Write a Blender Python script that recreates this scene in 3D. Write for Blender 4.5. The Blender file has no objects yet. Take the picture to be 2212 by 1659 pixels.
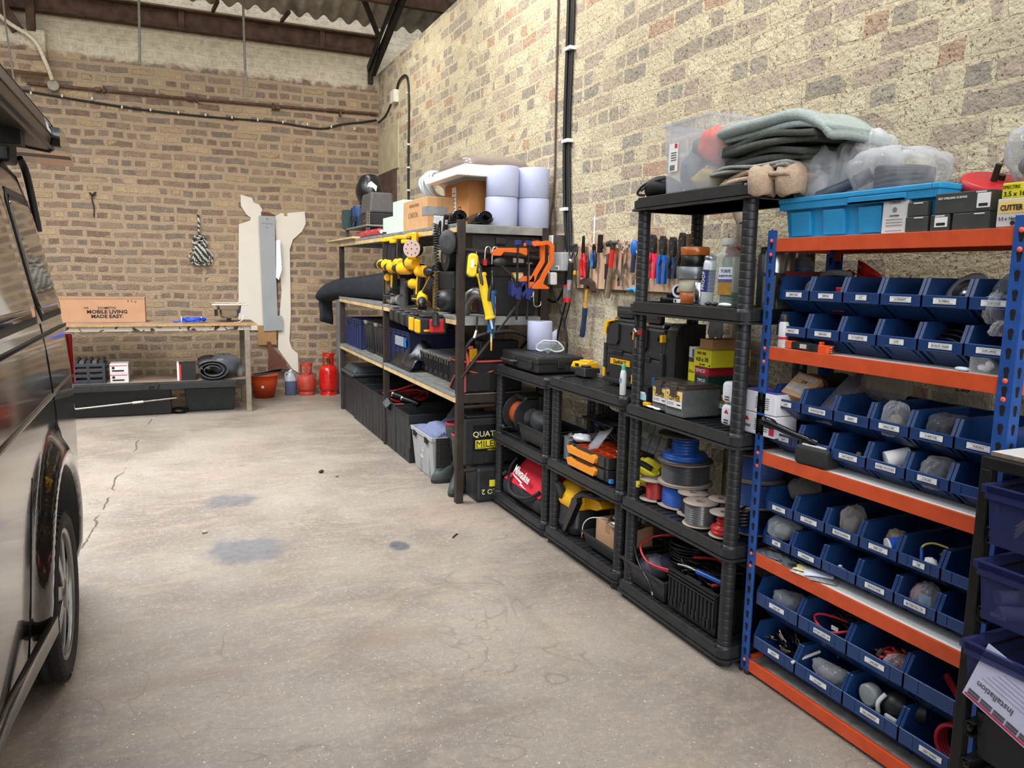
import bpy,bmesh,math,random
from mathutils import Vector,Matrix
PI=math.pi
SC=bpy.context.scene
COL=SC.collection
RX=-PI/2
# --------- materials
_M={}
def srgb(h):
 if isinstance(h,str) and len(h.lstrip('#'))==3:h=''.join(c*2 for c in h.lstrip('#'))
 if isinstance(h,str):
  h=h.lstrip('#');c=[int(h[i:i+2],16)/255 for i in (0,2,4)]
 else:c=[v/255 for v in h]
 return tuple((v/12.92 if v<=.04045 else ((v+.055)/1.055)**2.4) for v in c)+(1,)
def mat(name,col,rough=.5,metal=0,noise=.12,scale=30,bump=0,bscale=None,spec=.5,trans=0,alpha=1,coat=0,ior=1.45,emit=0):
 if name in _M:return _M[name]
 m=bpy.data.materials.new(name);m.use_nodes=True
 nt=m.node_tree;N=nt.nodes;L=nt.links;b=N['Principled BSDF']
 c=srgb(col)
 b.inputs['Base Color'].default_value=c
 b.inputs['Roughness'].default_value=rough
 b.inputs['Metallic'].default_value=metal
 b.inputs['Specular IOR Level'].default_value=spec
 b.inputs['IOR'].default_value=ior
 if trans:b.inputs['Transmission Weight'].default_value=trans
 if coat:b.inputs['Coat Weight'].default_value=coat;b.inputs['Coat Roughness'].default_value=.06
 if alpha<1:b.inputs['Alpha'].default_value=alpha
 if emit:
  b.inputs['Emission Color'].default_value=c;b.inputs['Emission Strength'].default_value=emit
 if noise or bump:
  tc=N.new('ShaderNodeTexCoord')
  nz=N.new('ShaderNodeTexNoise');nz.inputs['Scale'].default_value=scale;nz.inputs['Detail'].default_value=5
  L.new(tc.outputs['Object'],nz.inputs['Vector'])
  if noise:
   r=N.new('ShaderNodeValToRGB');e=r.color_ramp.elements
   e[0].position=.3;e[1].position=.72
   e[0].color=tuple(v*(1-noise) for v in c[:3])+(1,)
   e[1].color=tuple(min(1,v*(1+noise)+noise*.02) for v in c[:3])+(1,)
   L.new(nz.outputs['Fac'],r.inputs['Fac']);L.new(r.outputs['Color'],b.inputs['Base Color'])
  if bump:
   nb=nz
   if bscale:
    nb=N.new('ShaderNodeTexNoise');nb.inputs['Scale'].default_value=bscale;nb.inputs['Detail'].default_value=4
    L.new(tc.outputs['Object'],nb.inputs['Vector'])
   bp=N.new('ShaderNodeBump');bp.inputs['Strength'].default_value=bump;bp.inputs['Distance'].default_value=.01
   L.new(nb.outputs['Fac'],bp.inputs['Height']);L.new(bp.outputs['Normal'],b.inputs['Normal'])
 _M[name]=m
 return m
def clearmat(name,col,rough=.12,mix=.75,edge=.26):
 """thin clear plastic: mostly see-through, with a real glossy layer"""
 if name in _M:return _M[name]
 m=bpy.data.materials.new(name);m.use_nodes=True
 nt=m.node_tree;N=nt.nodes;L=nt.links
 b=N['Principled BSDF'];b.inputs['Base Color'].default_value=srgb(col);b.inputs['Roughness'].default_value=rough
 t=N.new('ShaderNodeBsdfTransparent');t.inputs['Color'].default_value=tuple(.5+.5*v for v in srgb(col)[:3])+(1,)
 fr=N.new('ShaderNodeLayerWeight');fr.inputs['Blend'].default_value=.35
 mr=N.new('ShaderNodeMapRange');mr.inputs['To Min'].default_value=(1-mix)*.42;mr.inputs['To Max'].default_value=min(.9,(1-mix)*.42+edge)
 tc=N.new('ShaderNodeTexCoord');nz=N.new('ShaderNodeTexNoise');nz.inputs['Scale'].default_value=26;nz.inputs['Detail'].default_value=6
 L.new(tc.outputs['Object'],nz.inputs['Vector'])
 bp=N.new('ShaderNodeBump');bp.inputs['Strength'].default_value=.35;bp.inputs['Distance'].default_value=.01
 L.new(nz.outputs['Fac'],bp.inputs['Height']);L.new(bp.outputs['Normal'],b.inputs['Normal'])
 mx=N.new('ShaderNodeMixShader')
 L.new(fr.outputs['Facing'],mr.inputs['Value']);L.new(mr.outputs['Result'],mx.inputs['Fac'])
 L.new(t.outputs[0],mx.inputs[1]);L.new(b.outputs[0],mx.inputs[2])
 L.new(mx.outputs[0],N['Material Output'].inputs['Surface'])
 _M[name]=m
 return m
 # --------- mesh builder
class B:
 def __init__(s,m=None,bev=0,smooth=False,seg=2):
  s.v=[];s.f=[];s.mi=[];s.sm=[];s.mats=[];s.cur=0;s.X=Matrix.Identity(4)
  s.bev=bev;s.seg=seg;s.smooth=smooth
  if m:s.m(m)
 def m(s,m):
  if m not in s.mats:s.mats.append(m)
  s.cur=s.mats.index(m);return s
 def at(s,x=0,y=0,z=0,rz=0,rx=0,ry=0,sc=1):
  s.X=Matrix.Translation((x,y,z))@Matrix.Rotation(rz,4,'Z')@Matrix.Rotation(ry,4,'Y')@Matrix.Rotation(rx,4,'X')@Matrix.Scale(sc,4)
  return s
 def home(s):s.X=Matrix.Identity(4);return s
 def add(s,vs,fs,smooth=None):
  n=len(s.v)
  s.v+=[s.X@Vector(p) for p in vs]
  for f in fs:
   s.f.append([i+n for i in f]);s.mi.append(s.cur);s.sm.append(s.smooth if smooth is None else smooth)
  return s
 def box(s,x0,x1,y0,y1,z0,z1):
  if x0>x1:x0,x1=x1,x0
  if y0>y1:y0,y1=y1,y0
  if z0>z1:z0,z1=z1,z0
  return s.add([(x0,y0,z0),(x1,y0,z0),(x1,y1,z0),(x0,y1,z0),(x0,y0,z1),(x1,y0,z1),(x1,y1,z1),(x0,y1,z1)],[(0,3,2,1),(4,5,6,7),(0,1,5,4),(1,2,6,5),(2,3,7,6),(3,0,4,7)],False)
 def cb(s,cx,cy,cz,sx,sy,sz):return s.box(cx-sx/2,cx+sx/2,cy-sy/2,cy+sy/2,cz-sz/2,cz+sz/2)
 def frus(s,b0,b1,z0,z1,t0=None,t1=None,inset=0):
  """box tapered: bottom rect b0=(x0,y0) b1=(x1,y1), top rect t0 t1"""
  t0=t0 or (b0[0]-inset,b0[1]-inset);t1=t1 or (b1[0]+inset,b1[1]+inset)
  return s.add([(b0[0],b0[1],z0),(b1[0],b0[1],z0),(b1[0],b1[1],z0),(b0[0],b1[1],z0),(t0[0],t0[1],z1),(t1[0],t0[1],z1),(t1[0],t1[1],z1),(t0[0],t1[1],z1)],[(0,3,2,1),(4,5,6,7),(0,1,5,4),(1,2,6,5),(2,3,7,6),(3,0,4,7)],False)
 def tray(s,x0,x1,y0,y1,z0,z1,t=.003,taper=0,rim=0,rimh=.008):
  """open-top box with real wall thickness; wider at the top by taper"""
  a=taper
  o0=[(x0,y0,z0),(x1,y0,z0),(x1,y1,z0),(x0,y1,z0)]
  o1=[(x0-a,y0-a,z1),(x1+a,y0-a,z1),(x1+a,y1+a,z1),(x0-a,y1+a,z1)]
  i1=[(x0-a+t,y0-a+t,z1),(x1+a-t,y0-a+t,z1),(x1+a-t,y1+a-t,z1),(x0-a+t,y1+a-t,z1)]
  i0=[(x0+t,y0+t,z0+t),(x1-t,y0+t,z0+t),(x1-t,y1-t,z0+t),(x0+t,y1-t,z0+t)]
  f=[(0,3,2,1)]
  for k in range(4):
   j=(k+1)%4
   f+=[(k,j,4+j,4+k),(4+k,4+j,8+j,8+k),(8+k,8+j,12+j,12+k)]
  f+=[(12,13,14,15)]
  s.add(o0+o1+i1+i0,f,False)
  if rim:
   r=rim;zz=z1-rimh
   s.ring((x0-a,y0-a),(x1+a,y1+a),zz,z1,r)
  return s
 def ring(s,a,b,z0,z1,r,inner=.002):
  x0,y0=a;x1,y1=b
  s.box(x0-r,x1+r,y0-r,y0+inner,z0,z1);s.box(x0-r,x1+r,y1-inner,y1+r,z0,z1)
  s.box(x0-r,x0+inner,y0+inner,y1-inner,z0,z1);s.box(x1-inner,x1+r,y0+inner,y1-inner,z0,z1)
  return s
 def rings(s,R,smooth=True,cap0=True,cap1=True,close=False):
  n=len(R[0]);vs=[p for r in R for p in r];fs=[]
  m=len(R)
  for k in range(m if close else m-1):
   k2=(k+1)%m
   for i in range(n):
    j=(i+1)%n;fs.append((k*n+i,k*n+j,k2*n+j,k2*n+i))
  s.add(vs,fs,smooth)
  if not close:
   if cap0:s.add(R[0],[tuple(range(n))[::-1]],False)
   if cap1:s.add(R[-1],[tuple(range(n))],False)
  return s
 def lathe(s,prof,n=24,smooth=True,cap=True,x=0,y=0,sx=1,sy=1):
  R=[[(x+r*sx*math.cos(2*PI*i/n),y+r*sy*math.sin(2*PI*i/n),z) for i in range(n)] for r,z in prof]
  return s.rings(R,smooth,cap,cap)
 def cyl(s,p0,p1,r0,r1=None,n=14,smooth=True,caps=True):
  r1=r0 if r1 is None else r1
  p0=Vector(p0);p1=Vector(p1);d=(p1-p0).normalized()
  u=d.orthogonal().normalized();w=d.cross(u)
  R=[[p+(u*math.cos(2*PI*i/n)+w*math.sin(2*PI*i/n))*r for i in range(n)] for p,r in ((p0,r0),(p1,r1))]
  return s.rings(R,smooth,caps,caps)
 def tube(s,pts,r,n=8,sub=0,closed=False,caps=True,flat=1):
  P=[Vector(p) for p in pts]
  if sub:P=cr(P,sub,closed)
  m=len(P);R=[];u=None
  for k in range(m):
   a=P[(k-1)%m] if (k or closed) else P[0];b=P[(k+1)%m] if (k<m-1 or closed) else P[-1]
   d=(b-a)
   d=d.normalized() if d.length>1e-9 else Vector((0,0,1))
   if u is None:u=d.orthogonal().normalized()
   u=(u-d*u.dot(d))
   u=u.normalized() if u.length>1e-6 else d.orthogonal().normalized()
   w=d.cross(u);rr=r[min(k*len(r)//m,len(r)-1)] if isinstance(r,(list,tuple)) else r
   R.append([P[k]+(u*math.cos(2*PI*i/n)+w*flat*math.sin(2*PI*i/n))*rr for i in range(n)])
  return s.rings(R,True,caps,caps,closed)
 def bar(s,p0,p1,w,h=None):
  """square bar between two points"""
  h=h or w;p0=Vector(p0);p1=Vector(p1);d=(p1-p0).normalized()
  up=Vector((0,0,1)) if abs(d.z)<.95 else Vector((0,1,0))
  u=d.cross(up).normalized();v=u.cross(d)
  q=[(-1,-1),(1,-1),(1,1),(-1,1)]
  R=[[p+u*a*w/2+v*b*h/2 for a,b in q] for p in (p0,p1)]
  return s.rings(R,False)
 def prism(s,poly,axis,t0,t1,smooth=False):
  """extrude 2D polygon: axis 'x' -> poly is (y,z); 'y' -> (x,z); 'z' -> (x,y)"""
  def P(p,t):return {'x':(t,p[0],p[1]),'y':(p[0],t,p[1]),'z':(p[0],p[1],t)}[axis]
  n=len(poly);vs=[P(p,t0) for p in poly]+[P(p,t1) for p in poly]
  fs=[tuple(range(n))[::-1],tuple(range(n,2*n))]
  s.add(vs,fs,False)
  s.add(vs,[(i,(i+1)%n,n+(i+1)%n,n+i) for i in range(n)],smooth)
  return s
 def ell(s,c,r,n=16,m=10,jit=0,seed=0,pw=1):
  rnd=random.Random(seed);R=[]
  if not isinstance(r,(tuple,list)):r=(r,r,r)
  ph=[rnd.uniform(0,6.28) for _ in range(6)]
  for k in range(m+1):
   t=-PI/2+PI*k/m;row=[]
   for i in range(n):
    a=2*PI*i/n;q=1
    if jit:q=1+jit*(math.sin(3*a+ph[0]+2*t)+math.sin(5*t+ph[1]+a*2)+.6*math.sin(7*a+ph[2])*math.cos(4*t+ph[3]))/2
    ct=math.cos(t);st=math.sin(t);ca=math.cos(a);sa=math.sin(a)
    if pw!=1:
     f=lambda v:math.copysign(abs(v)**pw,v)
     ct,st,ca,sa=f(ct),f(st),f(ca),f(sa)
    row.append((c[0]+r[0]*q*ct*ca,c[1]+r[1]*q*ct*sa,c[2]+r[2]*q*st))
   R.append(row)
  return s.rings(R,True)
 def rbox(s,x0,x1,y0,y1,z0,z1,r,n=3):
  """box with vertical corners rounded"""
  return s.prism(rrect(x0,x1,y0,y1,r,n),'z',z0,z1,True)
 def sheet(s,P,th=.002,smooth=True):
  """thick sheet from a 2D array of points P[i][j]"""
  a=len(P);b=len(P[0])
  V=[[Vector(p) for p in r] for r in P];nrm=[]
  for i in range(a):
   for j in range(b):
    du=V[min(i+1,a-1)][j]-V[max(i-1,0)][j];dv=V[i][min(j+1,b-1)]-V[i][max(j-1,0)]
    q=du.cross(dv);nrm.append(q.normalized() if q.length>1e-12 else Vector((0,0,1)))
  top=[V[i][j]+nrm[i*b+j]*th/2 for i in range(a) for j in range(b)]
  bot=[V[i][j]-nrm[i*b+j]*th/2 for i in range(a) for j in range(b)]
  N=a*b;fs=[]
  for i in range(a-1):
   for j in range(b-1):
    q=(i*b+j,(i+1)*b+j,(i+1)*b+j+1,i*b+j+1)
    fs+=[q,tuple(N+k for k in q[::-1])]
  for i in range(a-1):
   fs+=[(i*b,N+i*b,N+(i+1)*b,(i+1)*b),((i+1)*b+b-1,N+(i+1)*b+b-1,N+i*b+b-1,i*b+b-1)]
  for j in range(b-1):
   fs+=[(j+1,N+j+1,N+j,j),((a-1)*b+j,N+(a-1)*b+j,N+(a-1)*b+j+1,(a-1)*b+j+1)]
  return s.add(top+bot,fs,smooth)
 def text(s,txt,size,x=0,z=0,y=0,th=.0006,sx=1,align='CENTER',bold=0):
  """lettering standing in the local xz plane facing -y, centred at x,z"""
  vs,fs=text_geo(txt,bold)
  xs=[v[0] for v in vs]
  if not vs:return s
  w=max(xs)-min(xs);ox={'CENTER':(max(xs)+min(xs))/2,'LEFT':min(xs),'RIGHT':max(xs)}[align]
  s.add([(x+(v[0]-ox)*size*sx,y-th*(1 if v[2]>0 else 0),z+(v[1]-.34)*size) for v in vs],fs,False)
  return s
 def mesh(s,name):
  me=bpy.data.meshes.new(name)
  me.from_pydata([tuple(v) for v in s.v],[],s.f)
  for m in s.mats:me.materials.append(m)
  me.polygons.foreach_set('material_index',s.mi)
  me.polygons.foreach_set('use_smooth',s.sm)
  me.update()
  return me
_TG={}
def text_geo(txt,bold=0):
 k=(txt,bold)
 if k in _TG:return _TG[k]
 cu=bpy.data.curves.new('t','FONT');cu.body=txt;cu.size=1;cu.extrude=.5;cu.offset=bold;cu.resolution_u=2
 ob=bpy.data.objects.new('t',cu);COL.objects.link(ob)
 bpy.context.view_layer.update()
 me=bpy.data.meshes.new_from_object(ob.evaluated_get(bpy.context.evaluated_depsgraph_get()))
 r=([tuple(v.co) for v in me.vertices],[tuple(p.vertices) for p in me.polygons])
 bpy.data.objects.remove(ob);bpy.data.curves.remove(cu);bpy.data.meshes.remove(me)
 _TG[k]=r
 return r
def cr(P,sub,closed=False):
 out=[];n=len(P)
 for k in range(n if closed else n-1):
  g=(lambda i:P[i%n]) if closed else (lambda i:P[max(0,min(n-1,i))])
  p0,p1,p2,p3=g(k-1),g(k),g(k+1),g(k+2)
  for t in range(sub):
   u=t/sub
   out.append(.5*((2*p1)+(p2-p0)*u+(2*p0-5*p1+4*p2-p3)*u*u+(3*p1-p0-3*p2+p3)*u**3))
 if not closed:out.append(P[-1])
 return out
def rrect(x0,x1,y0,y1,r,n=3):
 out=[]
 for cx,cy,a0 in ((x1-r,y0+r,-PI/2),(x1-r,y1-r,0),(x0+r,y1-r,PI/2),(x0+r,y0+r,PI)):
  for k in range(n+1):
   a=a0+PI/2*k/n;out.append((cx+r*math.cos(a),cy+r*math.sin(a)))
 return out
def circ(cx,cy,r,n=12,a0=0,a1=2*PI):
 full=abs(a1-a0-2*PI)<1e-6
 return [(cx+r*math.cos(a0+(a1-a0)*k/(n if full else n-1)),cy+r*math.sin(a0+(a1-a0)*k/(n if full else n-1))) for k in range(n)]
 # --------- objects
def link(name,b,parent=None,label=None):
 o=bpy.data.objects.new(name,b.mesh(name));COL.objects.link(o)
 if parent:o.parent=parent
 if b.bev:
  md=o.modifiers.new('bevel','BEVEL');md.width=b.bev;md.segments=b.seg;md.limit_method='ANGLE';md.angle_limit=.6
  md.harden_normals=False
 if label:o['label']=label
 return o
SPLIT={'clip':'clip','cable_tie':'cable_tie','flanges':'flange','faceplate':'faceplate','awning_bracket':'awning_bracket','hand_hole':'hand_hole','latch':'latch','slot':'slot','symbols':'symbol','dividers':'divider','handles':'handle','yellow_trim':'corner_trim','rivets':'rivet','ends':'end_cap','tie':'tie','screw':'screw','wire':'wire','pocket':'pocket','foot':'foot','wires':'wire','dust_holes':'dust_hole','pipes':'pipe','lens':'lens','ribs':'rib','jaws':'jaw','teeth':'teeth'}
def islands(b):
 par=list(range(len(b.v)))
 def find(i):
  while par[i]!=i:par[i]=par[par[i]];i=par[i]
  return i
 key={}
 for i,v in enumerate(b.v):
  k=(round(v[0],5),round(v[1],5),round(v[2],5))
  if k in key:par[find(i)]=find(key[k])
  else:key[k]=i
 for f in b.f:
  r=find(f[0])
  for i in f[1:]:par[find(i)]=r
 grp={}
 for i in range(len(b.v)):grp.setdefault(find(i),[]).append(i)
 G=[]
 for ids in grp.values():
  lo=[min(b.v[i][k] for i in ids) for k in range(3)];hi=[max(b.v[i][k] for i in ids) for k in range(3)]
  G.append([set(ids),lo,hi])
 ch=True
 while ch:
  ch=False
  for a in range(len(G)):
   for c in range(a+1,len(G)):
    if all(G[a][1][k]<=G[c][2][k]+1e-4 and G[c][1][k]<=G[a][2][k]+1e-4 for k in range(3)):
     G[a][0]|=G[c][0];G[a][1]=[min(x,y) for x,y in zip(G[a][1],G[c][1])];G[a][2]=[max(x,y) for x,y in zip(G[a][2],G[c][2])]
     G.pop(c);ch=True;break
   if ch:break
 out=[]
 for ids,lo,hi in G:
  n=B(None,b.bev,b.smooth,b.seg);n.mats=b.mats;mp={}
  for i in sorted(ids):mp[i]=len(n.v);n.v.append(b.v[i])
  for f,mi,sm in zip(b.f,b.mi,b.sm):
   if f[0] in ids:n.f.append([mp[i] for i in f]);n.mi.append(mi);n.sm.append(sm)
  out.append(n)
 return out
def parts(root,P):
 """P: list of (name, B[, subparts[, label]])"""
 Q=[]
 for p in P:
  if p[0] in SPLIT and len(p[1].v)<40000 and not (len(p)>2 and p[2]):
   for n in islands(p[1]):Q.append((SPLIT[p[0]],n)+tuple(p[2:]))
  else:Q.append(p)
 for p in Q:
  o=link(p[0],p[1],root,p[3] if len(p)>3 else None)
  if len(p)>2 and p[2]:parts(o,p[2])
def thing(name,label,cat,P,loc=(0,0,0),rz=0,group=None,rx=0,ry=0,sc=1):
 """P is either one B (a single-mesh thing) or a list of parts under an Empty"""
 if isinstance(P,B):o=link(name,P)
 else:
  o=bpy.data.objects.new(name,None);COL.objects.link(o);o.empty_display_size=.05
  parts(o,P)
 o.location=loc;o.rotation_euler=(rx,ry,rz);o.scale=(sc,sc,sc)
 o['label']=label;o['category']=cat
 if group:o['group']=group
 return o
def dup(src,label,loc=None,rz=None,group=None,sc=None):
 def cp(o,par):
  c=o.copy();COL.objects.link(c);c.parent=par
  for ch in list(o.children):cp(ch,c)
  return c
 c=cp(src,None)
 c['label']=label
 if loc is not None:c.location=loc
 if rz is not None:c.rotation_euler=(c.rotation_euler[0],c.rotation_euler[1],rz)
 if sc is not None:c.scale=sc if isinstance(sc,tuple) else (sc,sc,sc)
 if group:c['group']=group
 return c
def structure(name,b):
 o=link(name,b);o['kind']='structure';return o
 # --------- brick, concrete, roof materials
def brick_mat(name,axes,palette,mortar,course=.096,width=.255,msize=.016,smear=.5,pits=.5,paint=None,seed=0,bump=.6,soft=.3,rim=.6):
 m=bpy.data.materials.new(name);m.use_nodes=True
 nt=m.node_tree;N=nt.nodes;L=nt.links;b=N['Principled BSDF']
 b.inputs['Roughness'].default_value=.92;b.inputs['Specular IOR Level'].default_value=.2
 tc=N.new('ShaderNodeTexCoord');sep=N.new('ShaderNodeSeparateXYZ');L.new(tc.outputs['Object'],sep.inputs[0])
 def noise(scale,detail=4,vec=None,dist=0,rough=.55):
  n=N.new('ShaderNodeTexNoise');n.inputs['Scale'].default_value=scale;n.inputs['Detail'].default_value=detail
  n.inputs['Distortion'].default_value=dist;n.inputs['Roughness'].default_value=rough
  L.new(vec or tc.outputs['Object'],n.inputs['Vector']);return n
 def math_(op,a,bb,clamp=False):
  q=N.new('ShaderNodeMath');q.operation=op;q.use_clamp=clamp
  for i,v in enumerate((a,bb)):
   if v is None:continue
   if isinstance(v,(int,float)):q.inputs[i].default_value=v
   else:L.new(v,q.inputs[i])
  return q.outputs[0]
 def mix(f,a,c,mode='MIX'):
  q=N.new('ShaderNodeMix');q.data_type='RGBA';q.blend_type=mode
  for i,v in ((0,f),(6,a),(7,c)):
   if isinstance(v,(int,float)):q.inputs[i].default_value=v
   elif isinstance(v,tuple):q.inputs[i].default_value=v
   else:L.new(v,q.inputs[i])
  return q.outputs[2]
 def ramp(src,stops,interp='LINEAR'):
  r=N.new('ShaderNodeValToRGB');r.color_ramp.interpolation=interp
  e=r.color_ramp.elements
  while len(e)>1:e.remove(e[-1])
  e[0].position=stops[0][0];e[0].color=stops[0][1]
  for p,c in stops[1:]:
   x=e.new(p);x.color=c
  L.new(src,r.inputs['Fac']);return r.outputs['Color']
 U,V=sep.outputs[axes[0]],sep.outputs[axes[1]]
 w1=noise(2.2,2);w2=noise(9,3)
 s1=N.new('ShaderNodeSeparateColor');L.new(w1.outputs['Color'],s1.inputs[0])
 s2=N.new('ShaderNodeSeparateColor');L.new(w2.outputs['Color'],s2.inputs[0])
 u=math_('ADD',U,math_('ADD',math_('MULTIPLY',s1.outputs[0],.09),math_('MULTIPLY',s2.outputs[0],.035)))
 v=math_('ADD',V,math_('ADD',math_('MULTIPLY',s1.outputs[1],.05),math_('MULTIPLY',s2.outputs[1],.02)))
 cx=N.new('ShaderNodeCombineXYZ');L.new(u,cx.inputs[0]);L.new(v,cx.inputs[1])
 br=N.new('ShaderNodeTexBrick');L.new(cx.outputs[0],br.inputs['Vector'])
 br.inputs['Scale'].default_value=1;br.inputs['Brick Width'].default_value=width;br.inputs['Row Height'].default_value=course
 br.inputs['Mortar Size'].default_value=msize;br.inputs['Mortar Smooth'].default_value=.55;br.inputs['Bias'].default_value=0
 br.offset=.5;br.squash=.52;br.squash_frequency=3
 br.inputs['Color1'].default_value=(0,0,0,1);br.inputs['Color2'].default_value=(1,1,1,1);br.inputs['Mortar'].default_value=(.5,.5,.5,1)
 rnd=N.new('ShaderNodeSeparateColor');L.new(br.outputs['Color'],rnd.inputs[0])
 big=noise(.55,2)
 pick=math_('ADD',rnd.outputs[0],math_('MULTIPLY',math_('SUBTRACT',big.outputs['Fac'],.5),.5),True)
 n=len(palette)
 col=ramp(pick,[(i/n,srgb(c)) for i,c in enumerate(palette)],'CONSTANT')
 v1=noise(22,5,dist=.6)
 col=mix(math_('MULTIPLY',v1.outputs['Fac'],.75),col,ramp(noise(14,4).outputs['Fac'],[(.3,srgb(palette[0])),(.7,srgb(mortar))]))
 sm=noise(16,6,dist=.8,rough=.65)
 mk=math_('ADD',br.outputs['Fac'],math_('MULTIPLY',math_('SUBTRACT',sm.outputs['Fac'],.5),smear*2.4))
 smb=noise(3.1,3)
 mk=math_('ADD',mk,math_('MULTIPLY',math_('SUBTRACT',smb.outputs['Fac'],.5),smear*2.2))
 mr=N.new('ShaderNodeMapRange');mr.inputs['From Min'].default_value=.28;mr.inputs['From Max'].default_value=.5
 L.new(mk,mr.inputs['Value'])
 col=mix(soft,col,srgb(mortar))
 mcol=mix(noise(5,5).outputs['Fac'],srgb(mortar),tuple(min(1,q*1.28) for q in srgb(mortar)[:3])+(1,))
 mcol=mix(math_('MULTIPLY',noise(60,3).outputs['Fac'],.35),mcol,tuple(q*.55 for q in srgb(mortar)[:3])+(1,))
 out=mix(mr.outputs[0],col,mcol)
 rg=math_('SUBTRACT',1,math_('ABSOLUTE',math_('MULTIPLY',math_('SUBTRACT',mr.outputs[0],.5),2),None))
 out=mix(math_('MULTIPLY',rg,rim),out,tuple(min(1,q*1.7) for q in srgb(mortar)[:3])+(1,))
 pit=ramp(noise(75,3,dist=.3).outputs['Fac'],[(.30,(1,1,1,1)),(.37,(0,0,0,1))])
 out=mix(math_('MULTIPLY',pit,pits),out,srgb('#3a2e26'))
 if paint:
  z0,pc,am=paint
  e=math_('ADD',V,math_('MULTIPLY',math_('SUBTRACT',w2.outputs['Fac'],.5),.25))
  k=N.new('ShaderNodeMapRange');k.inputs['From Min'].default_value=z0;k.inputs['From Max'].default_value=z0+.06
  L.new(e,k.inputs['Value'])
  out=mix(math_('MULTIPLY',k.outputs[0],math_('MULTIPLY',noise(12,5).outputs['Fac'],am)),out,srgb(pc))
 L.new(out,b.inputs['Base Color'])
 bp=N.new('ShaderNodeBump');bp.inputs['Strength'].default_value=bump;bp.inputs['Distance'].default_value=.018
 hgt=math_('ADD',math_('MULTIPLY',mr.outputs[0],-.6),math_('MULTIPLY',noise(45,6).outputs['Fac'],.9))
 hgt=math_('ADD',hgt,math_('MULTIPLY',pit,-.8))
 L.new(hgt,bp.inputs['Height']);L.new(bp.outputs['Normal'],b.inputs['Normal'])
 return m
def floor_mat():
 m=bpy.data.materials.new('concrete_floor');m.use_nodes=True
 nt=m.node_tree;N=nt.nodes;L=nt.links;b=N['Principled BSDF']
 b.inputs['Specular IOR Level'].default_value=.42
 tc=N.new('ShaderNodeTexCoord');P=tc.outputs['Object']
 def noise(scale,detail=4,vec=None,dist=0,rough=.55):
  n=N.new('ShaderNodeTexNoise');n.inputs['Scale'].default_value=scale;n.inputs['Detail'].default_value=detail
  n.inputs['Distortion'].default_value=dist;n.inputs['Roughness'].default_value=rough
  L.new(vec or P,n.inputs['Vector']);return n.outputs['Fac']
 def mth(op,a,bb=None,clamp=False):
  q=N.new('ShaderNodeMath');q.operation=op;q.use_clamp=clamp
  for i,v in enumerate((a,bb)):
   if v is None:continue
   if isinstance(v,(int,float)):q.inputs[i].default_value=v
   else:L.new(v,q.inputs[i])
  return q.outputs[0]
 def mix(f,a,c,mode='MIX'):
  q=N.new('ShaderNodeMix');q.data_type='RGBA';q.blend_type=mode
  for i,v in ((0,f),(6,a),(7,c)):
   if isinstance(v,(int,float)):q.inputs[i].default_value=v
   elif isinstance(v,tuple):q.inputs[i].default_value=v
   else:L.new(v,q.inputs[i])
  return q.outputs[2]
 def mr(v,a,bb,c=0,d=1):
  q=N.new('ShaderNodeMapRange');q.inputs['From Min'].default_value=a;q.inputs['From Max'].default_value=bb
  q.inputs['To Min'].default_value=c;q.inputs['To Max'].default_value=d;q.interpolation_type='SMOOTHSTEP'
  L.new(v,q.inputs['Value']);return q.outputs[0]
 mp=N.new('ShaderNodeMapping');mp.inputs['Scale'].default_value=(1,2.4,1);L.new(P,mp.inputs['Vector'])
 c=mix(mr(noise(1.1,5,dist=.5),.3,.7),srgb('#7b7167'),srgb('#968d81'))
 c=mix(mth('MULTIPLY',mr(noise(3.3,6,mp.outputs[0],1.2),.45,.7),.5),c,srgb('#a2917f'))
 c=mix(mth('MULTIPLY',mr(noise(.7,3,dist=1),.5,.75),.45),c,srgb('#a08878'))
 c=mix(mth('MULTIPLY',mr(noise(38,5,rough=.7),.5,.62),.22),c,srgb('#b9b1a4'))
 c=mix(mth('MULTIPLY',mr(noise(110,3,rough=.7),.60,.66),.7),c,srgb('#5b5048'))
 c=mix(mth('MULTIPLY',mr(noise(70,3,rough=.6),.66,.70),.8),c,srgb('#e2ddd2'))
 rid=mth('ABSOLUTE',mth('SUBTRACT',noise(1.5,2,dist=2.2),.5))
 c=mix(mth('MULTIPLY',mr(rid,.012,0),mth('MULTIPLY',mr(noise(1.2,2),.45,.6),.42)),c,srgb('#65584c'))
 rid2=mth('ABSOLUTE',mth('SUBTRACT',noise(.9,3,mp.outputs[0],3),.47))
 c=mix(mth('MULTIPLY',mr(rid2,.008,0),.22),c,srgb('#7b6a5c'))
 sep=N.new('ShaderNodeSeparateXYZ');L.new(P,sep.inputs[0])
 wob=mth('MULTIPLY',mth('SUBTRACT',noise(7,5),.5),.5)
 def spot(x,y,rx,ry,col,amt,edge=.5):
  nonlocal c
  dx=mth('DIVIDE',mth('SUBTRACT',sep.outputs[0],x),rx);dy=mth('DIVIDE',mth('SUBTRACT',sep.outputs[1],y),ry)
  d=mth('ADD',mth('SQRT',mth('ADD',mth('MULTIPLY',dx,dx),mth('MULTIPLY',dy,dy))),mth('MULTIPLY',wob,2.4))
  k=mth('MULTIPLY',mr(d,1,edge),mth('MULTIPLY',mth('ADD',noise(20,4),.45),amt))
  c=mix(k,c,srgb(col))
 spot(.30,5.35,.22,.20,'#5f6064',.75);spot(.33,4.35,.27,.28,'#63656a',.8);spot(1.13,4.12,.07,.10,'#4c4f56',.9)
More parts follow.
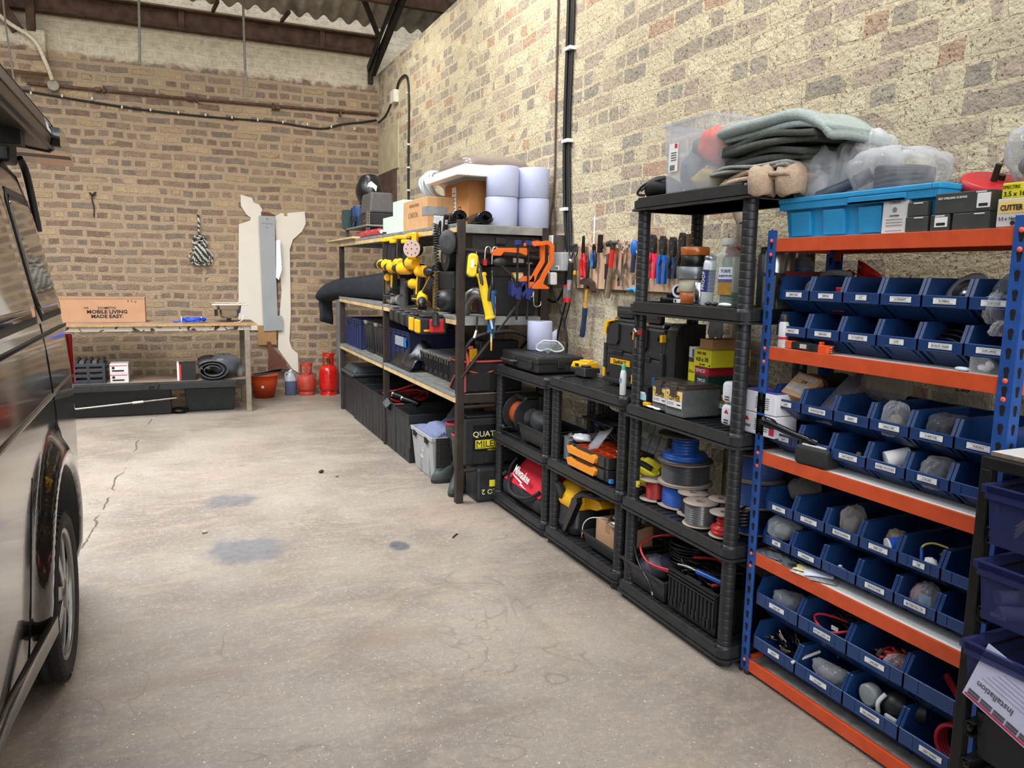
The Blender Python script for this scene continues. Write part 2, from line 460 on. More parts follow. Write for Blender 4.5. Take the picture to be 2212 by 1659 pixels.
 spot(.80,3.05,.35,.14,'#7f6655',.35,.1);spot(-.05,3.0,.5,.10,'#80634f',.35,.1);spot(.9,3.45,.3,.12,'#786a60',.35,.1)
 spot(.9,2.35,.5,.05,'#6f5f52',.35,.1);spot(.62,2.2,.12,.09,'#5e5148',.3,.1);spot(1.45,3.0,.06,.5,'#6e6056',.25,.1)
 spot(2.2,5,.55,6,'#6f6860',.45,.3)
 jx=mth('ADD',mth('MULTIPLY',mth('SUBTRACT',noise(3.0,5),.5),.14),mth('ADD',sep.outputs[0],.83))
 jx=mth('SUBTRACT',jx,mth('MULTIPLY',sep.outputs[1],.067))
 crk=mth('MULTIPLY',mth('MULTIPLY',mr(mth('ABSOLUTE',jx),.009,.003),mr(noise(2.2,2),.42,.5)),mr(sep.outputs[1],4.3,4.6))
 c=mix(mth('MULTIPLY',crk,.85),c,srgb('#453b33'))
 L.new(c,b.inputs['Base Color'])
 L.new(mr(noise(2.5,5,dist=.6),.3,.7,.42,.68),b.inputs['Roughness'])
 bp=N.new('ShaderNodeBump');bp.inputs['Strength'].default_value=.25;bp.inputs['Distance'].default_value=.006
 h=mth('ADD',mth('MULTIPLY',noise(60,6,rough=.7),.6),mth('MULTIPLY',noise(6,4),.8));h=mth('SUBTRACT',h,crk)
 L.new(h,bp.inputs['Height']);L.new(bp.outputs['Normal'],b.inputs['Normal'])
 return m
BRICK_R=brick_mat('right_wall_brick',(1,2),['#8d8981','#cfc5a6','#a99788','#d8cdac','#9f8c80','#cbc1a3','#a9806b','#d2c7a6','#b3a192','#8c8178','#dcd2b0','#c2b498','#7b7771','#c9bb9b'],'#c0b498',course=.093,width=.245,msize=.013,smear=.50,pits=.6,bump=.85,soft=.12,rim=.42)
BRICK_B=brick_mat('back_wall_brick',(0,2),['#6c645a','#715a4d','#86705f','#665247','#917a63','#776b60','#bba27a','#7e6658','#5f4b40','#ad946f','#877562','#8f7a63','#5b5650'],'#a08c74',course=.1,width=.27,msize=.026,smear=.60,pits=.35,paint=(3.80,'#cbc0aa',1.7),bump=.8,soft=.08,rim=.30)
FLOOR=floor_mat()
RUST=mat('rusty_steel','#4b3527',.85,.2,.45,9,.4,40)
DARKST=mat('dark_steel','#2b2724',.6,.5,.3,14,.15)
ASB=mat('corrugated_sheet','#a8a59b',.9,0,.35,6,.3,50)
PALEW=mat('pale_plaster','#b9ab98',.9,0,.2,8,.4,30)
def room():
 structure('floor',B(FLOOR).box(-7.2,2.9,-6,10.3,-.15,0))
 structure('wall_right',B(BRICK_R).box(2.5,2.85,-6,10.3,0,4.02))
 structure('wall_back',B(BRICK_B).box(-7.2,4.0,10,10.35,0,4.9))
 structure('wall_left',B(BRICK_B).box(-7.45,-7.2,-6,10.3,0,4.6))
 structure('wall_near',B(BRICK_R).box(-7.2,-3.5,-6.25,-6,0,4.6))
 b=B(ASB,smooth=True)
 def zr(y):return 4.475+(9.62-y)*.30
 xs=[-7.6+.0225*k for k in range(int(11.6/.0225))]
 def row(y,dz):return [(x,y,zr(y)+.034*math.sin(2*PI*x/.19)+dz) for x in xs]
 for (ya,yb,dz) in ((9.62,7.9,0),(8.05,5.6,.05)):
  b.sheet([row(ya,dz),row((ya+yb)/2,dz),row(yb,dz)],.008)
 o=structure('ceiling',b)
 t=B(RUST,.004)
 t.box(-7.2,2.5,9.86,9.98,4.20,4.216);t.box(-7.2,2.5,9.91,9.925,4.216,4.40);t.box(-7.2,2.5,9.86,9.98,4.40,4.416)
 for x in (-2.6,.22,1.78):t.box(x-.03,x+.03,9.87,9.91,4.216,4.40)
 t.m(PALEW).box(-7.2,2.5,9.80,9.94,4.418,4.445)
 structure('trim_1',t)
 t=B(RUST,.003)
 t.box(-7.2,3.2,8.75,8.82,4.46,4.58)
 for x in (-1.2,.55,1.3):t.bar((x,9.83,4.43),(x+.03,9.4,4.40+.3*.15-.03),.035)
 structure('trim_2',t)
 t=B(DARKST,.003)
 t.bar((2.40,9.88,4.00),(2.40,7.0,4.00+2.88*.30+.12),.05,.11)
 t.bar((2.33,9.88,4.03),(2.33,7.0,4.03+2.88*.30+.12),.012,.09)
 t.bar((2.35,9.35,4.25),(1.75,8.6,4.95),.05,.04)
 t.prism([(9.95,3.98),(9.7,4.22),(9.45,4.32),(9.45,4.12),(9.8,3.9)],'x',2.35,2.362)
 t.bar((2.37,9.9,3.86),(2.37,9.9,4.1),.06)
 structure('trim_3',t)
 structure('trim_4',B(BRICK_B,.01).box(-2.4,-1.12,9.83,10,3.57,4.0))
 t=B(RUST,.004);t.bar((-1.36,9.84,3.96),(-1.62,9.84,4.40),.10,.12);t.bar((-1.24,9.84,3.98),(-1.24,9.84,4.4),.08,.08)
 structure('trim_5',t)
 t=B(mat('hatch_brown','#4c3730',.8,0,.3,12,.3))
 t.box(2.47,2.5,9.15,9.96,1.9,2.76)
 for k in range(11):t.box(2.455,2.47,9.18+k*.07,9.215+k*.07,1.9,2.74)
 structure('window_1',t)
 t=B(mat('lintel_render','#b3aa8c',.95,0,.15,7,.4,40));t.box(2.485,2.5,9.05,9.99,2.76,3.28)
 structure('trim_6',t)
room()
def wall_services():
 blk=mat('cable_black','#141414',.5,0,0)
 clipw=mat('clip_white','#c9c4b8',.6,0,0)
 rust=mat('pipe_rust','#5b4334',.8,.2,.4,25)
 b=B(rust)
 b.tube([(-1.33,9.965,3.47),(-.7,9.965,3.475),(0,9.962,3.475),(.9,9.965,3.49),(1.6,9.965,3.50),(2.46,9.965,3.52)],.016,8,4)
 for x in (-.66,.28,1.25):b.cyl((x-.03,9.965,3.478),(x+.03,9.965,3.478),.028)
 cl=B(rust)
 for x in (-.60,.35,1.2,2.0):cl.box(x-.012,x+.012,9.93,10,3.45,3.52)
 bx=B(mat('junction_grey','#8e877a',.7,0,.2));bx.cyl((-1.08,9.90,3.465),(-1.08,10,3.465),.055,n=20)
 thing('pipe','rusty conduit pipe along the back brick wall with a round junction box','pipe',[('conduit',b),('clip',cl),('junction_box',bx)])
 b=B(blk)
 b.tube([(-1.6,9.98,3.42),(-1.1,9.978,3.37),(-.2,9.978,3.31),(.5,9.98,3.30),(1.2,9.98,3.31),(1.75,9.98,3.28),(2.0,9.98,3.35),(2.3,9.98,3.41),(2.46,9.98,3.45)],.011,6,4)
 cl=B(clipw)
 for k in range(13):
  x=-1.3+k*.29;cl.box(x-.008,x+.008,9.962,10,3.30+(.06 if x<-.6 else.0),3.33+(.06 if x<-.6 else.0))
 thing('cable','dark cable with white clips running below the rusty conduit on the back wall','cable',[('wire',b),('clip',cl)])
 b=B(mat('conduit_white','#c9bda6',.6,0,.2))
 b.tube([(-1.66,9.78,4.22),(-1.45,9.78,4.03),(-1.22,9.78,3.88),(-1.13,9.8,3.68),(-1.085,9.88,3.52)],.021,8,6)
 thing('hose','off-white flexible conduit dropping from the roof past the brick pier','hose',b)
 cord=mat('cord_grey','#77756b',.8,0,.2)
 b=B(cord);b.tube([(-.192,9.3,4.47),(-.198,9.3,4.1),(-.213,9.3,3.64)],.014,6,3)
 thing('cord','grey cord hanging from the roof, the shorter one on the left','cord',b)
 b=B(cord);b.tube([(.833,9.3,4.47),(.832,9.3,4.0),(.835,9.3,3.70)],.013,6,3)
 for s in (-1,1):b.tube([(.835,9.3,3.72),(.835+s*.018,9.3,3.60),(.83+s*.022,9.3,3.43)],.009,6,4)
 thing('cord','grey cord with a looped end hanging from the roof, longer and further right','cord',b)
 b=B(cord);b.tube([(-1.43,9.5,4.40),(-1.42,9.5,4.0),(-1.40,9.5,3.66),(-1.38,9.5,3.4)],.009,6,3)
 thing('cord','thin grey cord hanging at the brick pier in the top left corner','cord',b)
 b=B(blk)
 b.tube([(2.49,9.98,3.42),(2.488,9.6,3.45),(2.488,9.35,3.54),(2.488,9.18,3.56)],.010,6,4)
 b.tube([(2.485,9.12,3.60),(2.48,8.98,3.71),(2.48,8.72,3.72),(2.485,8.62,3.60),(2.487,8.60,3.3),(2.487,8.62,2.8),(2.487,8.62,2.3),(2.487,8.60,1.6)],.013,6,5)
 j=B(mat('box_offwhite','#cfccc0',.5,0,.05),.004);j.box(2.44,2.5,9.06,9.22,3.50,3.64)
 cl=B(clipw)
 for z in (3.5,3.2,2.95,2.7,2.45,2.2):cl.box(2.465,2.5,8.60,8.635,z,z+.02)
 thing('cable','black cable dropping from a white junction box near the back right corner','cable',[('wire',b),('junction_box',j),('clip',cl)])
 b=B(blk)
 for k,(dy,r) in enumerate(((0,.013),(.028,.011),(-.026,.011),(.012,.011))):
  b.tube([(2.485-(k==3)*.02,4.76+dy,4.02),(2.485-(k==3)*.02,4.765+dy,3.2),(2.485-(k==3)*.02,4.775+dy*.8,2.5),(2.485-(k==3)*.02,4.74+dy,2.0),(2.48,4.70+dy*1.3,1.72)],r,7,4)
 cl=B(mat('tie_white','#d8d8d4',.5,0,0))
 for z in (3.02,2.43,1.98):cl.box(2.452,2.5,4.715,4.80,z,z+.022)
 thing('cable_bundle','thick bundle of black cables tied down the right brick wall','cable',[('wires',b),('cable_tie',cl)])
 b=B(mat('cable_brown','#4a3d33',.6,0,.1))
 b.tube([(2.49,4.98,4.02),(2.49,4.975,3.4),(2.49,4.97,2.7),(2.49,4.96,2.25),(2.49,4.97,2.05)],.007,6,4)
 for s in (-1,1):b.tube([(2.49,4.97,2.07),(2.488,4.97+s*.035,1.95),(2.488,4.96+s*.03,1.85),(2.49,4.96,1.76)],.005,6,4)
 thing('cable','thin brown cable on the right wall just left of the black bundle','cable',b)
 b=B(mat('socket_white','#e6e5e1',.35,0,0),.004)
 b.box(2.43,2.5,4.86,4.98,1.70,1.82);s_=B(mat('switch_white','#f2f2ef',.3,0,0),.002);s_.box(2.422,2.43,4.895,4.92,1.745,1.775)
 k_=B(mat('socket_grey','#4d4a46',.5,0,0),.002);k_.box(2.44,2.5,4.80,4.86,1.70,1.82)
 thing('wall_switch','white surface-mounted wall switch left of the cable bundle','switch',[('case',b),('rocker',s_),('backing_box',k_)])
 b=B(mat('sock_grey','#a9aeb0',.4,0,.05),.006);b.box(2.41,2.5,4.66,4.86,1.575,1.70)
 c=B(mat('socket_white','#e6e5e1'),.002);c.box(2.405,2.41,4.80,4.83,1.62,1.66);c.box(2.405,2.41,4.70,4.75,1.58,1.61)
 d=B(blk);d.box(2.403,2.406,4.71,4.72,1.588,1.602);d.box(2.403,2.406,4.73,4.74,1.588,1.602)
 thing('wall_socket','grey double wall socket under the white switch','socket',[('case',b),('faceplate',c),('slot',d)])
 b=B(mat('socket_white','#e6e5e1'),.008);b.box(2.36,2.405,4.83,4.885,1.53,1.68);b.box(2.37,2.42,4.74,4.83,1.48,1.565)
 thing('power_adapter','white plug adapter hanging off the grey wall socket','plug',b)
 b=B(mat('plug_black','#1b1c1d',.5,0,.1),.012);b.box(2.30,2.40,4.89,4.99,1.47,1.62);b.cyl((2.40,4.88,1.53),(2.33,4.82,1.50),.03,.02)
 thing('power_plug','chunky black power plug beside the white adapter','plug',b)
 rnd=random.Random(3);b=B(blk)
 for (P,r) in ((((2.40,4.93,1.47),(2.43,4.86,1.2),(2.45,4.72,1.05),(2.42,4.62,1.0)),.005),(((2.41,4.82,1.47),(2.46,4.72,1.25),(2.47,4.66,1.1),(2.40,4.55,1.0)),.005),(((2.47,4.71,1.72),(2.47,4.72,1.5),(2.45,4.80,1.37),(2.42,4.90,1.38),(2.41,4.94,1.44)),.009),(((2.47,4.69,1.70),(2.475,4.68,1.45),(2.47,4.78,1.2),(2.45,4.80,1.02),(2.40,4.7,.99)),.006),(((2.46,4.67,1.70),(2.47,4.64,1.4),(2.46,4.70,1.2),(2.43,4.60,1.08),(2.36,4.5,.99)),.004)):
  b.tube(P,r,6,6)
 b.ell((2.36,4.45,.985),(.03,.06,.022),12,8)
 thing('power_leads','tangle of black power leads hanging from the wall socket to the bench','cable',b)
 b=B(mat('pipe_wall','#8d8172',.8,0,.35,12));b.cyl((2.46,2.93,.0),(2.46,2.93,1.80),.026,n=16);b.cyl((2.46,2.93,1.80),(2.46,2.97,1.86),.026,n=16)
 thing('pipe','old painted pipe standing against the right wall behind the tall black shelves','pipe',b)
wall_services()
def debris():
 rnd=random.Random(7)
 for lab,(x,y),col,r in (('small dark scrap lying alone in the middle of the far floor',(1.0,5.88),'#2c2724',(.022,.014,.012)),('tiny pale chip right of the dark scrap on the far floor',(1.09,5.72),'#8f6f60',(.012,.010,.007)),('small pale and dark chip left of the grey stain on the floor',(.12,4.72),'#b5a598',(.018,.010,.008))):
  b=B(mat('scrap_'+col[1:],col,.7,0,.2),smooth=True);b.ell((0,0,r[2]),r,10,6,.25,3);thing('floor_scrap',lab,'debris',b,(x,y,0),.4)
 b=B(mat('scrap_black','#17150f',.5),.001);b.box(-.035,.035,-.004,.004,0,.006);b.box(.02,.04,-.008,.004,0,.004)
 thing('metal_sliver','thin black metal sliver on the floor in front of the red tool bag','debris',b,(1.48,4.15,0),.9)
debris()
# --------- shared materials
BLK=mat('black_plastic','#1f2122',.45,0,.18,18)
BLKS=mat('black_shelf_plastic','#222426',.42,0,.2,14,.06)
BLUEM=mat('blue_painted_steel','#1d4a91',.4,0,.15,20)
ORANGE=mat('orange_painted_steel','#c44a22',.42,0,.12,16,.04)
BINB=mat('blue_bin_plastic','#183766',.30,0,.12,12,.05)
WHITEP=mat('white_paper','#dcdcda',.6,0,.05,20)
INK=mat('ink_black','#161616',.6,0,0)
CARD=mat('cardboard','#b08c64',.85,0,.1,30)
CHROME=mat('chrome','#c9cbcc',.16,1,0)
STEEL=mat('steel','#8f8f8d',.35,.9,.15,30)
YEL=mat('tool_yellow','#e5ac12',.4,0,.08,18)
REDP=mat('red_plastic','#b32025',.38,0,.08)
HOLE=mat('hole_dark','#0a0a0b',.9,0,0)
# --------- orange and blue boltless rack, nearest
def orange_rack():
 W,D,HT=.957,.335,1.725
 P=[]
 def post(x0,sx,y0,sy):
  """slotted angle upright; the corner of the angle is at x0,y0"""
  b=B(BLUEM)
  b.box(x0,x0+sx*.042,y0,y0+sy*.0022,.006,HT);b.box(x0,x0+sx*.0022,y0+sy*.0022,y0+sy*.042,.006,HT)
  f=B(BLK,.003);f.cb(x0+sx*.02,y0+sy*.02,.008,.05,.05,.016)
  k=b.m(HOLE)
  z=.035
  while z<HT-.04:
   for ax in (0,1):
    u=.021
    pl=[(u+.008*math.cos(a),z+.012+.008*math.sin(a)) for a in [PI*t/4-PI/4*0 for t in range(5)]]+[(u-.005,z-.004),(u-.0045,z-.010),(u+.0045,z-.010),(u+.005,z-.004)]
    if ax==0:k.prism([(x0+sx*p[0],p[1]) for p in pl],'y',y0-sy*.0006,y0+sy*.0028)
    else:k.prism([(y0+sy*p[0],p[1]) for p in pl],'x',x0-sx*.0006,x0+sx*.0028)
   z+=.051
  return ('post',b,[('foot',f)])
 P+=[post(0,1,0,1),post(W,-1,0,1),post(0,1,D,-1),post(W,-1,D,-1)]
 board=mat('white_melamine','#dcdad4',.4,0,.05,12);brd=mat('board_grimy','#8a8884',.7,0,.3,25)
 edge=mat('board_edge','#77695a',.9,0,.2,60)
 for k,z in enumerate((1.695,1.30,.90,.50,.062)):
  for (y0,y1,s) in ((.003,.040,1),(D-.003,D-.040,-1)):
   b=B(ORANGE,.0015)
   b.prism([(y0,z),(y0,z-.047),(y0+s*.014,z-.047),(y0+s*.014,z-.020),(y0+s*.037,z-.020),(y0+s*.037,z-.016),(y0+s*.010,z-.016),(y0+s*.010,z)],'x',.03,W-.03)
   for (a,c) in ((.003,.034),(W-.034,W-.003)):b.box(a,c,y0+s*.0005,y0+s*.003,z-.075,z+.002)
   if s==1:
    r=B(mat('orange_rivet','#e0583a',.35,0,.05),smooth=True)
    for x in (.021,W-.021):
     for dz in (-.008,-.058):r.ell((x,-.001,z+dz),(.0075,.005,.0075),10,6)
    P.append(('beam',b,[('rivets',r)]))
   else:P.append(('beam',b))
  for x0,s in ((.003,1),(W-.003,-1)):
   b=B(ORANGE,.0015);b.box(x0,x0+s*.012,.042,D-.042,z-.047,z);P.append(('end_beam',b))
  bz=z-.002 if k<4 else z-.020
  b=B(board if k<4 else brd);b.box(.006,W-.006,.012,D-.012,bz-.012,bz+.001);b.m(edge).box(.006,W-.006,.0112,.0124,bz-.012,bz)
  P.append(('shelf_board',b))
 thing('metal_shelving','blue and orange boltless steel shelving unit filled with blue bins, nearest on the right','shelving',P,(2.02,2.262,0),RX)
orange_rack()
# --------- open-front storage bins
def bin_body(w,D,h,l0,l1,fb):
 b=B(BINB,.0012);t=.0028;n=h*.17;q=.007
 for x0,x1 in ((q,q+t),(w-q-t,w-q)):
  b.prism([(fb,0),(D,0),(D,h),(n,h),(.003,l1),(.003,l0),(.012,l0)],'x',x0,x1)
 b.box(q,w-q,D-t,D,0,h);b.box(q,w-q,fb,D,0,t)
 b.prism([(fb,0),(.012,l0),(.012+t,l0),(fb+t,0)],'x',q+t,w-q-t)
 b.prism([(0,l0),(0,l1),(.0025,l1+.0012),(.008,l1),(.008,l1-.003),(.004,l1-.005),(.004,l0)],'x',.001,w-.001)
 for x0,s in ((.001,1),(w-.001,-1)):
  b.prism([(.0,l1-.002),(n-.002,h),(n+.004,h-.004),(.006,l1-.004)],'x',x0,x0+s*.011)
  b.box(x0,x0+s*.010,n,D,h-.004,h)
  b.prism([(0,l0),(0,l1),(D*.5,l1),(D*.5,l0+.012),(.02,l0)],'x',x0,x0+s*.002)
 b.box(q,w-q,D-.008,D,h-.005,h)
 for x in (w*.17,w*.83):
  b.prism([(fb*.75,l0*.25),(.0115,l0),(.0005,l0)],'x',x-.002,x+.002)
 b.box(w*.22,w*.24,-.0018,.001,l0+.004,l1-.001);b.box(w*.76,w*.78,-.0018,.001,l0+.004,l1-.001);b.box(w*.22,w*.78,-.0018,.001,l0+.002,l0+.006)
 return b
BIN_S=bin_body(.1475,.255,.130,.044,.079,.075)
BIN_L=bin_body(.2205,.275,.179,.072,.120,.085)
_bm={}
def bin_(size,y,x,z,txt,label,row):
 w={'S':.1475,'L':.2205}[size]
 r=bpy.data.objects.new('storage_bin',None);COL.objects.link(r);r.empty_display_size=.05
 if size not in _bm:_bm[size]=link('bin_body',BIN_S if size=='S' else BIN_L,r)
 else:
  c=_bm[size].copy();COL.objects.link(c);c.parent=r
 if txt:
  l0,l1={'S':(.044,.079),'L':(.072,.120)}[size]
  b=B(WHITEP);lw=max(.04,min(.075,.0075*len(txt)+.012));cx=w*.52;hh=.0085
  cz=(l0+l1)/2+.002
  b.box(cx-lw/2,cx+lw/2,-.003,-.0012,cz-hh,cz+hh)
  b.m(INK)
  for (a,c2,d,e) in ((-1,1,1,1),):pass
  b.box(cx-lw/2+.008,cx+lw/2-.008,-.0034,-.003,cz+.0055,cz+.0060);b.box(cx-lw/2+.008,cx+lw/2-.008,-.0034,-.003,cz-.0060,cz-.0055)
  b.text(txt,.0088,cx,cz,-.003,.0004,.82)
  link('label',b,r)
 r.location=(x,y,z);r.rotation_euler=(0,0,RX)
 r['label']=label;r['category']='storage bin';r['group']=row
 return r
B_ROWS=[('S',2.045,1.431,'blue bins in the top row of the rack',[('20MM LONG','blue open-front bin holding a coiled grey pipe, far end of the top bin row'),('20MM 90','blue bin with red fittings, second from the left in the top row'),('16 T','empty blue bin, third from the left in the topmost bin row'),('16 STRAIGHT','empty blue bin, fourth from the left in the topmost bin row'),('PLUMBING','blue bin with a grey round drain fitting sticking out, top row'),('CLIPS HOSE','blue bin stuffed with clear bags, top row against the near upright')]),('S',2.045,1.3005,'blue bins in the second row, on the upper white shelf',[('20MM NUT','dark blue bin behind the small spray can on the upper white shelf'),('20MM ANG','blue bin behind the orange and black tie-down tool, second row'),('16 T ADAPTOR','empty blue bin, third from the left on the upper white shelf'),('16 90','empty blue bin, fourth from the left on the upper white shelf'),('28 VALVE / DRAIN','blue bin with black cable inside, fifth along on the upper white shelf'),('CLIPS LARGE','blue bin at the near upright on the upper white shelf, label half hidden')]),('S',2.045,1.031,'blue bins in the third row',[('LINER','blue bin with a tilted brown carton lying in it, third row'),('CONTROLLER PIPES','blue bin holding long clear bags of purple strips, third row'),('ELBOW','empty blue bin right of the bags of purple strips, third row'),('LARGE CLIPS','blue bin with a clear bag of clips leaning over its front, third row'),('10 AMP FUSE','blue bin with a dark clear bag inside, fifth along in the third row'),('FUSE BOX','blue bin partly behind the near blue upright, third row')]),('S',2.045,.9005,'blue bins in the fourth row, on the middle white shelf',[('VENTS','dark blue bin behind the shaft of the rubber mallet'),('BRACKETS','blue bin just right of the rubber mallet head'),('NUT & BOLTS','blue bin holding brown wooden fittings in clear bags, middle white shelf'),('DOUBLE 12V SOCKET','blue bin with a white wrapped roll inside, middle white shelf'),('COLLARS','blue bin with shiny black bagged parts, near end of the middle white shelf'),(None,'unlabelled blue bin half hidden by the black frame, middle white shelf')]),('S',2.045,.634,'blue bins in the fifth row',[('SPRINGS','blue bin of black parts with a clear bag bulging out behind, fifth row'),('15MM JUNC','blue bin with small beige fittings, second from the left in the fifth row'),('SINGLE BLANKING','blue bin holding a clear bag with a white slip, fifth row'),('WIRE CUP','blue bin with blue and white round cable glands, fifth row'),('USB','blue bin with yellow and blue wires and a white plug, fifth row'),(None,'blue bin behind the black frame at the near end of the fifth row')]),('S',2.045,.5005,'blue bins in the sixth row, on the lower white shelf',[('15MM','blue bin filled by one clear bag, behind the black bag on the lower shelf'),('15MM JUNC','dark empty blue bin behind the loose papers on the lower white shelf'),(None,'unlabelled blue bin with a small white fitting, sixth row'),('SWITCH PANEL','dark blue bin with a red tip inside, fourth along in the sixth row'),('BATTERY KILL 12V','blue bin with red parts in a clear bag, sixth row'),(None,'blue bin at the near end of the sixth row, cut by the black frame')]),('L',2.032,.226,'large blue bins in the upper bottom row',[('CABLE TIES','large blue bin with a grey bag, top left of the lowest shelf group'),('BATTERY LEADS 1.5M','large blue bin holding a looped red and black lead'),('AMPLIFIER','large blue bin with red wires and a shiny clear bag'),(None,'large unlabelled blue bin with a red strap in it, beside the black frame')]),('L',2.032,.046,'large blue bins standing on the bottom shelf',[('HINGES','large blue bin full of chrome hinges on the bottom shelf'),('12V CABLE','large blue bin with a bag of rods and blue cable, bottom shelf'),('EAR DEFENDERS','large blue bin with white and black respirator parts, bottom shelf'),('HEAT SHRINK','large blue bin with a red ring of tube, near end of the bottom shelf')])]
for size,x,z,grp,L_ in B_ROWS:
 p=.1485 if size=='S' else.2215
 y0=2.214 if size=='S' else 2.214
 for i,(t,lab) in enumerate(L_):bin_(size,y0-i*p,x,z,t,lab,grp)
 # --------- black plastic shelving
def plastic_rack(name,label,loc,W,D,zs,top_post):
 P=[]
 for z in zs:
  b=B(BLKS,.004)
  b.prism(rrect(0,W,0,D,.035,3),'z',z-.045,z-.012)
  b.prism(rrect(-.008,W+.008,-.008,D+.008,.04,3),'z',z-.058,z-.050)
  b.box(.05,W-.05,.002,.014,z-.014,z);b.box(.05,W-.05,D-.014,D-.002,z-.014,z)
  b.box(.002,.014,.05,D-.05,z-.014,z);b.box(W-.014,W-.002,.05,D-.05,z-.014,z)
  n=int(W/.05)
  for k in range(1,n):b.box(k*W/n-.012,k*W/n+.012,.02,D-.02,z-.012,z-.0085)
  b.prism(rrect(.02,W-.02,.02,D-.02,.03,3),'z',z-.058,z-.045)
  P.append(('shelf',b))
 for (x,y) in ((.045,.045),(W-.045,.045),(.045,D-.045),(W-.045,D-.045)):
  b=B(BLKS,smooth=True);r=.0285
  for i,z in enumerate(zs):
   z0=zs[i-1]-.012 if i else.0
   z1=z-.055
   if z1-z0<.02:continue
   prof=[];q=z0
   while q<z1-.001:
    e=min(q+.031,z1);prof+=[(r-.0016,q),(r-.0003,q+.0012),(r,q+.004),(r,e-.004),(r-.0003,e-.0012),(r-.0016,e-.0004)];q=e
   prof.append((r-.002,z1));b.lathe(prof,14,True,True,x,y)
  for z in zs:b.lathe([(r+.010,z-.052),(r+.010,z-.006),(r+.004,z-.001)],14,True,True,x,y)
  f=B(BLKS,.002);f.prism(circ(x,y,.036,8),'z',0,.03)
  P.append(('post',b,[('foot',f)]))
 return thing(name,label,'shelving',P,loc,RX)
plastic_rack('plastic_shelving','tall black plastic shelving unit with cable reels and towels, next to the orange rack',(1.945,3.085,0),.80,.385,(.085,.505,.955,1.435,1.90),1.9)
plastic_rack('plastic_shelving','low black plastic shelving unit joined to the tall one, tool boxes on top',(1.945,3.905,0),.805,.385,(.10,.505,.975),.98)
plastic_rack('plastic_shelving','low black plastic shelving unit with the red tool bag, beside the steel workbench rack',(1.945,4.735,0),.805,.385,(.095,.50,.955),.95)
# --------- long steel rack with plank shelves
def grey_rack():
 BROWN=mat('rack_steel_brown','#3b3330',.55,.5,.25,10,.1)
 GALV=mat('galvanised_strip','#9aa09f',.45,.6,.3,8,.05)
 PINE=mat('pine_edge','#c4ab7c',.75,0,.22,7)
 DECK=mat('deck_boards','#7d7871',.75,0,.25,9)
 P=[]
 L_,D=3.90,.65
 xs=(0,1.95,3.90)
 for i,x in enumerate(xs):
  for y in (0,D-.05):
   b=B(BROWN,.003);x0=x if i==0 else (x-.025 if i==1 else x-.05)
   b.box(x0,x0+.05,y,y+.05,0,1.89 if not (i==2 and y>0) else 1.86);P.append(('post',b))
 for z,th in ((1.865,.055),(1.265,.055),(.745,.055)):
  for a,c in ((.0,1.95),(1.95,3.90)):
   b=B(PINE,.002);b.box(a+.03,c-.03,-.008,.035,z-th,z-.018)
   g=B(GALV,.001);g.box(a+.03,c-.03,-.012,.05,z-.018,z+.002)
   P.append(('front_rail',b,[('steel_strip',g)]))
   b=B(DECK,.002)
   n=6
   for k in range(n):
    w=(c-a-.06)/n;b.box(a+.03+k*w+.002,a+.03+(k+1)*w-.002,.05,D-.01,z-.018,z)
   P.append(('deck',b))
   b=B(BROWN,.002);b.box(a+.03,c-.03,D-.05,D-.01,z-.06,z-.018);P.append(('back_rail',b))
  for i,x in enumerate(xs):
   x0=(x,x-.02,x-.04)[i]
   b=B(GALV if z>.8 else BROWN,.002);b.box(x0,x0+.04,.05,D-.05,z-.058,z-.004);P.append(('end_rail',b))
 for (p0,p1,r) in (((L_-.025,.05,.66),(L_-.025,D,.665),.014),((L_-.025,.05,.22),(L_-.025,D,.24),.014),((L_-.025,.04,1.70),(L_-.025,D-.03,1.655),.017),((L_-.01,.03,.86),(L_-.01,D-.04,1.56),.013)):
  b=B(BROWN,smooth=True);b.cyl(p0,p1,r);P.append(('tube',b))
 for (x0,x1) in ((.1,1.85),(2.05,3.8)):
  b=B(BROWN,smooth=True);b.cyl((x0,D-.005,.1),(x1,D-.005,1.2),.011);P.append(('brace',b))
 thing('steel_rack','long brown steel rack with timber-edged galvanised shelves, crowded with power tools','shelving',P,(1.705,8.655,0),RX)
grey_rack()
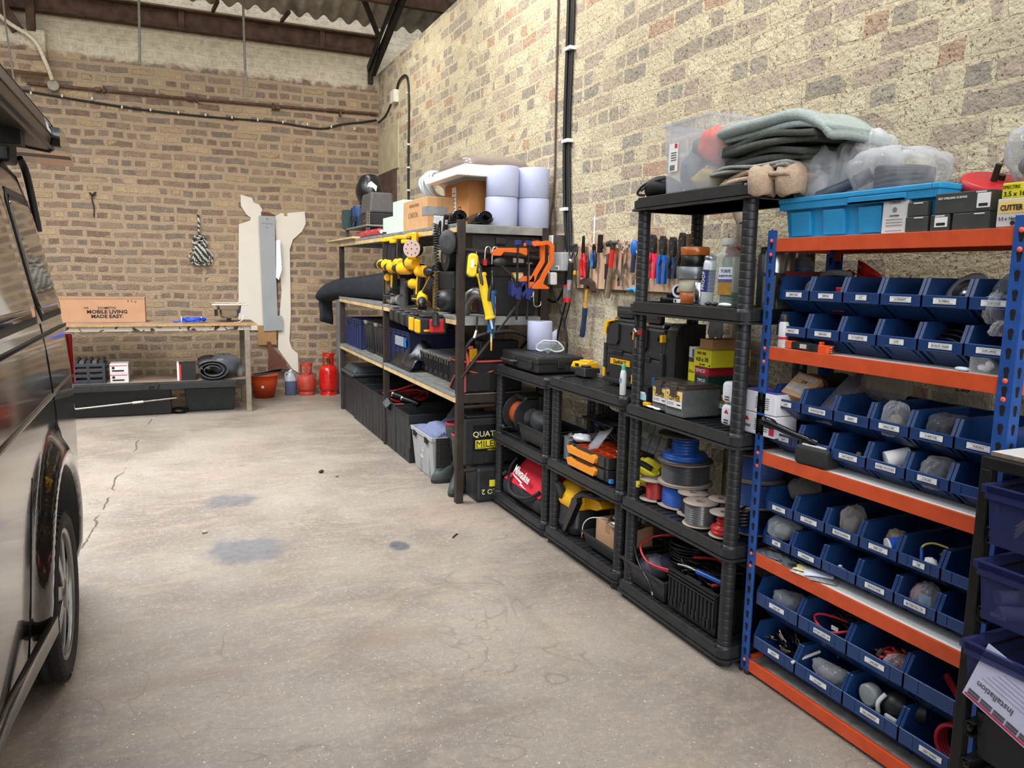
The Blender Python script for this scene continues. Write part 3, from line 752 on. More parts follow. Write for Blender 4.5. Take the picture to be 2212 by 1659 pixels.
# --------- dark van parked along the left
def van():
 PAINT=mat('van_paint','#17130f',.16,.25,0,coat=1,spec=.6)
 GLASSD=mat('privacy_glass','#0b0d0c',.03,0,0,spec=1,ior=1.7,coat=.6)
 RUB=mat('rubber_trim','#121212',.5,0,0)
 XC=-1.40;WY=3.22;FY=.22
 prof=[(.30,-.56),(.30,-.462),(.36,-.445),(.46,-.437),(.55,-.433),(.63,-.431),(.74,-.430),(.85,-.429),(.93,-.430),(1.0,-.431),(1.1,-.437),(1.17,-.443),(1.24,-.449),(1.33,-.462),(1.45,-.485),(1.58,-.509),(1.70,-.531),(1.82,-.555),(1.92,-.585),(1.99,-.64),(2.04,-.74),(2.07,-.95),(2.085,-1.2),(2.09,-1.4)]
 def sx(z):
  for (z0,x0),(z1,x1) in zip(prof[1:],prof[2:]):
   if z0<=z<=z1:return x0+(x1-x0)*(z-z0)/(z1-z0)
  return prof[1][1]
 def flare(y,z):
  best=0
  for wy in (WY,FY):
   r=math.hypot(y-wy,z-.37);t=max(0,1-abs(r-.475)/.11)
   best=max(best,t*t*(3-2*t))
  return.045*best*(1 if z<.95 else 0)
 zz=[.30,.30]+[.32+.02*k for k in range(34)]+[1.05,1.1,1.17,1.24,1.33,1.45,1.58,1.70,1.82,1.92,1.99,2.04,2.07,2.085,2.09]
 ys=[4.115,4.105,4.08,4.03]+[3.98-.02*k for k in range(74)]+[2.3,2.0,1.6,1.2,.95]+[.85-.025*k for k in range(54)]+[-.55,-.65,-.72,-.77,-.80]
 def topz(y):
  if y>.9:return 9
  if y>-.1:return 1.22+(y+.1)*.87
  return 1.22+(y+.1)*.35
 def ring(y):
  ins={4.115:.10,4.105:.05,4.08:.018,4.03:.004}.get(y,0)
  if y<-.5:ins=.22*((-.5-y)/.3)**2
  half=[]
  for i,z in enumerate(zz):
   x=-.60 if i==0 else sx(z)
   if i:x+=flare(y,z)
   z2=min(z,topz(y))
   x=x-ins
   yy=y-(max(0,z-1.3)*.10 if y>3.9 else 0)
   half.append((x,yy,z2-ins*.3*(z>1.5)+ins*.3*(z<.5)))
  return half+[(2*XC-x,y_,z) for x,y_,z in half[::-1][1:]]
 b=B(PAINT,smooth=True);b.rings([ring(y) for y in ys])
 me=b.mesh('t');o=bpy.data.objects.new('t',me);COL.objects.link(o)
 cutters=[]
 for wy in (WY,FY):
  for s in (0,1):
   c=B(RUB,smooth=True);x0=-.30 if s==0 else 2*XC+.30;x1=-.74 if s==0 else 2*XC+.74
   c.cyl((x0,wy,.36),(x1,wy,.37),.44,n=64)
   co=bpy.data.objects.new('c',c.mesh('c'));COL.objects.link(co);cutters.append(co)
   md=o.modifiers.new('b','BOOLEAN');md.operation='DIFFERENCE';md.solver='EXACT';md.object=co
   try:md.material_mode='TRANSFER'
   except Exception:pass
 bpy.context.view_layer.update()
 em=bpy.data.meshes.new_from_object(o.evaluated_get(bpy.context.evaluated_depsgraph_get()))
 bpy.data.objects.remove(o)
 for c in cutters:bpy.data.objects.remove(c)
 em.name='body'
 root=bpy.data.objects.new('van',None);COL.objects.link(root);root.location=(XC,1.7,0)
 inv=Matrix.Translation((-XC,-1.7,0));em.transform(inv)
 body=bpy.data.objects.new('body',em);COL.objects.link(body);body.parent=root
 def part(name,bb,parent=root,label=None):
  bb.v=[inv@v for v in bb.v]
  return link(name,bb,parent,label)
 def pane(bb,zs_,lo,hi,off,side=0,th=.004):
  P=[]
  for z in zs_:
   t=(z-zs_[0])/(zs_[-1]-zs_[0]);a=lo(t);c=hi(t);row=[]
   for k in range(15):
    y=a+(c-a)*k/14;x=sx(z)+off
    if side:x=2*XC-x
    yy=y-(max(0,z-1.3)*.10 if y>3.9 else 0)
    row.append((x,yy,z))
   P.append(row)
  if not side:P=P[::-1]
  bb.sheet(P,th)
 zl=[1.362+.045*k for k in range(11)]
 zf=[1.335+.0503*k for k in range(11)]
 for side in (0,1):
  for (ya,yb,nm) in ((3.42,4.02,'rear_quarter_window'),(2.02,3.34,'sliding_door_window'),(1.0,1.92,'front_door_window')):
   cor=lambda t,k=.05:k*(max(0,1-t*9)**2+max(0,(t-.86)*7)**2)
   f=B(RUB,smooth=True);pane(f,zf,lambda t:ya-.02+cor(t),lambda t:yb+.022-cor(t)-.05*t,.0012,side)
   g=B(GLASSD,smooth=True);pane(g,zl,lambda t:ya+cor(t),lambda t:yb-cor(t)-.055*t,.0042,side)
   fo=part('window_frame',f);part(nm,g,fo)
  def strip(pts,w,m_,off=.0016,th=.003):
   s=B(m_,smooth=True)
   P=[]
   for (y,z) in pts:
    x=sx(z)+flare(y,z)+off;x=2*XC-x if side else x
    P.append((x,y,z))
   Q=[]
   for i,p in enumerate(P):
    a=P[max(0,i-1)];c=P[min(len(P)-1,i+1)]
    d=Vector((0,c[1]-a[1],c[2]-a[2])).normalized();n=Vector((0,-d.z,d.y))*w/2
    Q.append([Vector(p)+n,Vector(p)-n])
   if side:Q=Q[::-1]
   s.sheet(Q,th);return s
  part('door_seam',strip([(3.38,1.33),(3.38,1.2),(3.38,1.08),(3.40,.98),(3.36,.92)],.005,RUB))
  part('door_seam',strip([(2.78,.88),(2.72,.80),(2.66,.65),(2.62,.5),(2.60,.36)],.005,RUB))
  part('door_seam',strip([(2.0,1.33),(1.98,1.0),(1.97,.7),(1.98,.36)],.005,RUB))
  part('door_rail',strip([(2.3,1.285),(3.4,1.285),(3.9,1.285),(4.06,1.282)],.016,RUB))
  part('crease_strip',strip([(1.0,1.055),(2.5,1.06),(3.4,1.06),(4.07,1.055)],.012,mat('dark_chrome','#55504a',.2,.9,0),.003,.006))
  part('side_sill',strip([(2.75,.395),(2.2,.392),(1.4,.39),(.7,.392)],.055,mat('sill_black','#26221f',.3,.3,0,coat=.5),.006,.02))
 for s in (0,1):
  l=B(mat('tail_lamp','#8c0f14',.1,0,0,coat=1),.006);q=(lambda x:x if s==0 else 2*XC-x)
  l.box(q(-.50),q(-.433),4.07,4.122,1.0,1.24);part('tail_lamp',l)
 bp=B(mat('bumper_black','#141313',.3,0,0,coat=.6),.02);bp.box(-2.32,-.48,4.02,4.19,.36,.66);part('rear_bumper',bp)
 TY=mat('tyre','#1c1b1b',.75,0,.15,60,.1);AL=mat('alloy','#8f8e8a',.3,.85,.06);AB=mat('alloy_black','#0d0d0d',.45,.2,0)
 def wheel():
  r,rr,w=.345,.262,.215
  t=B(TY,smooth=True)
  pr=[(rr-.01,-w*.40),(rr+.03,-w*.47),(r-.03,-w*.50),(r-.008,-w*.44),(r,-w*.36)]
  for k in range(4):
   c=-w*.27+k*w*.18;pr+=[(r,c-.010),(r-.009,c-.006),(r-.009,c+.004),(r,c+.008)]
  pr+=[(r,w*.36),(r-.008,w*.44),(r-.03,w*.50),(rr+.03,w*.47),(rr-.01,w*.40)]
  t.lathe(pr,64,True,False)
  for k in range(48):
   a=2*PI*k/48
   t.at(0,0,0,a);t.box(r-.010,r+.0012,-.0035,.0035,w*.30,w*.47);t.box(r-.010,r+.0012,.01,.017,-w*.47,-w*.30)
  t.home()
  m=B(AB,smooth=True);m.lathe([(rr-.005,-w*.42),(rr-.02,-w*.3),(rr-.03,0),(.10,.02),(.0001,.02)],48,True,False)
  rim=B(AL,.002,smooth=True);rim.lathe([(rr+.004,w*.40),(rr+.006,w*.44),(rr-.004,w*.45),(rr-.014,w*.42),(rr-.016,w*.36)],64,True,False)
  sp=[]
  for k in range(7):
   s_=B(AL,.003);a=2*PI*k/7
   s_.at(0,0,0,a)
   pts=[(.045,-.030),(.12,-.042),(.19,-.052),(.248,-.085),(.252,-.035),(.252,.012),(.19,.006),(.12,.008),(.045,.018)]
   vs=[(x,y,.076+.016*(1-(x/.26)**2)) for x,y in pts]+[(x,y,.045) for x,y in pts];n=len(pts)
   s_.add(vs,[tuple(range(n)),tuple(range(2*n-1,n-1,-1))]+[(n+i,n+(i+1)%n,(i+1)%n,i) for i in range(n)],False)
   s_.home();sp.append(('spoke',s_))
  hub=B(AL,smooth=True);hub.lathe([(.062,.05),(.060,.092),(.045,.100),(.03,.102),(.0001,.102)],24,True,False)
  return t,m,rim,sp,hub
 t,m,rim,sp,hub=wheel()
 w0=bpy.data.objects.new('wheel',None);COL.objects.link(w0);w0.parent=root
 parts(w0,[('tyre',t),('wheel_disc',m),('rim',rim),('hub_cap',hub)]+sp)
 w0.rotation_euler=(0,PI/2,0);w0.location=(-.505-XC,WY-1.7,.317);w0.scale=(.918,.918,.95)
 for (x,y,s) in ((-.512,FY,1),(2*XC+.512,FY,-1),(2*XC+.512,WY,-1)):
  c=w0.copy();COL.objects.link(c);c.location=(x-XC,y-1.7,.317);c.rotation_euler=(0,s*PI/2,0)
  for ch in list(w0.children):
   d=ch.copy();COL.objects.link(d);d.parent=c
 AW=mat('awning_case','#5b5148',.38,.6,.05,8);AWD=mat('awning_dark','#0f0f0f',.4,.2,0)
 a=B(AW,.003);
 a.prism([(-.64,2.075),(-.475,2.05),(-.452,2.066),(-.445,2.10),(-.452,2.145),(-.475,2.182),(-.53,2.205),(-.64,2.20)],'y',1.05,4.03,False)
 c=B(AWD,.003);c.prism([(-.64,2.067),(-.472,2.042),(-.447,2.062),(-.440,2.10),(-.447,2.149),(-.472,2.188),(-.53,2.212),(-.64,2.208)],'y',4.03,4.06)
 g=B(AWD);g.box(-.4465,-.442,1.05,4.03,2.098,2.103);g.box(-.470,-.448,1.05,4.03,2.056,2.0595);g.prism([(-.4585,2.158),(-.4545,2.154),(-.4510,2.156),(-.4555,2.161)],'y',1.05,4.03)
 k=B(mat('awning_bracket','#161616',.5,.4,0),.003)
 for y in (1.4,2.4,3.5):
  k=B(mat('awning_bracket','#161616'),.003);k.box(-.66,-.50,y,y+.10,2.00,2.075);part('awning_bracket',k)
 st=B(WHITEP);st.prism([(-.4555,2.155),(-.4450,2.105),(-.4440,2.105),(-.4545,2.156)],'y',3.80,3.98);st.m(INK)
 st.at(-.4455,3.895,2.13,RX,0,0);st.text('F45',.036,0,0,-.002,.001);st.home()
 part('awning_case',a);part('awning_end_cap',c);part('awning_groove',g);part('sticker',st,root,'white sticker with dark lettering')
 sp_=B(PAINT,smooth=True)
 R_=[]
 for j in range(17):
  u=j/16;x=-.415-1.97*u;e=(2*u-1)**4
  R_.append([(x,y,z+.012*(1-e)) for y,z in ((3.92,2.135),(4.08,2.14),(4.25,2.118),(4.37,2.075),(4.44,2.03),(4.34,2.052),(4.2,2.062),(4.06,2.055),(3.92,2.06))])
 sp_.rings(R_,True);part('spoiler',sp_)
 rk=B(RUB,smooth=True);rk.tube([(-.60,4.12,2.02),(-.585,4.16,1.97),(-.565,4.15,1.85),(-.545,4.13,1.7)],.016,8,4);part('rack_arm',rk)
 lh=B(RUB,.01);lh.box(-.70,-.60,3.9,4.08,1.98,2.07);part('spoiler_mount',lh)
 root['label']='black van with a roof awning and spoiler, parked along the left edge';root['category']='van'
van()
# --------- bench group at the back wall
def back_group():
 WOOD=mat('bench_ply','#8b7763',.7,0,.3,5,.1);EDGE=mat('ply_edge','#a9834f',.8,0,.25,30)
 def flaky():
  m=bpy.data.materials.new('flaking_paint');m.use_nodes=True;nt=m.node_tree;N=nt.nodes;L=nt.links;b=N['Principled BSDF']
  tc=N.new('ShaderNodeTexCoord');nz=N.new('ShaderNodeTexNoise');nz.inputs['Scale'].default_value=16;nz.inputs['Detail'].default_value=6;nz.inputs['Distortion'].default_value=.6
  L.new(tc.outputs['Object'],nz.inputs['Vector']);r=N.new('ShaderNodeValToRGB');e=r.color_ramp.elements
  e[0].position=.42;e[0].color=srgb('#4a3d31');e[1].position=.46;e[1].color=srgb('#c9c3b6');L.new(nz.outputs['Fac'],r.inputs['Fac']);L.new(r.outputs['Color'],b.inputs['Base Color']);b.inputs['Roughness'].default_value=.8
  return m
 FL=flaky();LEG=mat('leg_steel','#857a6d',.6,.4,.3,14)
 top=B(WOOD,.002);top.box(-2.2,.83,8.74,9.50,.945,.963);top.m(EDGE).box(-2.2,.832,8.735,8.741,.944,.964)
 ap=B(FL,.002);ap.box(-2.15,.76,8.77,8.80,.895,.944);ap2=B(FL,.002);ap2.box(-2.15,.76,9.44,9.47,.895,.944)
 se=B(FL,.002);se.box(.73,.77,8.80,9.44,.90,.944)
 P=[('bench_top',top),('apron',ap),('apron',ap2),('side_rail',se)]
 for x,y in ((.70,8.76),(.70,9.43),(-2.15,8.76),(-2.15,9.43)):
  b=B(LEG,.003);b.box(x,x+.055,y,y+.045,0,.90);P.append(('leg',b))
 lo=B(mat('low_shelf_wood','#7b6a5a',.8,0,.25,6),.002);lo.box(-2.1,.74,8.84,9.44,.335,.355)
 P.append(('lower_shelf',lo))
 b=B(DARKST,.003)
 b.box(-2.15,.74,8.80,8.84,.30,.352);P.append(('lower_rail',b))
 thing('workbench','long worn timber workbench with flaking white apron against the back wall','workbench',P)
 CB=mat('cardboard_brown','#ad8464',.85,0,.06,8)
 b=B(CB,.004);b.box(-1.25,-.27,9.12,9.44,.964,1.225);b.m(mat('cardboard_lid','#9b775b',.85)).box(-1.25,-.268,9.118,9.44,1.205,1.228)
 t=B(INK);t.at(-.67,9.119,0);t.text('DOMETIC',.034,.04,1.118,0,.001,1.15,bold=.012);t.text('MOBILE LIVING',.050,.04,1.078,0,.001,1.12,bold=.03);t.text('MADE EASY.',.050,.04,1.030,0,.001,1.12,bold=.03);t.home()
 t.at(-.815,9.119,1.118)
 for s in (0,1):t.tube([(-.03+s*.022,0,-.006),(-.02+s*.022,0,.008),(-.01+s*.022,0,-.006)],.0025,6,3)
 t.home()
 ic=[]
 for k,x in enumerate((-.43,-.395,-.36)):
  i_=B(INK);i_.at(x,9.119,1.185)
  if k==0:i_.prism([(-.008,.01),(.008,.01),(0,-.004)],'y',-.001,0);i_.box(-.0015,.0015,-.001,0,-.012,-.004)
  elif k==1:i_.prism([(-.008,.002),(.008,.002),(0,.013)],'y',-.001,0);i_.box(-.0015,.0015,-.001,0,-.012,.002)
  else:i_.box(-.008,-.004,-.001,0,-.012,.01);i_.box(.004,.008,-.001,0,-.012,.01);i_.box(-.008,.008,-.001,0,-.012,-.008)
  i_.home();ic.append(('symbol',i_))
 thing('cardboard_box','long brown cardboard box with black slogan lettering on the workbench','box',[('carton',b),('lettering',t)]+ic)
 BLU=mat('cable_blue','#1742c4',.4,0,.1);b=B(BLU,smooth=True);rnd=random.Random(5)
 for k in range(9):
  P=[]
  for i in range(12):
   a=2*PI*i/12;P.append((.115*math.cos(a)*(1+rnd.uniform(-.12,.12)),.06*math.sin(a)*(1+rnd.uniform(-.2,.2)),.016+rnd.uniform(0,.035)))
  b.tube(P,.007,6,3,closed=True)
 b.tube([(-.10,0,.02),(-.17,-.03,.012),(-.2,0,.012),(-.16,.02,.01)],.007,6,4)
 c=B(mat('tie_white','#d8d8d4'),smooth=True)
 for x in (-.12,.08):c.tube([(x,.03*math.cos(a),.03+.03*math.sin(a)) for a in [k*PI/4 for k in range(8)]],.006,6,2,closed=True)
 thing('cable_coil','bright blue coiled cable lying on the workbench left of the sink','cable',[('coil',b),('tie',c)],(.20,9.0,.964))
 SS=mat('stainless','#b9b6ae',.25,1,.05,20)
 b=B(SS,.003)
 b.ring((-.13,-.14),(.13,.14),.196,.204,.055,.003)
 o=[]
 for z,w,d,r in ((.198,.135,.145,.03),(.18,.128,.138,.04),(.14,.122,.13,.045),(.135,.105,.12,.045),(.07,.10,.112,.05),(.045,.08,.095,.05)):
  o.append([(p[0],p[1],z) for p in rrect(-w,w,-d,d,r,4)])
 b.rings(o[::-1],True,True,False)
 lip=B(SS,.002);lip.box(-.185,.185,-.196,-.190,.188,.207);lip.box(-.185,.185,.190,.196,.188,.207)
 d=B(SS,smooth=True);d.lathe([(.020,0),(.022,.03),(.03,.034),(.032,.047)],20)
 ho=B(mat('hose_white','#d8d6cf',.4),smooth=True);ho.tube([(.10,-.10,.12),(.14,-.12,.08),(.13,-.14,.03),(.09,-.18,.006),(.04,-.24,.004)],.005,6,6)
 bl=B(BLU,smooth=True);bl.cyl((.105,-.10,.10),(.11,-.105,.14),.009)
 hg=B(mat('hinge_black','#1e1d1c',.5),.004);hg.box(-.155,-.12,-.12,-.08,.07,.14)
 thing('sink','small stainless steel sink bowl set upside up on the workbench end','sink',[('bowl',b),('lip',lip),('drain',d),('hose',ho),('valve',bl),('tap_mount',hg)],(.57,9.13,.964))
 GR=mat('crate_dark','#2e3236',.5,0,.15)
 b=B(GR,.003);x0,x1,y0,y1=-.96,-.66,8.85,9.20
 b.box(x0,x1,y0,y1,.356,.366)
 for z in (.366,.42,.475,.53):b.box(x0,x1,y0,y0+.012,z,z+.028);b.box(x1-.012,x1,y0,y1,z,z+.028);b.box(x0,x0+.012,y0,y1,z,z+.028);b.box(x0,x1,y1-.012,y1,z,z+.028)
 for x in (x0,x0+.13,x1-.03):b.box(x,x+.03,y0-.001,y0+.013,.366,.56)
 for k in range(5):
  w=B(GR)
 r_=[]
 for k in range(5):
  w=B(mat('rod_grey','#5a5a58',.5,.3,.1) if k%2 else GR,smooth=True);w.cyl((-.93+k*.058,8.87,.575),(-.92+k*.058,9.18,.585),.022);r_.append(w)
 thing('crate','dark slatted plastic crate on the bench lower shelf behind the van','crate',b)
 for k,w in enumerate(r_):thing('tube_offcut',['darkest tube offcut lying across the slatted crate, leftmost','grey tube offcut in the slatted crate, second from the left','dark tube offcut in the middle on the slatted crate','grey tube offcut in the slatted crate, second from the right','dark tube offcut at the right edge of the slatted crate'][k],'tube',w,group='tube offcuts on the slatted crate')
 RB=mat('carton_white','#cfcac4',.7,0,.06);PK=mat('carton_pink','#b8405c',.6)
 for k in range(2):
  b=B(RB,.002);z=.356+k*.098;b.box(-.62,-.45,8.86,9.14,z,z+.096);b.m(PK).box(-.6205,-.46,8.8585,8.86,z+.076,z+.084)
  t=B(INK);t.at(-.60,8.859,z+.05)
  t.box(0,.025,-.001,0,-.005,.02);t.box(0,.11,-.001,0,-.03,-.015)
  t.home()
  thing('carton',['small white carton with a pink stripe, lower of two on the bench shelf','small white carton with a pink stripe, upper of two on the bench shelf'][k],'box',[('box',b),('print',t)],group='white and pink cartons under the bench')
 b=B(mat('black_card','#1b1a1a',.6),.002);b.box(.03,.20,8.86,9.1,.356,.53);b.m(mat('red_print','#c2202b',.5)).box(.035,.055,8.8585,8.86,.356,.525);b.m(WHITEP).box(.015,.035,8.858,9.1,.356,.54)
 thing('carton','torn black carton with a red stripe beside the rolled grey mat','box',b)
 MATG=mat('mat_grey','#4a4b4c',.8,0,.15,30,.1);b=B(MATG,smooth=True);P=[]
 for i in range(46):
  t=i/45*2.4*2*PI;r=.045+.028*t/(2*PI);P.append((r*1.5*math.cos(t),r*.95*math.sin(t)))
 rows=[[(.37+p[0],y,.356+.105+p[1]) for p in P] for y in (8.80,9.0,9.25,9.42)]
 b.sheet(rows,.008)
 thing('rolled_mat','rolled grey mat lying end-on under the workbench','mat',b)
 b=B(clearmat('bag_dark_clear','#8a929a',.15,.55),smooth=True);b.ell((.50,9.0,.50),(.17,.14,.115),22,14,.12,4,.85)
 c=B(MATG,smooth=True);c.ell((.50,9.02,.485),(.145,.11,.09),20,12,.1,8)
 thing('plastic_bag','grey cloth packed in a crinkled clear plastic bag under the bench','bag',[('bag',b),('contents',c)],ry=.0)
 b=B(mat('plastic_cup','#8d8a86',.4),smooth=True);b.lathe([(.03,0),(.045,.03),(.055,.09),(.03,.12),(.008,.13)],16);b.cyl((0,0,.12),(0,0,.16),.01)
 thing('funnel','small grey funnel-shaped part at the right end of the bench shelf','funnel',b,(.66,9.05,.356))
 b=B(BLK,.004);b.box(-1.0,.60,8.70,8.80,.305,.345);b.box(-1.0,.60,8.69,8.705,.29,.36)
 b2=B(BLK,.003);b2.prism([(-.34,.30),(-.31,.36),(-.16,.36),(-.19,.30),(-.215,.30),(-.20,.335),(-.25,.335),(-.265,.30)],'y',8.66,8.69)
 thing('vehicle_rail','long black vehicle side rail lying along the bench lower shelf','rail',[('rail',b),('bracket',b2)],(0,0,0))
 b=B(BLK,.006);b.prism([(.80,.37),(1.20,.40),(1.22,.415),(1.13,.42),(1.08,.375),(.82,.335)],'y',9.1,9.16)
 thing('wiper_arm','black bracket arm sticking out right of the bench over the orange bucket','bracket',b)
 SH=mat('silver_tube','#a9a49a',.35,.8,.1)
 b=B(SH,smooth=True);b.cyl((-1.1,8.72,.11),(.0,8.78,.185),.009);b.m(mat('joint_pale','#d8d3c8',.5)).cyl((-.42,8.756,.156),(-.32,8.762,.163),.013)
 thing('metal_pole','thin metal pole leaning low in front of the black trays under the bench','pole',b)
 b=B(mat('black_vinyl','#0e0f10',.4,0,.1),.01);b.box(-1.6,-.05,8.86,9.4,.0,.29)
 thing('long_case','long black trunk on the floor under the left part of the workbench','trunk',b)
 b=B(mat('dark_green_case','#1d2726',.45,0,.15),.01);b.frus((.10,8.95),(.58,9.35),0,.26,(.08,8.93),(.60,9.37))
 thing('storage_case','dark green-black case on the floor under the right end of the bench','case',b)
 b=B(mat('black_vinyl','#0e0f10'),smooth=True);b.ell((.02,8.90,.03),(.09,.06,.03),14,8,.3,2)
 thing('cable_heap','small heap of black cable on the floor at the end of the metal pole','cable',b)
 TW=mat('template_cream','#cfc8bb',.6,0,.04,4);TG=mat('template_grey','#8f9294',.45,0,.05,6);TB=mat('template_brown','#5e3527',.6,0,.15);TT=mat('template_tan','#9b7447',.6,0,.1)
 def tmpl(pts,y,m,lab,extra=None,th=.008):
  b=B(m,.0015);b.prism(pts,'y',y-th,y);P=[('board',b)]
  if extra:P+=extra
  return thing('template',lab,'template',P)
 tmpl([(.74,.80),(1.06,.80),(1.05,2.13),(1.04,2.28),(1.0,2.33),(.95,2.345),(.93,2.40),(.80,2.43),(.80,2.30),(.86,2.20),(.91,2.165),(.90,2.13),(.77,2.08),(.75,1.5),(.73,.9)],9.985,TW,'cream cut-out panel with a notched head, leftmost of those hanging on the back wall')
 tmpl([(1.19,2.19),(1.26,2.235),(1.30,2.235),(1.30,2.20),(1.34,2.20),(1.34,2.24),(1.55,2.27),(1.56,2.12),(1.51,2.02),(1.40,1.92),(1.36,1.80),(1.355,1.0),(1.33,.66),(1.36,.56),(1.43,.50),(1.435,.25),(1.36,.30),(1.28,.42),(1.19,.56),(1.20,.80),(1.25,1.3),(1.20,1.9)],9.985,TW,'cream cut-out panel with a flared top and long tail, right of the grey strip')
 tmpl([(1.03,2.24),(1.10,2.24),(1.19,2.21),(1.20,1.2),(1.09,.9),(1.06,.9),(1.04,1.7)],9.972,TB,'dark brown template edge showing behind the tall grey strip')
 tmpl([(.95,.86),(1.17,.86),(1.17,.62),(.95,.62)],9.955,TT,'tan square-ended template below the cream one')
 tmpl([(1.06,.34),(1.06,.30),(1.28,.27),(1.285,.38),(1.20,.50),(1.12,.58),(1.10,.66),(1.05,.66),(1.07,.5)],9.93,TB,'chocolate brown curved template hanging lowest of all')
 ho=B(HOLE);ho.cyl((1.095,9.925,2.155),(1.095,9.932,2.155),.006)
 tx=B(mat('pencil_grey','#5d6063',.7));tx.at(1.095,9.9315,2.10);tx.text('VW Pass Panel',.028,0,0,0,.001,.8);tx.text('Pass',.024,0,-.045,0,.001,.8);tx.home()
 bw=B(mat('bubble_wrap','#dfe3e6',.25,0,.1),smooth=False)
 bw.prism([(1.19,1.90),(1.235,1.91),(1.25,1.55),(1.21,1.42),(1.18,1.45)],'y',9.90,9.93)
 tmpl([(1.0,2.19),(1.185,2.19),(1.18,1.60),(1.19,.98),(1.245,.98),(1.245,.80),(1.02,.79)],9.94,TG,'tall grey metal strip with a drilled head hanging in front of the cream panels',[('hole',ho),('handwriting',tx),('bubble_wrap',bw)])
 def rope_mat():
  m=bpy.data.materials.new('rope_mixed');m.use_nodes=True;nt=m.node_tree;N=nt.nodes;L=nt.links;b=N['Principled BSDF'];b.inputs['Roughness'].default_value=.85
  tc=N.new('ShaderNodeTexCoord');w=N.new('ShaderNodeTexWave');w.inputs['Scale'].default_value=9;w.inputs['Distortion'].default_value=3;w.bands_direction='DIAGONAL'
  L.new(tc.outputs['Object'],w.inputs['Vector']);r=N.new('ShaderNodeValToRGB');r.color_ramp.interpolation='CONSTANT';e=r.color_ramp.elements
  e[0].color=srgb('#27302f');e[1].position=.5;e[1].color=srgb('#b6b4a8');L.new(w.outputs['Fac'],r.inputs['Fac']);L.new(r.outputs['Color'],b.inputs['Base Color']);return m
 RM=rope_mat();b=B(RM,smooth=True);rnd=random.Random(2)
 b.tube([(.315,9.97,2.19),(.325,9.965,2.1),(.318,9.96,2.0),(.325,9.955,1.93)],.013,7,5)
 for k in range(9):
  dx=(k-4)*.012
  b.tube([(.32+dx*.8,9.955-rnd.uniform(0,.03),1.93),(.325+dx*1.6,9.93+rnd.uniform(-.02,.02),1.85),(.325+dx,9.92,1.78),(.325+dx*1.6,9.93,1.68),(.33+dx*2.0,9.94,1.60+rnd.uniform(0,.04))],.010,6,4)
 for k in range(4):
  s=-1 if k%2 else 1;w=.08+.03*(k//2)
  b.tube([(.33,9.95,1.80),(.33+s*w*.8,9.95,1.76),(.335+s*w*1.15,9.955,1.68),(.335+s*w*.8,9.955,1.60),(.335,9.95,1.585)],.008,6,6)
 for z in (1.90,1.86):b.tube([(.325+.045*math.cos(a),9.935+.03*math.sin(a),z+.01*math.cos(a)) for a in [k*PI/5 for k in range(10)]],.010,6,2,closed=True)
 thing('rope','black and white flecked rope looped up on the back wall','rope',b)
 b=B(mat('twig','#2c2622',.9),smooth=True);b.tube([(-.76,9.97,2.36),(-.78,9.97,2.30),(-.765,9.975,2.2),(-.77,9.98,2.09)],.007,5,4);b.tube([(-.80,9.97,2.36),(-.77,9.965,2.33),(-.74,9.97,2.37)],.012,5,3)
 thing('wall_hook','rusty hook with a scrap of wire, left of the rope on the back wall','hook',b)
 OR=mat('bucket_orange','#c8491c',.45,0,.1)
 b=B(OR,smooth=True);b.lathe([(.001,.004),(.115,.004),(.118,0),(.155,.20),(.163,.27),(.172,.272),(.170,.28),(.158,.28),(.150,.20),(.112,.010),(.001,.010)],40,True,False)
 l=B(WHITEP);l.at(0,0,0,-.25);l.box(-.01,.02,-.150,-.147,.13,.16);l.home()
 h=B(mat('handle_black','#222',.5) if False else BLK,smooth=True);h.tube([(-.165,0,.25),(-.17,-.10,.20),(-.12,-.17,.19)],.004,6,4)
 thing('bucket','round orange plastic bucket with a small white sticker by the bench leg','bucket',[('pail',b),('sticker',l),('handle',h)],(.985,9.72,0))
 J=mat('jug_milky','#9aa1a8',.25,0,.05,10);JL=mat('jug_blue_liquid','#4d5672',.2,0,.05)
 b=B(JL,smooth=True);b.rings([[(p[0],p[1],z) for p in rrect(-w,w,-d,d,.04,4)] for z,w,d in ((0,.062,.052),(.01,.068,.056),(.18,.068,.056))],True,True,False)
 c=B(J,smooth=True);c.rings([[(p[0],p[1],z) for p in rrect(-w,w,-d,d,r,4)] for z,w,d,r in ((.18,.068,.056,.04),(.22,.064,.052,.04),(.27,.035,.03,.025),(.285,.022,.022,.02),(.30,.02,.02,.019))],True,False,True)
 k=B(mat('cap_grey','#b6b7b5',.4),smooth=True);k.lathe([(.024,.29),(.024,.318),(.018,.322)],18)
 hh=B(J,smooth=True);hh.tube([(-.02,0,.285),(-.06,0,.27),(-.062,0,.20)],.010,8,5)
 thing('jug','clear jug half full of dark blue liquid between bucket and gas bottles','jug',[('lower_body',b),('upper_body',c),('cap',k),('handle',hh)],(1.31,9.80,0))
 def gas(r,h,m,sq):
  b=B(m,smooth=True)
  b.lathe([(r*.55,.04),(r*.85,.05),(r*.98,.09),(r,.13),(r,h-.12),(r*.99,h-.08),(r*.88,h-.04),(r*.60,h-.012),(r*.25,h),(.001,h)],40,True,False)
  b.lathe([(r*1.003,h*.48),(r*1.008,h*.485),(r*1.008,h*.5),(r*1.003,h*.505)],40,True,False)
  f=B(m,.003,smooth=True);f.lathe([(r*.80,0),(r*.84,.002),(r*.82,.05),(r*.79,.05)],32,True,False)
  if sq:f.lathe([(r*.90,.0),(r*.93,.006),(r*.90,.015),(r*.80,.018)],32,True,False)
  g=B(m,.003);R_=r*.62
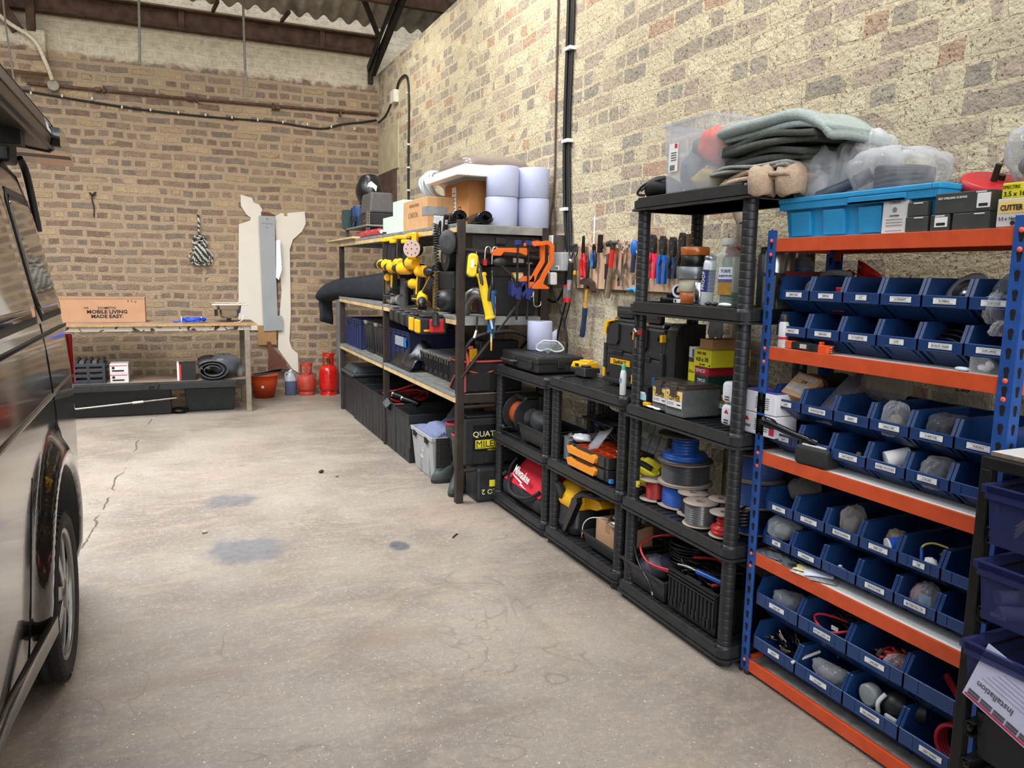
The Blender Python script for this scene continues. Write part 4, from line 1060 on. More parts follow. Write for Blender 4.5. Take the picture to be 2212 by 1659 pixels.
  for a0 in (.25*PI,.95*PI,1.55*PI):
   P=[[((R_+dr)*math.cos(a),(R_+dr)*math.sin(a),z) for dr,z in ((-.003,h-.03),(.003,h-.03),(.003,h+.13),(-.003,h+.13))] for a in [a0+k*.11 for k in range(-3,4)]]
   g.rings(P,False)
  g.rings([[((R_+dr)*math.cos(a),(R_+dr)*math.sin(a),z) for dr,z in ((-.004,h+.10),(.004,h+.10),(.004,h+.135),(-.004,h+.135))] for a in [2*PI*k/28 for k in range(28)]],False,close=True)
  v=B(mat('brass','#8d7443',.35,.8,.1),smooth=True);v.lathe([(.018,h-.005),(.016,h+.05),(.022,h+.052),(.022,h+.075)],14);v.cyl((0,0,h+.035),(0,-.035,h+.035),.013)
  return [('cylinder',b),('foot_ring',f),('collar',g),('valve',v)]
 RD1=mat('gas_red_dusty','#a83a2c',.55,0,.22,9);RD2=mat('gas_red','#c01a12',.25,0,.06,9,coat=.5)
 thing('gas_bottle','short dusty red gas bottle next to the blue liquid jug','gas bottle',gas(.118,.265,RD1,0),(1.50,9.78,0),-.3)
 thing('gas_bottle','tall shiny red gas bottle beside the steel rack corner','gas bottle',gas(.118,.385,RD2,1),(1.765,9.72,0),.4)
 b=B(mat('panel_edge','#9aa3a8',.4,.5,.05),.002)
 for k in range(3):pass
 for k,(x,z) in enumerate(((1.80,1.20),(1.83,1.17),(1.86,1.10))):
  q=B(mat('panel_edge','#9aa3a8'),.002);q.box(x,x+.018,9.55-.0,9.72,.0,z)
  thing('metal_length',['pale metal length standing behind the steel rack, tallest and leftmost','middle pale metal length standing upright behind the steel rack','pale metal length behind the rack, nearest the rack post'][k],'metal section',q,(.10,.18,0),group='pale metal lengths leaning in the corner')
back_group()
# --------- things on and under the long steel rack
def cardbox(name,label,x0,x1,y0,y1,z0,z1,m=CARD,extra=(),tape=True,cat='box',group=None,bev=.003):
 """closed box, world aligned; extra parts allowed"""
 b=B(m,bev);b.box(x0,x1,y0,y1,z0,z1)
 P=[('carton',b)]
 if tape:
  t=B(mat('packing_tape','#9c7a50',.3,0,.05));ym=(y0+y1)/2
  t.box(x0-.0008,x1+.0008,ym-.022,ym+.022,z1-.0005,z1+.0006);t.box(x0-.0008,x0,ym-.022,ym+.022,z1-.05,z1)
  P.append(('tape',t))
 return thing(name,label,cat,P+list(extra),group=group)
def side_text(txt,size,x,y,z,m=INK,bold=0,sx=1,flip=0):
 """lettering on a face that looks towards the aisle (-x)"""
 t=B(m);t.at(x,y,z,RX,0,PI if flip else 0);t.text(txt,size,0,0,0,.001,sx,bold=bold);t.home();return t
def near_text(txt,size,x,y,z,m=INK,bold=0,sx=1,flip=0):
 """lettering on a face that looks towards -y"""
 t=B(m);t.at(x,y,z,0,0,0 if not flip else 0);
 if flip:t.X=Matrix.Translation((x,y,z))@Matrix.Rotation(PI,4,'Y')
 t.text(txt,size,0,0,0,.001,sx,bold=bold);t.home();return t
def decal(m,x,y0,y1,z0,z1):return B(m).box(x-.001,x,y0,y1,z0,z1)
def grey_top():
 Z=1.867
 GF=mat('foam_green','#bcd6bd',.8,0,.04,30)
 b=B(GF,.004);b.box(1.73,1.90,6.18,6.80,Z,Z+.145)
 thing('foam_block','pale green foam block lying on the rack edge, lower and longer of two','foam',b,group='green foam blocks')
 b=B(GF,.004);b.box(1.74,1.90,6.19,6.50,Z+.145,Z+.262)
 thing('foam_block','shorter pale green foam block stacked on the longer one','foam',b,group='green foam blocks')
 b=B(mat('jerry_white','#dfe2e2',.35,0,.04),.02);b.box(1.95,2.15,6.62,6.95,Z,Z+.26)
 c=B(mat('cap_blue','#1b3bc0',.35,0,.05),smooth=True);c.cyl((1.95,6.86,Z+.235),(1.89,6.90,Z+.25),.032,n=18)
 h=B(mat('jerry_white','#dfe2e2'),smooth=True);h.tube([(2.0,6.75,Z+.25),(2.03,6.75,Z+.30),(2.12,6.75,Z+.30),(2.14,6.75,Z+.25)],.014,8,5)
 thing('jerry_can','white water container with a blue cap behind the green foam','container',[('tank',b),('cap',c),('handle',h)])
 CB=mat('carton_tan','#b98f63',.85,0,.07,12)
 b=B(CB,.004);b.box(1.74,1.86,5.54,6.17,Z,Z+.235);b.box(1.86,2.06,5.54,6.10,Z,Z+.235)
 t=B(mat('duct_tape','#8e9297',.35,.3,.1));t.box(1.737,1.741,5.54,5.66,Z+.10,Z+.165);t.box(1.737,1.90,5.537,5.541,Z+.10,Z+.165)
 l=side_text('INTERNATIONAL',.034,1.739,5.87,Z+.19,mat('print_brown','#86623f',.8));
 l2=side_text('LONDON',.06,1.739,5.90,Z+.12,mat('print_brown','#86623f'))
 thing('cardboard_box','low open cardboard box closed with silver tape beside the green foam','box',[('carton',b),('duct_tape',t),('lettering',l),('lettering',l2)])
 GC=mat('conduit_grey','#9ca4a6',.5,0,.08)
 def coil(R_,r,n,h,seed,tilt=0):
  b=B(GC,smooth=True);rnd=random.Random(seed)
  for k in range(n):
   rr=R_*(1-.10*(k%3));z=h*k/n
   b.tube([(rr*math.cos(a)*(1+rnd.uniform(-.03,.03)),rr*math.sin(a),z+.012*math.sin(a*2+k)) for a in [2*PI*i/14 for i in range(14)]],r,7,2,closed=True)
  return b
 thing('conduit_coil','grey flexible conduit coil tilted on the taped carton','coil',coil(.125,.013,9,.10,3),(1.91,5.93,2.19),0,None,.0,.0).rotation_euler=(1.15,.25,.3)
 thing('conduit_coil','grey flexible conduit coil lying flat behind the white frame','coil',coil(.12,.013,11,.15,8),(2.18,5.98,2.14))
 CB2=mat('carton_brown','#a9733f',.85,0,.08,12)
 b=B(CB2,.005);b.box(1.95,2.24,5.24,5.76,Z,Z+.335)
 l=decal(WHITEP,1.95,5.50,5.59,Z+.12,Z+.31);l.m(INK)
 for k in range(5):l.box(1.948,1.949,5.515,5.575,Z+.15+k*.028,Z+.156+k*.028)
 a1=B(INK);a1.at(1.949,5.68,Z+.13,RX);a1.ring((-.028,-.04),(.028,.06),-.001,.0,.002)
 a1=B(INK)
 for (dy) in (5.68,5.42):
  a1.box(1.948,1.95,dy-.03,dy-.027,Z+.06,Z+.16);a1.box(1.948,1.95,dy+.027,dy+.03,Z+.06,Z+.16);a1.box(1.948,1.95,dy-.03,dy+.03,Z+.06,Z+.064);a1.box(1.948,1.95,dy-.03,dy+.03,Z+.156,Z+.16)
 a1.prism([(5.66,Z+.11),(5.70,Z+.11),(5.68,Z+.15)],'x',1.948,1.95);a1.box(1.948,1.95,5.677,5.683,Z+.075,Z+.11)
 a1.prism([(5.40,Z+.12),(5.44,Z+.12),(5.42,Z+.14)],'x',1.948,1.95);a1.box(1.948,1.95,5.41,5.43,Z+.075,Z+.10)
 thing('cardboard_box','tall brown carton with a white label strip, under the white rooflight frame','box',[('carton',b),('address_label',l),('symbols',a1)])
 FW=mat('frame_white','#e8e3db',.4,0,.03)
 b=B(FW,.006);z=Z+.340
 for (x0,x1,y0,y1) in ((1.80,1.88,5.05,5.78),(2.36,2.44,5.05,5.78),(1.88,2.36,5.05,5.12),(1.88,2.36,5.71,5.78)):b.box(x0,x1,y0,y1,z,z+.045)
 b2=B(FW,.004);
 for (x0,x1,y0,y1) in ((1.87,1.92,5.10,5.80),(2.34,2.39,5.10,5.80),(1.92,2.34,5.10,5.15),(1.92,2.34,5.75,5.80)):b2.box(x0,x1,y0,y1,z+.046,z+.085)
 d=B(mat('smoked_acrylic','#8c8078',.08,0,0,spec=.8,alpha=.82,coat=.5),smooth=True)
 P=[]
 for i in range(15):
  row=[]
  for j in range(15):
   u=i/14*2-1;v=j/14*2-1;k=(1-u**6)*(1-v**6)
   row.append((2.13+u*.25,5.45+v*.34,z+.088+.095*max(0,k)**.5*(1-.25*(u*u+v*v)/2)))
  P.append(row)
 d.sheet(P,.004)
 thing('rooflight','white rooflight frame with a smoked plastic dome on the tall carton','rooflight',[('outer_frame',b),('inner_frame',b2),('dome',d)])
 b=B(CARD,smooth=False);P=[]
 for i in range(9):
  a=PI*(.12+.76*i/8);P.append([(2.25+.02*r_,5.95+.26*r_*math.cos(a),2.33+.15*r_*math.sin(a)*(1 if r_>.5 else.6)) for r_ in (.25,.6,1)])
 b.sheet(P,.004);b.box(2.22,2.36,5.84,6.06,Z,2.36)
 thing('cardboard_box','open-flapped cardboard box standing behind the conduit coil','box',b)
 PR=mat('paper_roll','#aeb4cf',.8,0,.04,6,.15,9)
 def roll(r=.113,h=.205):
  b=B(PR,smooth=True);b.lathe([(.028,.003),(r-.004,0),(r,.004),(r*1.004,h*.5),(r,h-.004),(r-.004,h),(.028,h-.003)],40,True,False)
  c=B(mat('core_card','#a58560',.9),smooth=True);c.lathe([(.028,.003),(.028,h-.003),(.024,h-.003),(.024,.003)],20,True,False)
  c.rings([[(.028*math.cos(a),.028*math.sin(a),zz) for a in [2*PI*k/20 for k in range(20)]] for zz in (.003,h-.003)],True,False,False)
  w=B(PR);w.box(-.004,.02,-r-.0015,-r+.01,.0,h)
  return [('paper',b),('core',c)]
 r0=thing('paper_roll','large blue-white paper roll, lower left of the four stacked on the rack','paper roll',roll(),(2.125,5.05,Z),0,'stacked paper rolls on the rack')
 dup(r0,'large blue-white paper roll, upper left of the four stacked on the rack',(2.128,5.045,Z+.206),.8)
 dup(r0,'large blue-white paper roll, lower right of the four, nearest the wall',(2.355,5.02,Z),1.9)
 dup(r0,'large blue-white paper roll, upper right of the four, nearest the wall',(2.352,5.02,Z+.206),2.6)
 BR=mat('black_foil','#161617',.32,0,.1,30,.15)
 for k,(x,y,L_) in enumerate(((1.76,4.93,.40),(1.93,4.90,.38))):
  b=B(BR,smooth=True);P=[]
  for i in range(40):
   t=i/39*3*2*PI;r=.018+.010*t/(2*PI);P.append((r*1.2*math.cos(t),r*math.sin(t)))
  b.sheet([[(x+p[0]+.02*j,y-.05+j*L_/3,Z+.052+p[1]) for p in P] for j in range(4)],.0035)
  b.sheet([[(x-.06+dx,y-.05+j*L_/3,Z+.012+.02*abs(dx)*3+.004*math.sin(j*3+dx*30)) for dx in (-.01,.03,.06)] for j in range(4)],.003)
  thing('rolled_liner',['black rolled liner at the rack top near the work lamp','black rolled liner against the paper rolls'][k],'roll',b,group='black rolled liners')
 ANG=mat('slotted_angle','#6d675e',.6,.5,.2,20)
 P=[]
 for (x,y) in ((1.76,7.56),(1.76,8.52),(2.26,7.56),(2.26,8.52)):
  b=B(ANG,.001);b.box(x,x+.035,y,y+.004,Z,2.13);b.box(x,x+.004,y,y+.035,Z,2.13)
  k=B(HOLE)
  for i in range(9):k.box(x+.013,x+.021,y-.0008,y+.0045,Z+.02+i*.028,Z+.034+i*.028)
  P.append(('upright',b,[('slots',k)]))
 b=B(mat('shelf_pan_grey','#8b8d88',.5,.5,.15),.002);b.box(1.75,2.31,7.53,8.57,1.985,2.0);P.append(('shelf',b))
 thing('shelf_riser','small slotted-angle shelf standing on the far end of the steel rack','shelf',P)
 b=B(mat('case_grey','#4d4b4a',.6,0,.12),.02);b.frus((1.80,7.60),(2.06,8.02),2.12,2.32,None,None,-.02)
 c=B(mat('case_black','#1b1b1c',.5),.012);c.box(1.79,2.07,7.59,8.03,2.001,2.118)
 h=B(CHROME,.001);h.box(1.787,1.79,7.70,7.72,2.04,2.05);h.box(1.787,1.79,7.77,7.79,2.04,2.05)
 s=B(mat('case_light','#77767a',.5),.01);s.box(1.85,2.05,8.03,8.06,2.13,2.29)
 thing('machine_case','grey domed machine case with a black base on the slotted-angle shelf','case',[('lid',b),('base',c),('latch',h),('side_panel',s)])
 CBL=mat('compressor_blue','#1d3f6e',.4,0,.15)
 b=B(CBL,smooth=True);b.lathe([(.07,2.001),(.075,2.02),(.075,2.2),(.07,2.23)],24,True,True,1.86,8.30)
 c=B(BLK,.008);c.box(1.80,1.92,8.36,8.46,2.001,2.22);
 h=B(BLK,smooth=True)
 for k in range(5):h.tube([(1.79+.01*math.cos(a+k),8.30+.09*math.cos(a),2.03+k*.02+.03*math.sin(a)) for a in [2*PI*i/8 for i in range(8)]],.006,6,3,closed=True)
 thing('compressor','blue machine with black hoses left of the grey domed case','machine',[('tank',b),('motor',c),('hose',h)])
 b=B(mat('mask_black','#161718',.3,0,.05),smooth=True);P=[]
 for i in range(11):
  t=i/10;z=2.235+.28*t;w=.085+.045*math.sin(t*PI);row=[]
  for j in range(13):
   a=PI*(-.05+1.1*j/12);row.append((1.94+w*1.05*math.cos(a)-.0,8.20-w*.0-(.06+w*.9)*math.sin(a)*(1-.35*t*t),z+.03*math.sin(a)*t))
  P.append(row)
 b.sheet(P,.008);b.ell((1.94,8.20,2.44),(.12,.12,.09),18,10)
 v=B(mat('visor_white','#e8e4e6',.35),.004);v.at(1.93,8.055,2.40,-.3,.25);v.prism([(-.06,-.05),(.04,-.06),(.06,.02),(.0,.07),(-.03,.05)],'y',-.012,.004);v.m(mat('visor_red','#b94b50',.4)).prism([(-.05,-.048),(.0,-.052),(-.01,-.01),(-.03,.0)],'y',-.014,-.011);v.home()
 st=B(BLK,.006);st.box(1.88,2.0,8.12,8.28,2.001,2.27)
 thing('welding_mask','black welding mask with a white and red visor, highest thing on the far end','mask',[('shell',b),('visor',v),('stand',st)])
 b=B(mat('crate_teal','#1e3a3c',.5),.003);b.box(1.73,2.2,8.47,8.60,2.001,2.20)
 thing('teal_crate','dark teal plastic crate at the very far end of the slotted-angle shelf','crate',b)
 RC=mat('can_red','#a81e2a',.3,0,.05)
 labs=['red aerosol can lying under the slotted shelf, farthest of three','red aerosol can under the slotted shelf, middle of three','red aerosol can under the slotted shelf, nearest the green foam']
 for k,y in enumerate((7.62,7.36,7.12)):
  b=B(RC,smooth=True);b.cyl((1.74,y,Z+.035),(1.74,y-.20,Z+.035),.033,n=18);b.cyl((1.74,y-.20,Z+.035),(1.74,y-.215,Z+.035),.033,.02,n=18)
  c=B(mat('can_cap','#d8d4cf',.3),smooth=True);c.cyl((1.74,y-.216,Z+.035),(1.74,y-.24,Z+.035),.018,n=14)
  thing('aerosol_can',labs[k],'can',[('can',b),('nozzle',c)],group='red cans under the riser shelf')
 b=B(mat('red_tub','#c0394a',.5),.006);b.box(1.80,1.98,7.75,8.2,Z,Z+.085)
 thing('plastic_tub','flat red plastic tub under the slotted-angle shelf','tub',b)
 PINE=mat('pine_edge','#c4ab7c',.75,0,.22,7)
 b=B(PINE,.003);b.box(1.66,1.74,7.75,9.15,Z+.001,Z+.022);
 thing('timber_batten','pine batten lying along the rack edge and overhanging its far end','timber',b)
grey_top()
def drill_parts(kind=0,black=False):
 """cordless drill, nose towards +x, handle down, origin at body centre"""
 Y=YEL if not black else BLK
 b=B(Y,.006,smooth=True);b.rings([[(x,r*1.0*math.cos(a),r*math.sin(a)*1.08) for a in [2*PI*k/14 for k in range(14)]] for x,r in ((-.075,.022),(-.07,.031),(-.03,.034),(.03,.034),(.045,.029))],True)
 m=B(BLK,smooth=True);m.rings([[(x,r*math.cos(a),r*math.sin(a)) for a in [2*PI*k/14 for k in range(14)]] for x,r in ((.045,.028),(.06,.030),(.075,.026),(.10,.021),(.115,.010))],True)
 m.m(STEEL).cyl((.115,0,0),(.13,0,0),.004)
 h=B(BLK,.008);h.prism([(-.055,-.028),(-.008,-.030),(-.010,-.07),(-.022,-.12),(-.030,-.145),(-.075,-.145),(-.070,-.11),(-.058,-.06)],'y',-.017,.017)
 g=B(Y,.004);g.prism([(-.052,-.032),(-.040,-.032),(-.050,-.14),(-.068,-.142)],'y',-.0185,.0185)
 t=B(mat('trigger_black','#0c0c0c',.4),.003);t.box(-.010,.004,-.010,.010,-.062,-.034)
 k=B(BLK,.006);k.box(-.095,-.005,-.036,.036,-.185,-.146);k.m(YEL).box(-.085,-.015,-.0365,.0365,-.176,-.160)
 return [('motor_housing',b),('chuck',m),('grip',h,[('grip_inlay',g)]),('trigger',t)]+([('battery',k)] if kind==0 else [])
def grey_tools():
 DP=drill_parts(1);DP[2]=(DP[2][0],DP[2][1])
 d0=thing('cordless_drill','yellow and black cordless drill hanging upside down, leftmost of the row under the rack top','drill',DP,(1.655,6.48,1.605),PI/2+.3,'yellow tools hung under the rack top',PI,0,1.3)
 h=B(YEL,.005);h.box(-.085,-.015,-.034,.034,-.168,-.146);link('battery_mount',h,d0)
 Ls=['yellow cordless drill hanging upside down, second from the left of the hung row','yellow cordless drill hanging upside down, third from the left of the hung row','yellow cordless tool hanging upside down, fourth from the left of the hung row','yellow cordless tool hanging upside down, fifth from the left of the hung row','yellow cordless tool hanging just left of the round sander']
 for k,(y,rz,z) in enumerate(((6.33,1.9,1.65),(6.18,1.75,1.66),(6.02,1.5,1.655),(5.86,1.9,1.65),(5.66,1.6,1.66))):
  d=dup(d0,Ls[k],(1.655,y,z-.045-.03*(k%2)),rz)
 b=B(BLK,.004,smooth=True);b.rings([[(x,r*math.cos(a),r*math.sin(a)) for a in [2*PI*k/20 for k in range(20)]] for x,r in ((-.0,.05),(.03,.058),(.09,.052),(.11,.03))],True)
 p=B(mat('sanding_disc','#b79c93',.9,0,.05),smooth=True);p.cyl((-.012,0,0),(.0,0,0),.064,n=32)
 q=B(HOLE)
 for k in range(8):q.cyl((-.0135,.042*math.cos(k*PI/4),.042*math.sin(k*PI/4)),(-.012,.042*math.cos(k*PI/4),.042*math.sin(k*PI/4)),.0045,n=8)
 q.cyl((-.0135,0,0),(-.012,0,0),.005,n=8)
 y_=B(YEL,.006);y_.prism([(-.02,-.055),(.10,-.055),(.085,-.08),(.0,-.075)],'y',-.03,.03);y_.box(.03,.08,-.02,.02,.052,.12)
 thing('orbital_sander','black and yellow sander hanging with its pink sanding disc facing out','sander',[('body',b),('sanding_pad',p,[('dust_holes',q)]),('yellow_shell',y_)],(1.60,5.45,1.715),.9)
 L2=[('impact_driver','stubby yellow impact driver hanging low beside the rack middle post',6.50,1.50,1.2,0,1),('cordless_drill','yellow drill with battery hanging behind the brand-lettered battery',6.26,1.50,-1.6,0,.95),('cordless_drill','yellow cordless drill lying sideways below the sander, chuck to the right',5.50,1.555,-1.35,0,1.2),('impact_driver','yellow nailer-like tool hanging behind, just right of the cardboard carton',5.72,1.46,1.9,0,1.1),('angle_grinder','yellow and black grinder perched with its grip up above the batteries',5.40,1.36,-1.9,0,1.15)]
 for n,lab,y,z,rz,ry,s in L2:
  o=thing(n,lab,'power tool',drill_parts(0 if n!='angle_grinder' else 1),(1.70 if y!=5.40 else 1.66,y,z),rz,None,0,0,s)
  if n=='angle_grinder':o.rotation_euler=(PI*.85,.3,rz)
  if y==6.26:o.rotation_euler=(0,.7,rz)
 b=B(BLK,.006);b.box(-.03,.03,-.02,.02,-.06,.06);b.m(YEL).box(-.024,.024,-.0215,-.02,-.05,.05)
 t=B(INK);t.X=Matrix.Translation((0,-.0216,0))@Matrix.Rotation(-PI/2,4,'Y');t.text('DeWALT',.028,0,0,0,.001,.9,bold=.02);t.home()
 thing('battery_pack','black and yellow battery pack with vertical lettering hanging in the tool cluster','battery',[('case',b),('lettering',t)],(1.655,6.16,1.47),RX,None,.0,.15)
 b=B(mat('tool_grey','#9a9994',.35,.4,.08),smooth=True);b.cyl((1.76,6.62,1.315),(1.76,6.30,1.315),.045,n=20);b.m(BLK).cyl((1.76,6.70,1.315),(1.76,6.62,1.315),.04,.046,n=20);b.m(YEL).cyl((1.76,6.645,1.315),(1.76,6.63,1.315),.048,n=20);b.m(mat('tool_grey','#9a9994')).cyl((1.76,6.38,1.315),(1.69,6.38,1.315),.028,n=16)
 thing('die_grinder','grey metal bodied grinder lying on the middle shelf behind the rack post','grinder',b)
 b=B(mat('tool_darkgrey','#3a3b3c',.45),.012);b.box(1.70,1.74,6.02,6.16,1.268,1.50);c=B(HOLE,.003);c.box(1.698,1.70,6.07,6.11,1.35,1.37)
 thing('router_base','dark grey upright tool baseplate beside the grey grinder','tool part',[('plate',b),('slot',c)])
 def bat(m1,m2):
  b=B(m1,.006);b.box(-.056,.056,-.028,.028,-.075,-.012);b.box(-.045,.045,-.024,.024,-.012,0)
  c=B(m2,.004);c.box(-.060,-.050,-.0285,.0285,-.070,-.018);c.box(.02,.046,-.029,.029,-.066,-.055);c.box(-.04,.0,-.029,.029,-.066,-.055)
  return [('case',b),('trim',c)]
 BD=mat('battery_grey','#3a3a3a',.5,0,.15)
 b0=thing('battery_pack','black battery clipped under the middle shelf, leftmost of five','battery',bat(BD,BLK),(1.62,5.80,1.285),.0,'battery packs under the middle shelf',0,0,1.45)
 for k in range(1,4):dup(b0,['','black battery clipped under the middle shelf, second from the left','black battery clipped under the middle shelf, third from the left','black battery clipped under the middle shelf, beside the yellow ones'][k],(1.62,5.80-k*.155,1.285-.008*k))
 b1=thing('battery_pack','large yellow and black battery under the middle shelf, left of two','battery',bat(BLK,YEL),(1.615,5.19,1.27),0,'battery packs under the middle shelf',0,0,1.75)
 dup(b1,'large yellow and black battery under the middle shelf, nearest and facing out',(1.61,5.03,1.265))
 y=B(YEL,.003);y.ring((-.04,-.095),(.05,-.02),0,1,0);
 b=B(REDP,.01);b.box(1.57,1.66,4.90,4.955,1.15,1.24);thing('battery_adapter','red adapter clipped beside the last yellow battery, at the near post','adapter',b)
 b=B(BLK,.01);b.box(-.045,.045,-.03,.03,-.075,.075)
 f=B(mat('lamp_face','#c9cbcc',.2,.3,.2,60),.004);f.box(-.038,.038,-.034,-.03,-.065,.06)
 s=B(WHITEP);s.box(.0465,.047,-.02,.01,.01,.04);s.m(mat('sticker_red','#b22',.5)).box(.047,.0475,-.01,.0,.02,.03)
 thing('work_light','small square black work light hooked on the rack top edge','lamp',[('housing',b),('lens',f),('sticker',s)],(1.655,4.97,1.86),-.9,None,0,.1)
 b=B(mat('rubber_grey','#37383a',.6,0,.15),smooth=True);b.rings([[(r*math.cos(a),y,1.4*r*math.sin(a)) for a in [2*PI*k/32 for k in range(32)]] for y,r in ((-.035,.03),(-.03,.052),(-.02,.058),(0,.050),(.01,.057),(.03,.057),(.04,.05))],True)
 thing('suction_pad','round grey rubber pad clamped beside the near rack post','pad',b,(1.66,4.83,1.745),-.5)
 b=B(BLK,smooth=True);P=[]
 for i in range(150):
  t=i/149;a=t*2*PI*19;cx=1.60+.0*t;cy=4.905-.03*math.sin(t*PI);P.append((cx+.016*math.cos(a),cy+.016*math.sin(a),1.70-.42*t))
 b.tube(P,.0045,5);b.tube([(1.60,4.92,1.72),(1.60,4.86,1.82),(1.61,4.84,1.88),(1.63,4.90,1.80)],.006,6,6)
 pts=[(1.60+.022*math.cos(a),4.88+.022*math.sin(a),1.70+.0025*a) for a in [k*.6 for k in range(110)]]
 b.tube(pts,.0045,5);b.cyl((1.60,4.90,1.28),(1.60,4.90,1.20),.02,.03)
 thing('coiled_lead','black coiled lead hanging below the work light','cable',b)
 FB=mat('fabric_navy','#1c232b',.85,0,.2,10,.2);b=B(FB,smooth=True)
 rings=[]
 for (y,x,z,w,h) in ((6.9,1.95,1.42,.17,.15),(7.6,1.92,1.40,.15,.13),(8.3,1.86,1.38,.14,.12),(8.75,1.78,1.36,.14,.11),(9.05,1.70,1.31,.13,.10),(9.25,1.66,1.26,.12,.085)):
  rings.append([(x+w*math.cos(a)*(1+.10*math.sin(3*a+y)),y,z+h*math.sin(a)*(1+.08*math.sin(4*a+2*y))) for a in [2*PI*k/20 for k in range(20)]])
 b.rings(rings,True)
 b.sheet([[(1.58+.04*i,9.2+.03*math.sin(j)+.02*i,1.26-.05*j-.012*i) for j in range(7)] for i in range(5)],.02)
 thing('fabric_roll','dark navy roll of fabric poking out of the far end of the middle shelf','fabric',b)
 b=B(mat('bag_black_red','#1f1b1d',.7),.02);b.box(1.80,2.05,6.55,6.80,1.268,1.62);t=B(mat('trim_red','#a02d3a',.6));t.box(1.795,1.80,6.66,6.67,1.268,1.60)
 thing('tool_bag','black bag with a red trim line at the end of the fabric roll','bag',[('bag',b),('trim',t)])
 cardbox('cardboard_box','brown cardboard box on the middle shelf behind the hanging drills',1.93,2.15,6.05,6.45,1.267,1.53,mat('carton_dark','#7c5539',.85,0,.08))
 cardbox('cardboard_box','shadowed cardboard box high on the wall side behind the hung tools',2.10,2.33,5.55,6.0,1.267,1.74,mat('carton_tan','#b98f63'))
 b=B(mat('bag_black_red','#1f1b1d'),.03,smooth=True);b.ell((1.95,5.88,1.45),(.10,.12,.18),16,10,.05,1);thing('rucksack','black rounded bag beside the brown box on the middle shelf','bag',b)
 for k,(y,x,z1) in enumerate(((8.3,2.1,1.55),(7.9,2.1,1.50),(7.35,2.1,1.60))):
  cardbox('carton',['white box stored deep on the far middle shelf','grey box stored beside the white one on the far middle shelf','tall pale box behind the fabric roll'][k],x,x+.2,y-.15,y+.15,1.267,z1,(WHITEP,mat('box_grey','#6f7275'),mat('box_pale','#b8b4aa'))[k],tape=False)
 b=B(YEL,.015);b.box(1.80,1.92,5.42,5.60,1.268,1.46);b.box(1.78,1.86,5.52,5.64,1.46,1.56);c=B(BLK,.02);c.box(1.78,2.0,5.1,5.42,1.42,1.56);c.cyl((1.80,5.30,1.66),(1.90,5.30,1.66),.10,n=28);c.box(1.80,1.95,5.15,5.45,1.268,1.32)
 d=B(STEEL,smooth=True);d.cyl((1.795,5.30,1.66),(1.80,5.30,1.66),.045,n=24)
 thing('mitre_saw','yellow and black mitre saw standing in the middle of the middle shelf','saw',[('yellow_frame',b),('motor',c),('disc',d)])
 b=B(BLK,.01,smooth=True);b.ell((1.76,5.12,1.36),(.09,.10,.08),18,12);b.m(YEL).ell((1.70,5.16,1.355),(.02,.018,.04),12,8)
 thing('polisher_head','black rounded power tool head with a yellow button above the batteries','power tool',b)
 b=B(STEEL,smooth=True);b.tube([(1.80,4.90,1.268),(1.80,4.86,1.36),(1.84,4.80,1.42),(1.92,4.78,1.40)],.04,14,6)
 thing('metal_elbow','bent shiny metal pipe elbow on the middle shelf behind the yellow caulking gun','pipe',b)
 BC=mat('case_black2','#202122',.5,0,.12,25)
 b=B(BC,.012);b.box(1.97,2.30,4.84,5.1,1.268,1.60);b.box(1.96,2.31,4.83,5.11,1.53,1.545)
 thing('hard_case','large black upright hard case behind the blue-padded clamps','case',b)
 b=B(BC,.012);b.box(1.86,2.32,4.82,5.12,1.605,1.68);c=B(WHITEP,.001);c.box(2.12,2.2,4.818,4.82,1.625,1.665);h=B(BLK,.008);h.box(1.95,2.05,4.80,4.82,1.63,1.65)
 thing('hard_case','black flat case with a white label lying on the upright hard case','case',[('case',b),('label',c),('handle',h)])
 b=B(BC,.014);b.box(1.82,2.33,4.80,5.2,1.695,1.80);b.box(1.90,2.02,4.795,4.80,1.70,1.73);h=B(BLK,.006);h.box(1.98,2.05,4.78,4.80,1.74,1.79);h.box(2.24,2.30,4.78,4.80,1.74,1.79)
 thing('hard_case','long dark grey tool case right under the rack top','case',[('case',b),('latch',h)])
 b=B(YEL,.008);b.box(2.11,2.19,4.79,4.83,1.50,1.56);c=B(WHITEP);c.box(2.12,2.18,4.788,4.79,1.52,1.55);thing('tape_measure','small yellow tape measure on the hard case beside the orange clamps','tape measure',[('case',b),('label',c)])
 def gun(m,cart,tip):
  f=B(m,.002,smooth=False);pr=[]
  P=[[(r*math.cos(a),r*math.sin(a),z) for a,r in [(PI*(.15+.7*k/6)+PI/2*0,.028) for k in range(7)]+[(PI*(.85-.7*k/6),.025) for k in range(7)]] for z in (0,-.23)]
  f.rings(P,True);f.lathe([(.030,0),(.030,.018),(.010,.022)],20);f.lathe([(.010,-.245),(.030,-.242),(.030,-.228),(.012,-.228)],20)
  c=B(cart,smooth=True);c.lathe([(.0235,-.225),(.0235,-.015)],20);
  r=B(STEEL,smooth=True);r.cyl((0,0,.02),(0,0,.11),.0035);r.tube([(0,0,.11),(0,.01,.135),(0,-.02,.14)],.003,6,4)
  h=B(BLK,.004);h.box(-.012,.012,-.02,.02,.018,.06);h.tube([(0,.01,.05),(0,.05,.03),(0,.075,-.04)],.010,8,5);h.tube([(0,.02,.03),(0,.04,0),(0,.05,-.05)],.006,6,5)
  n=B(tip[0],smooth=True);n.cyl((0,0,-.245),(0,0,-.30),.008,.005);n.m(tip[1]).cyl((0,0,-.30),(0,0,-.355),.006,.004)
  return [('frame',f),('cartridge',c),('plunger',r),('trigger',h)]+([('nozzle',n)])
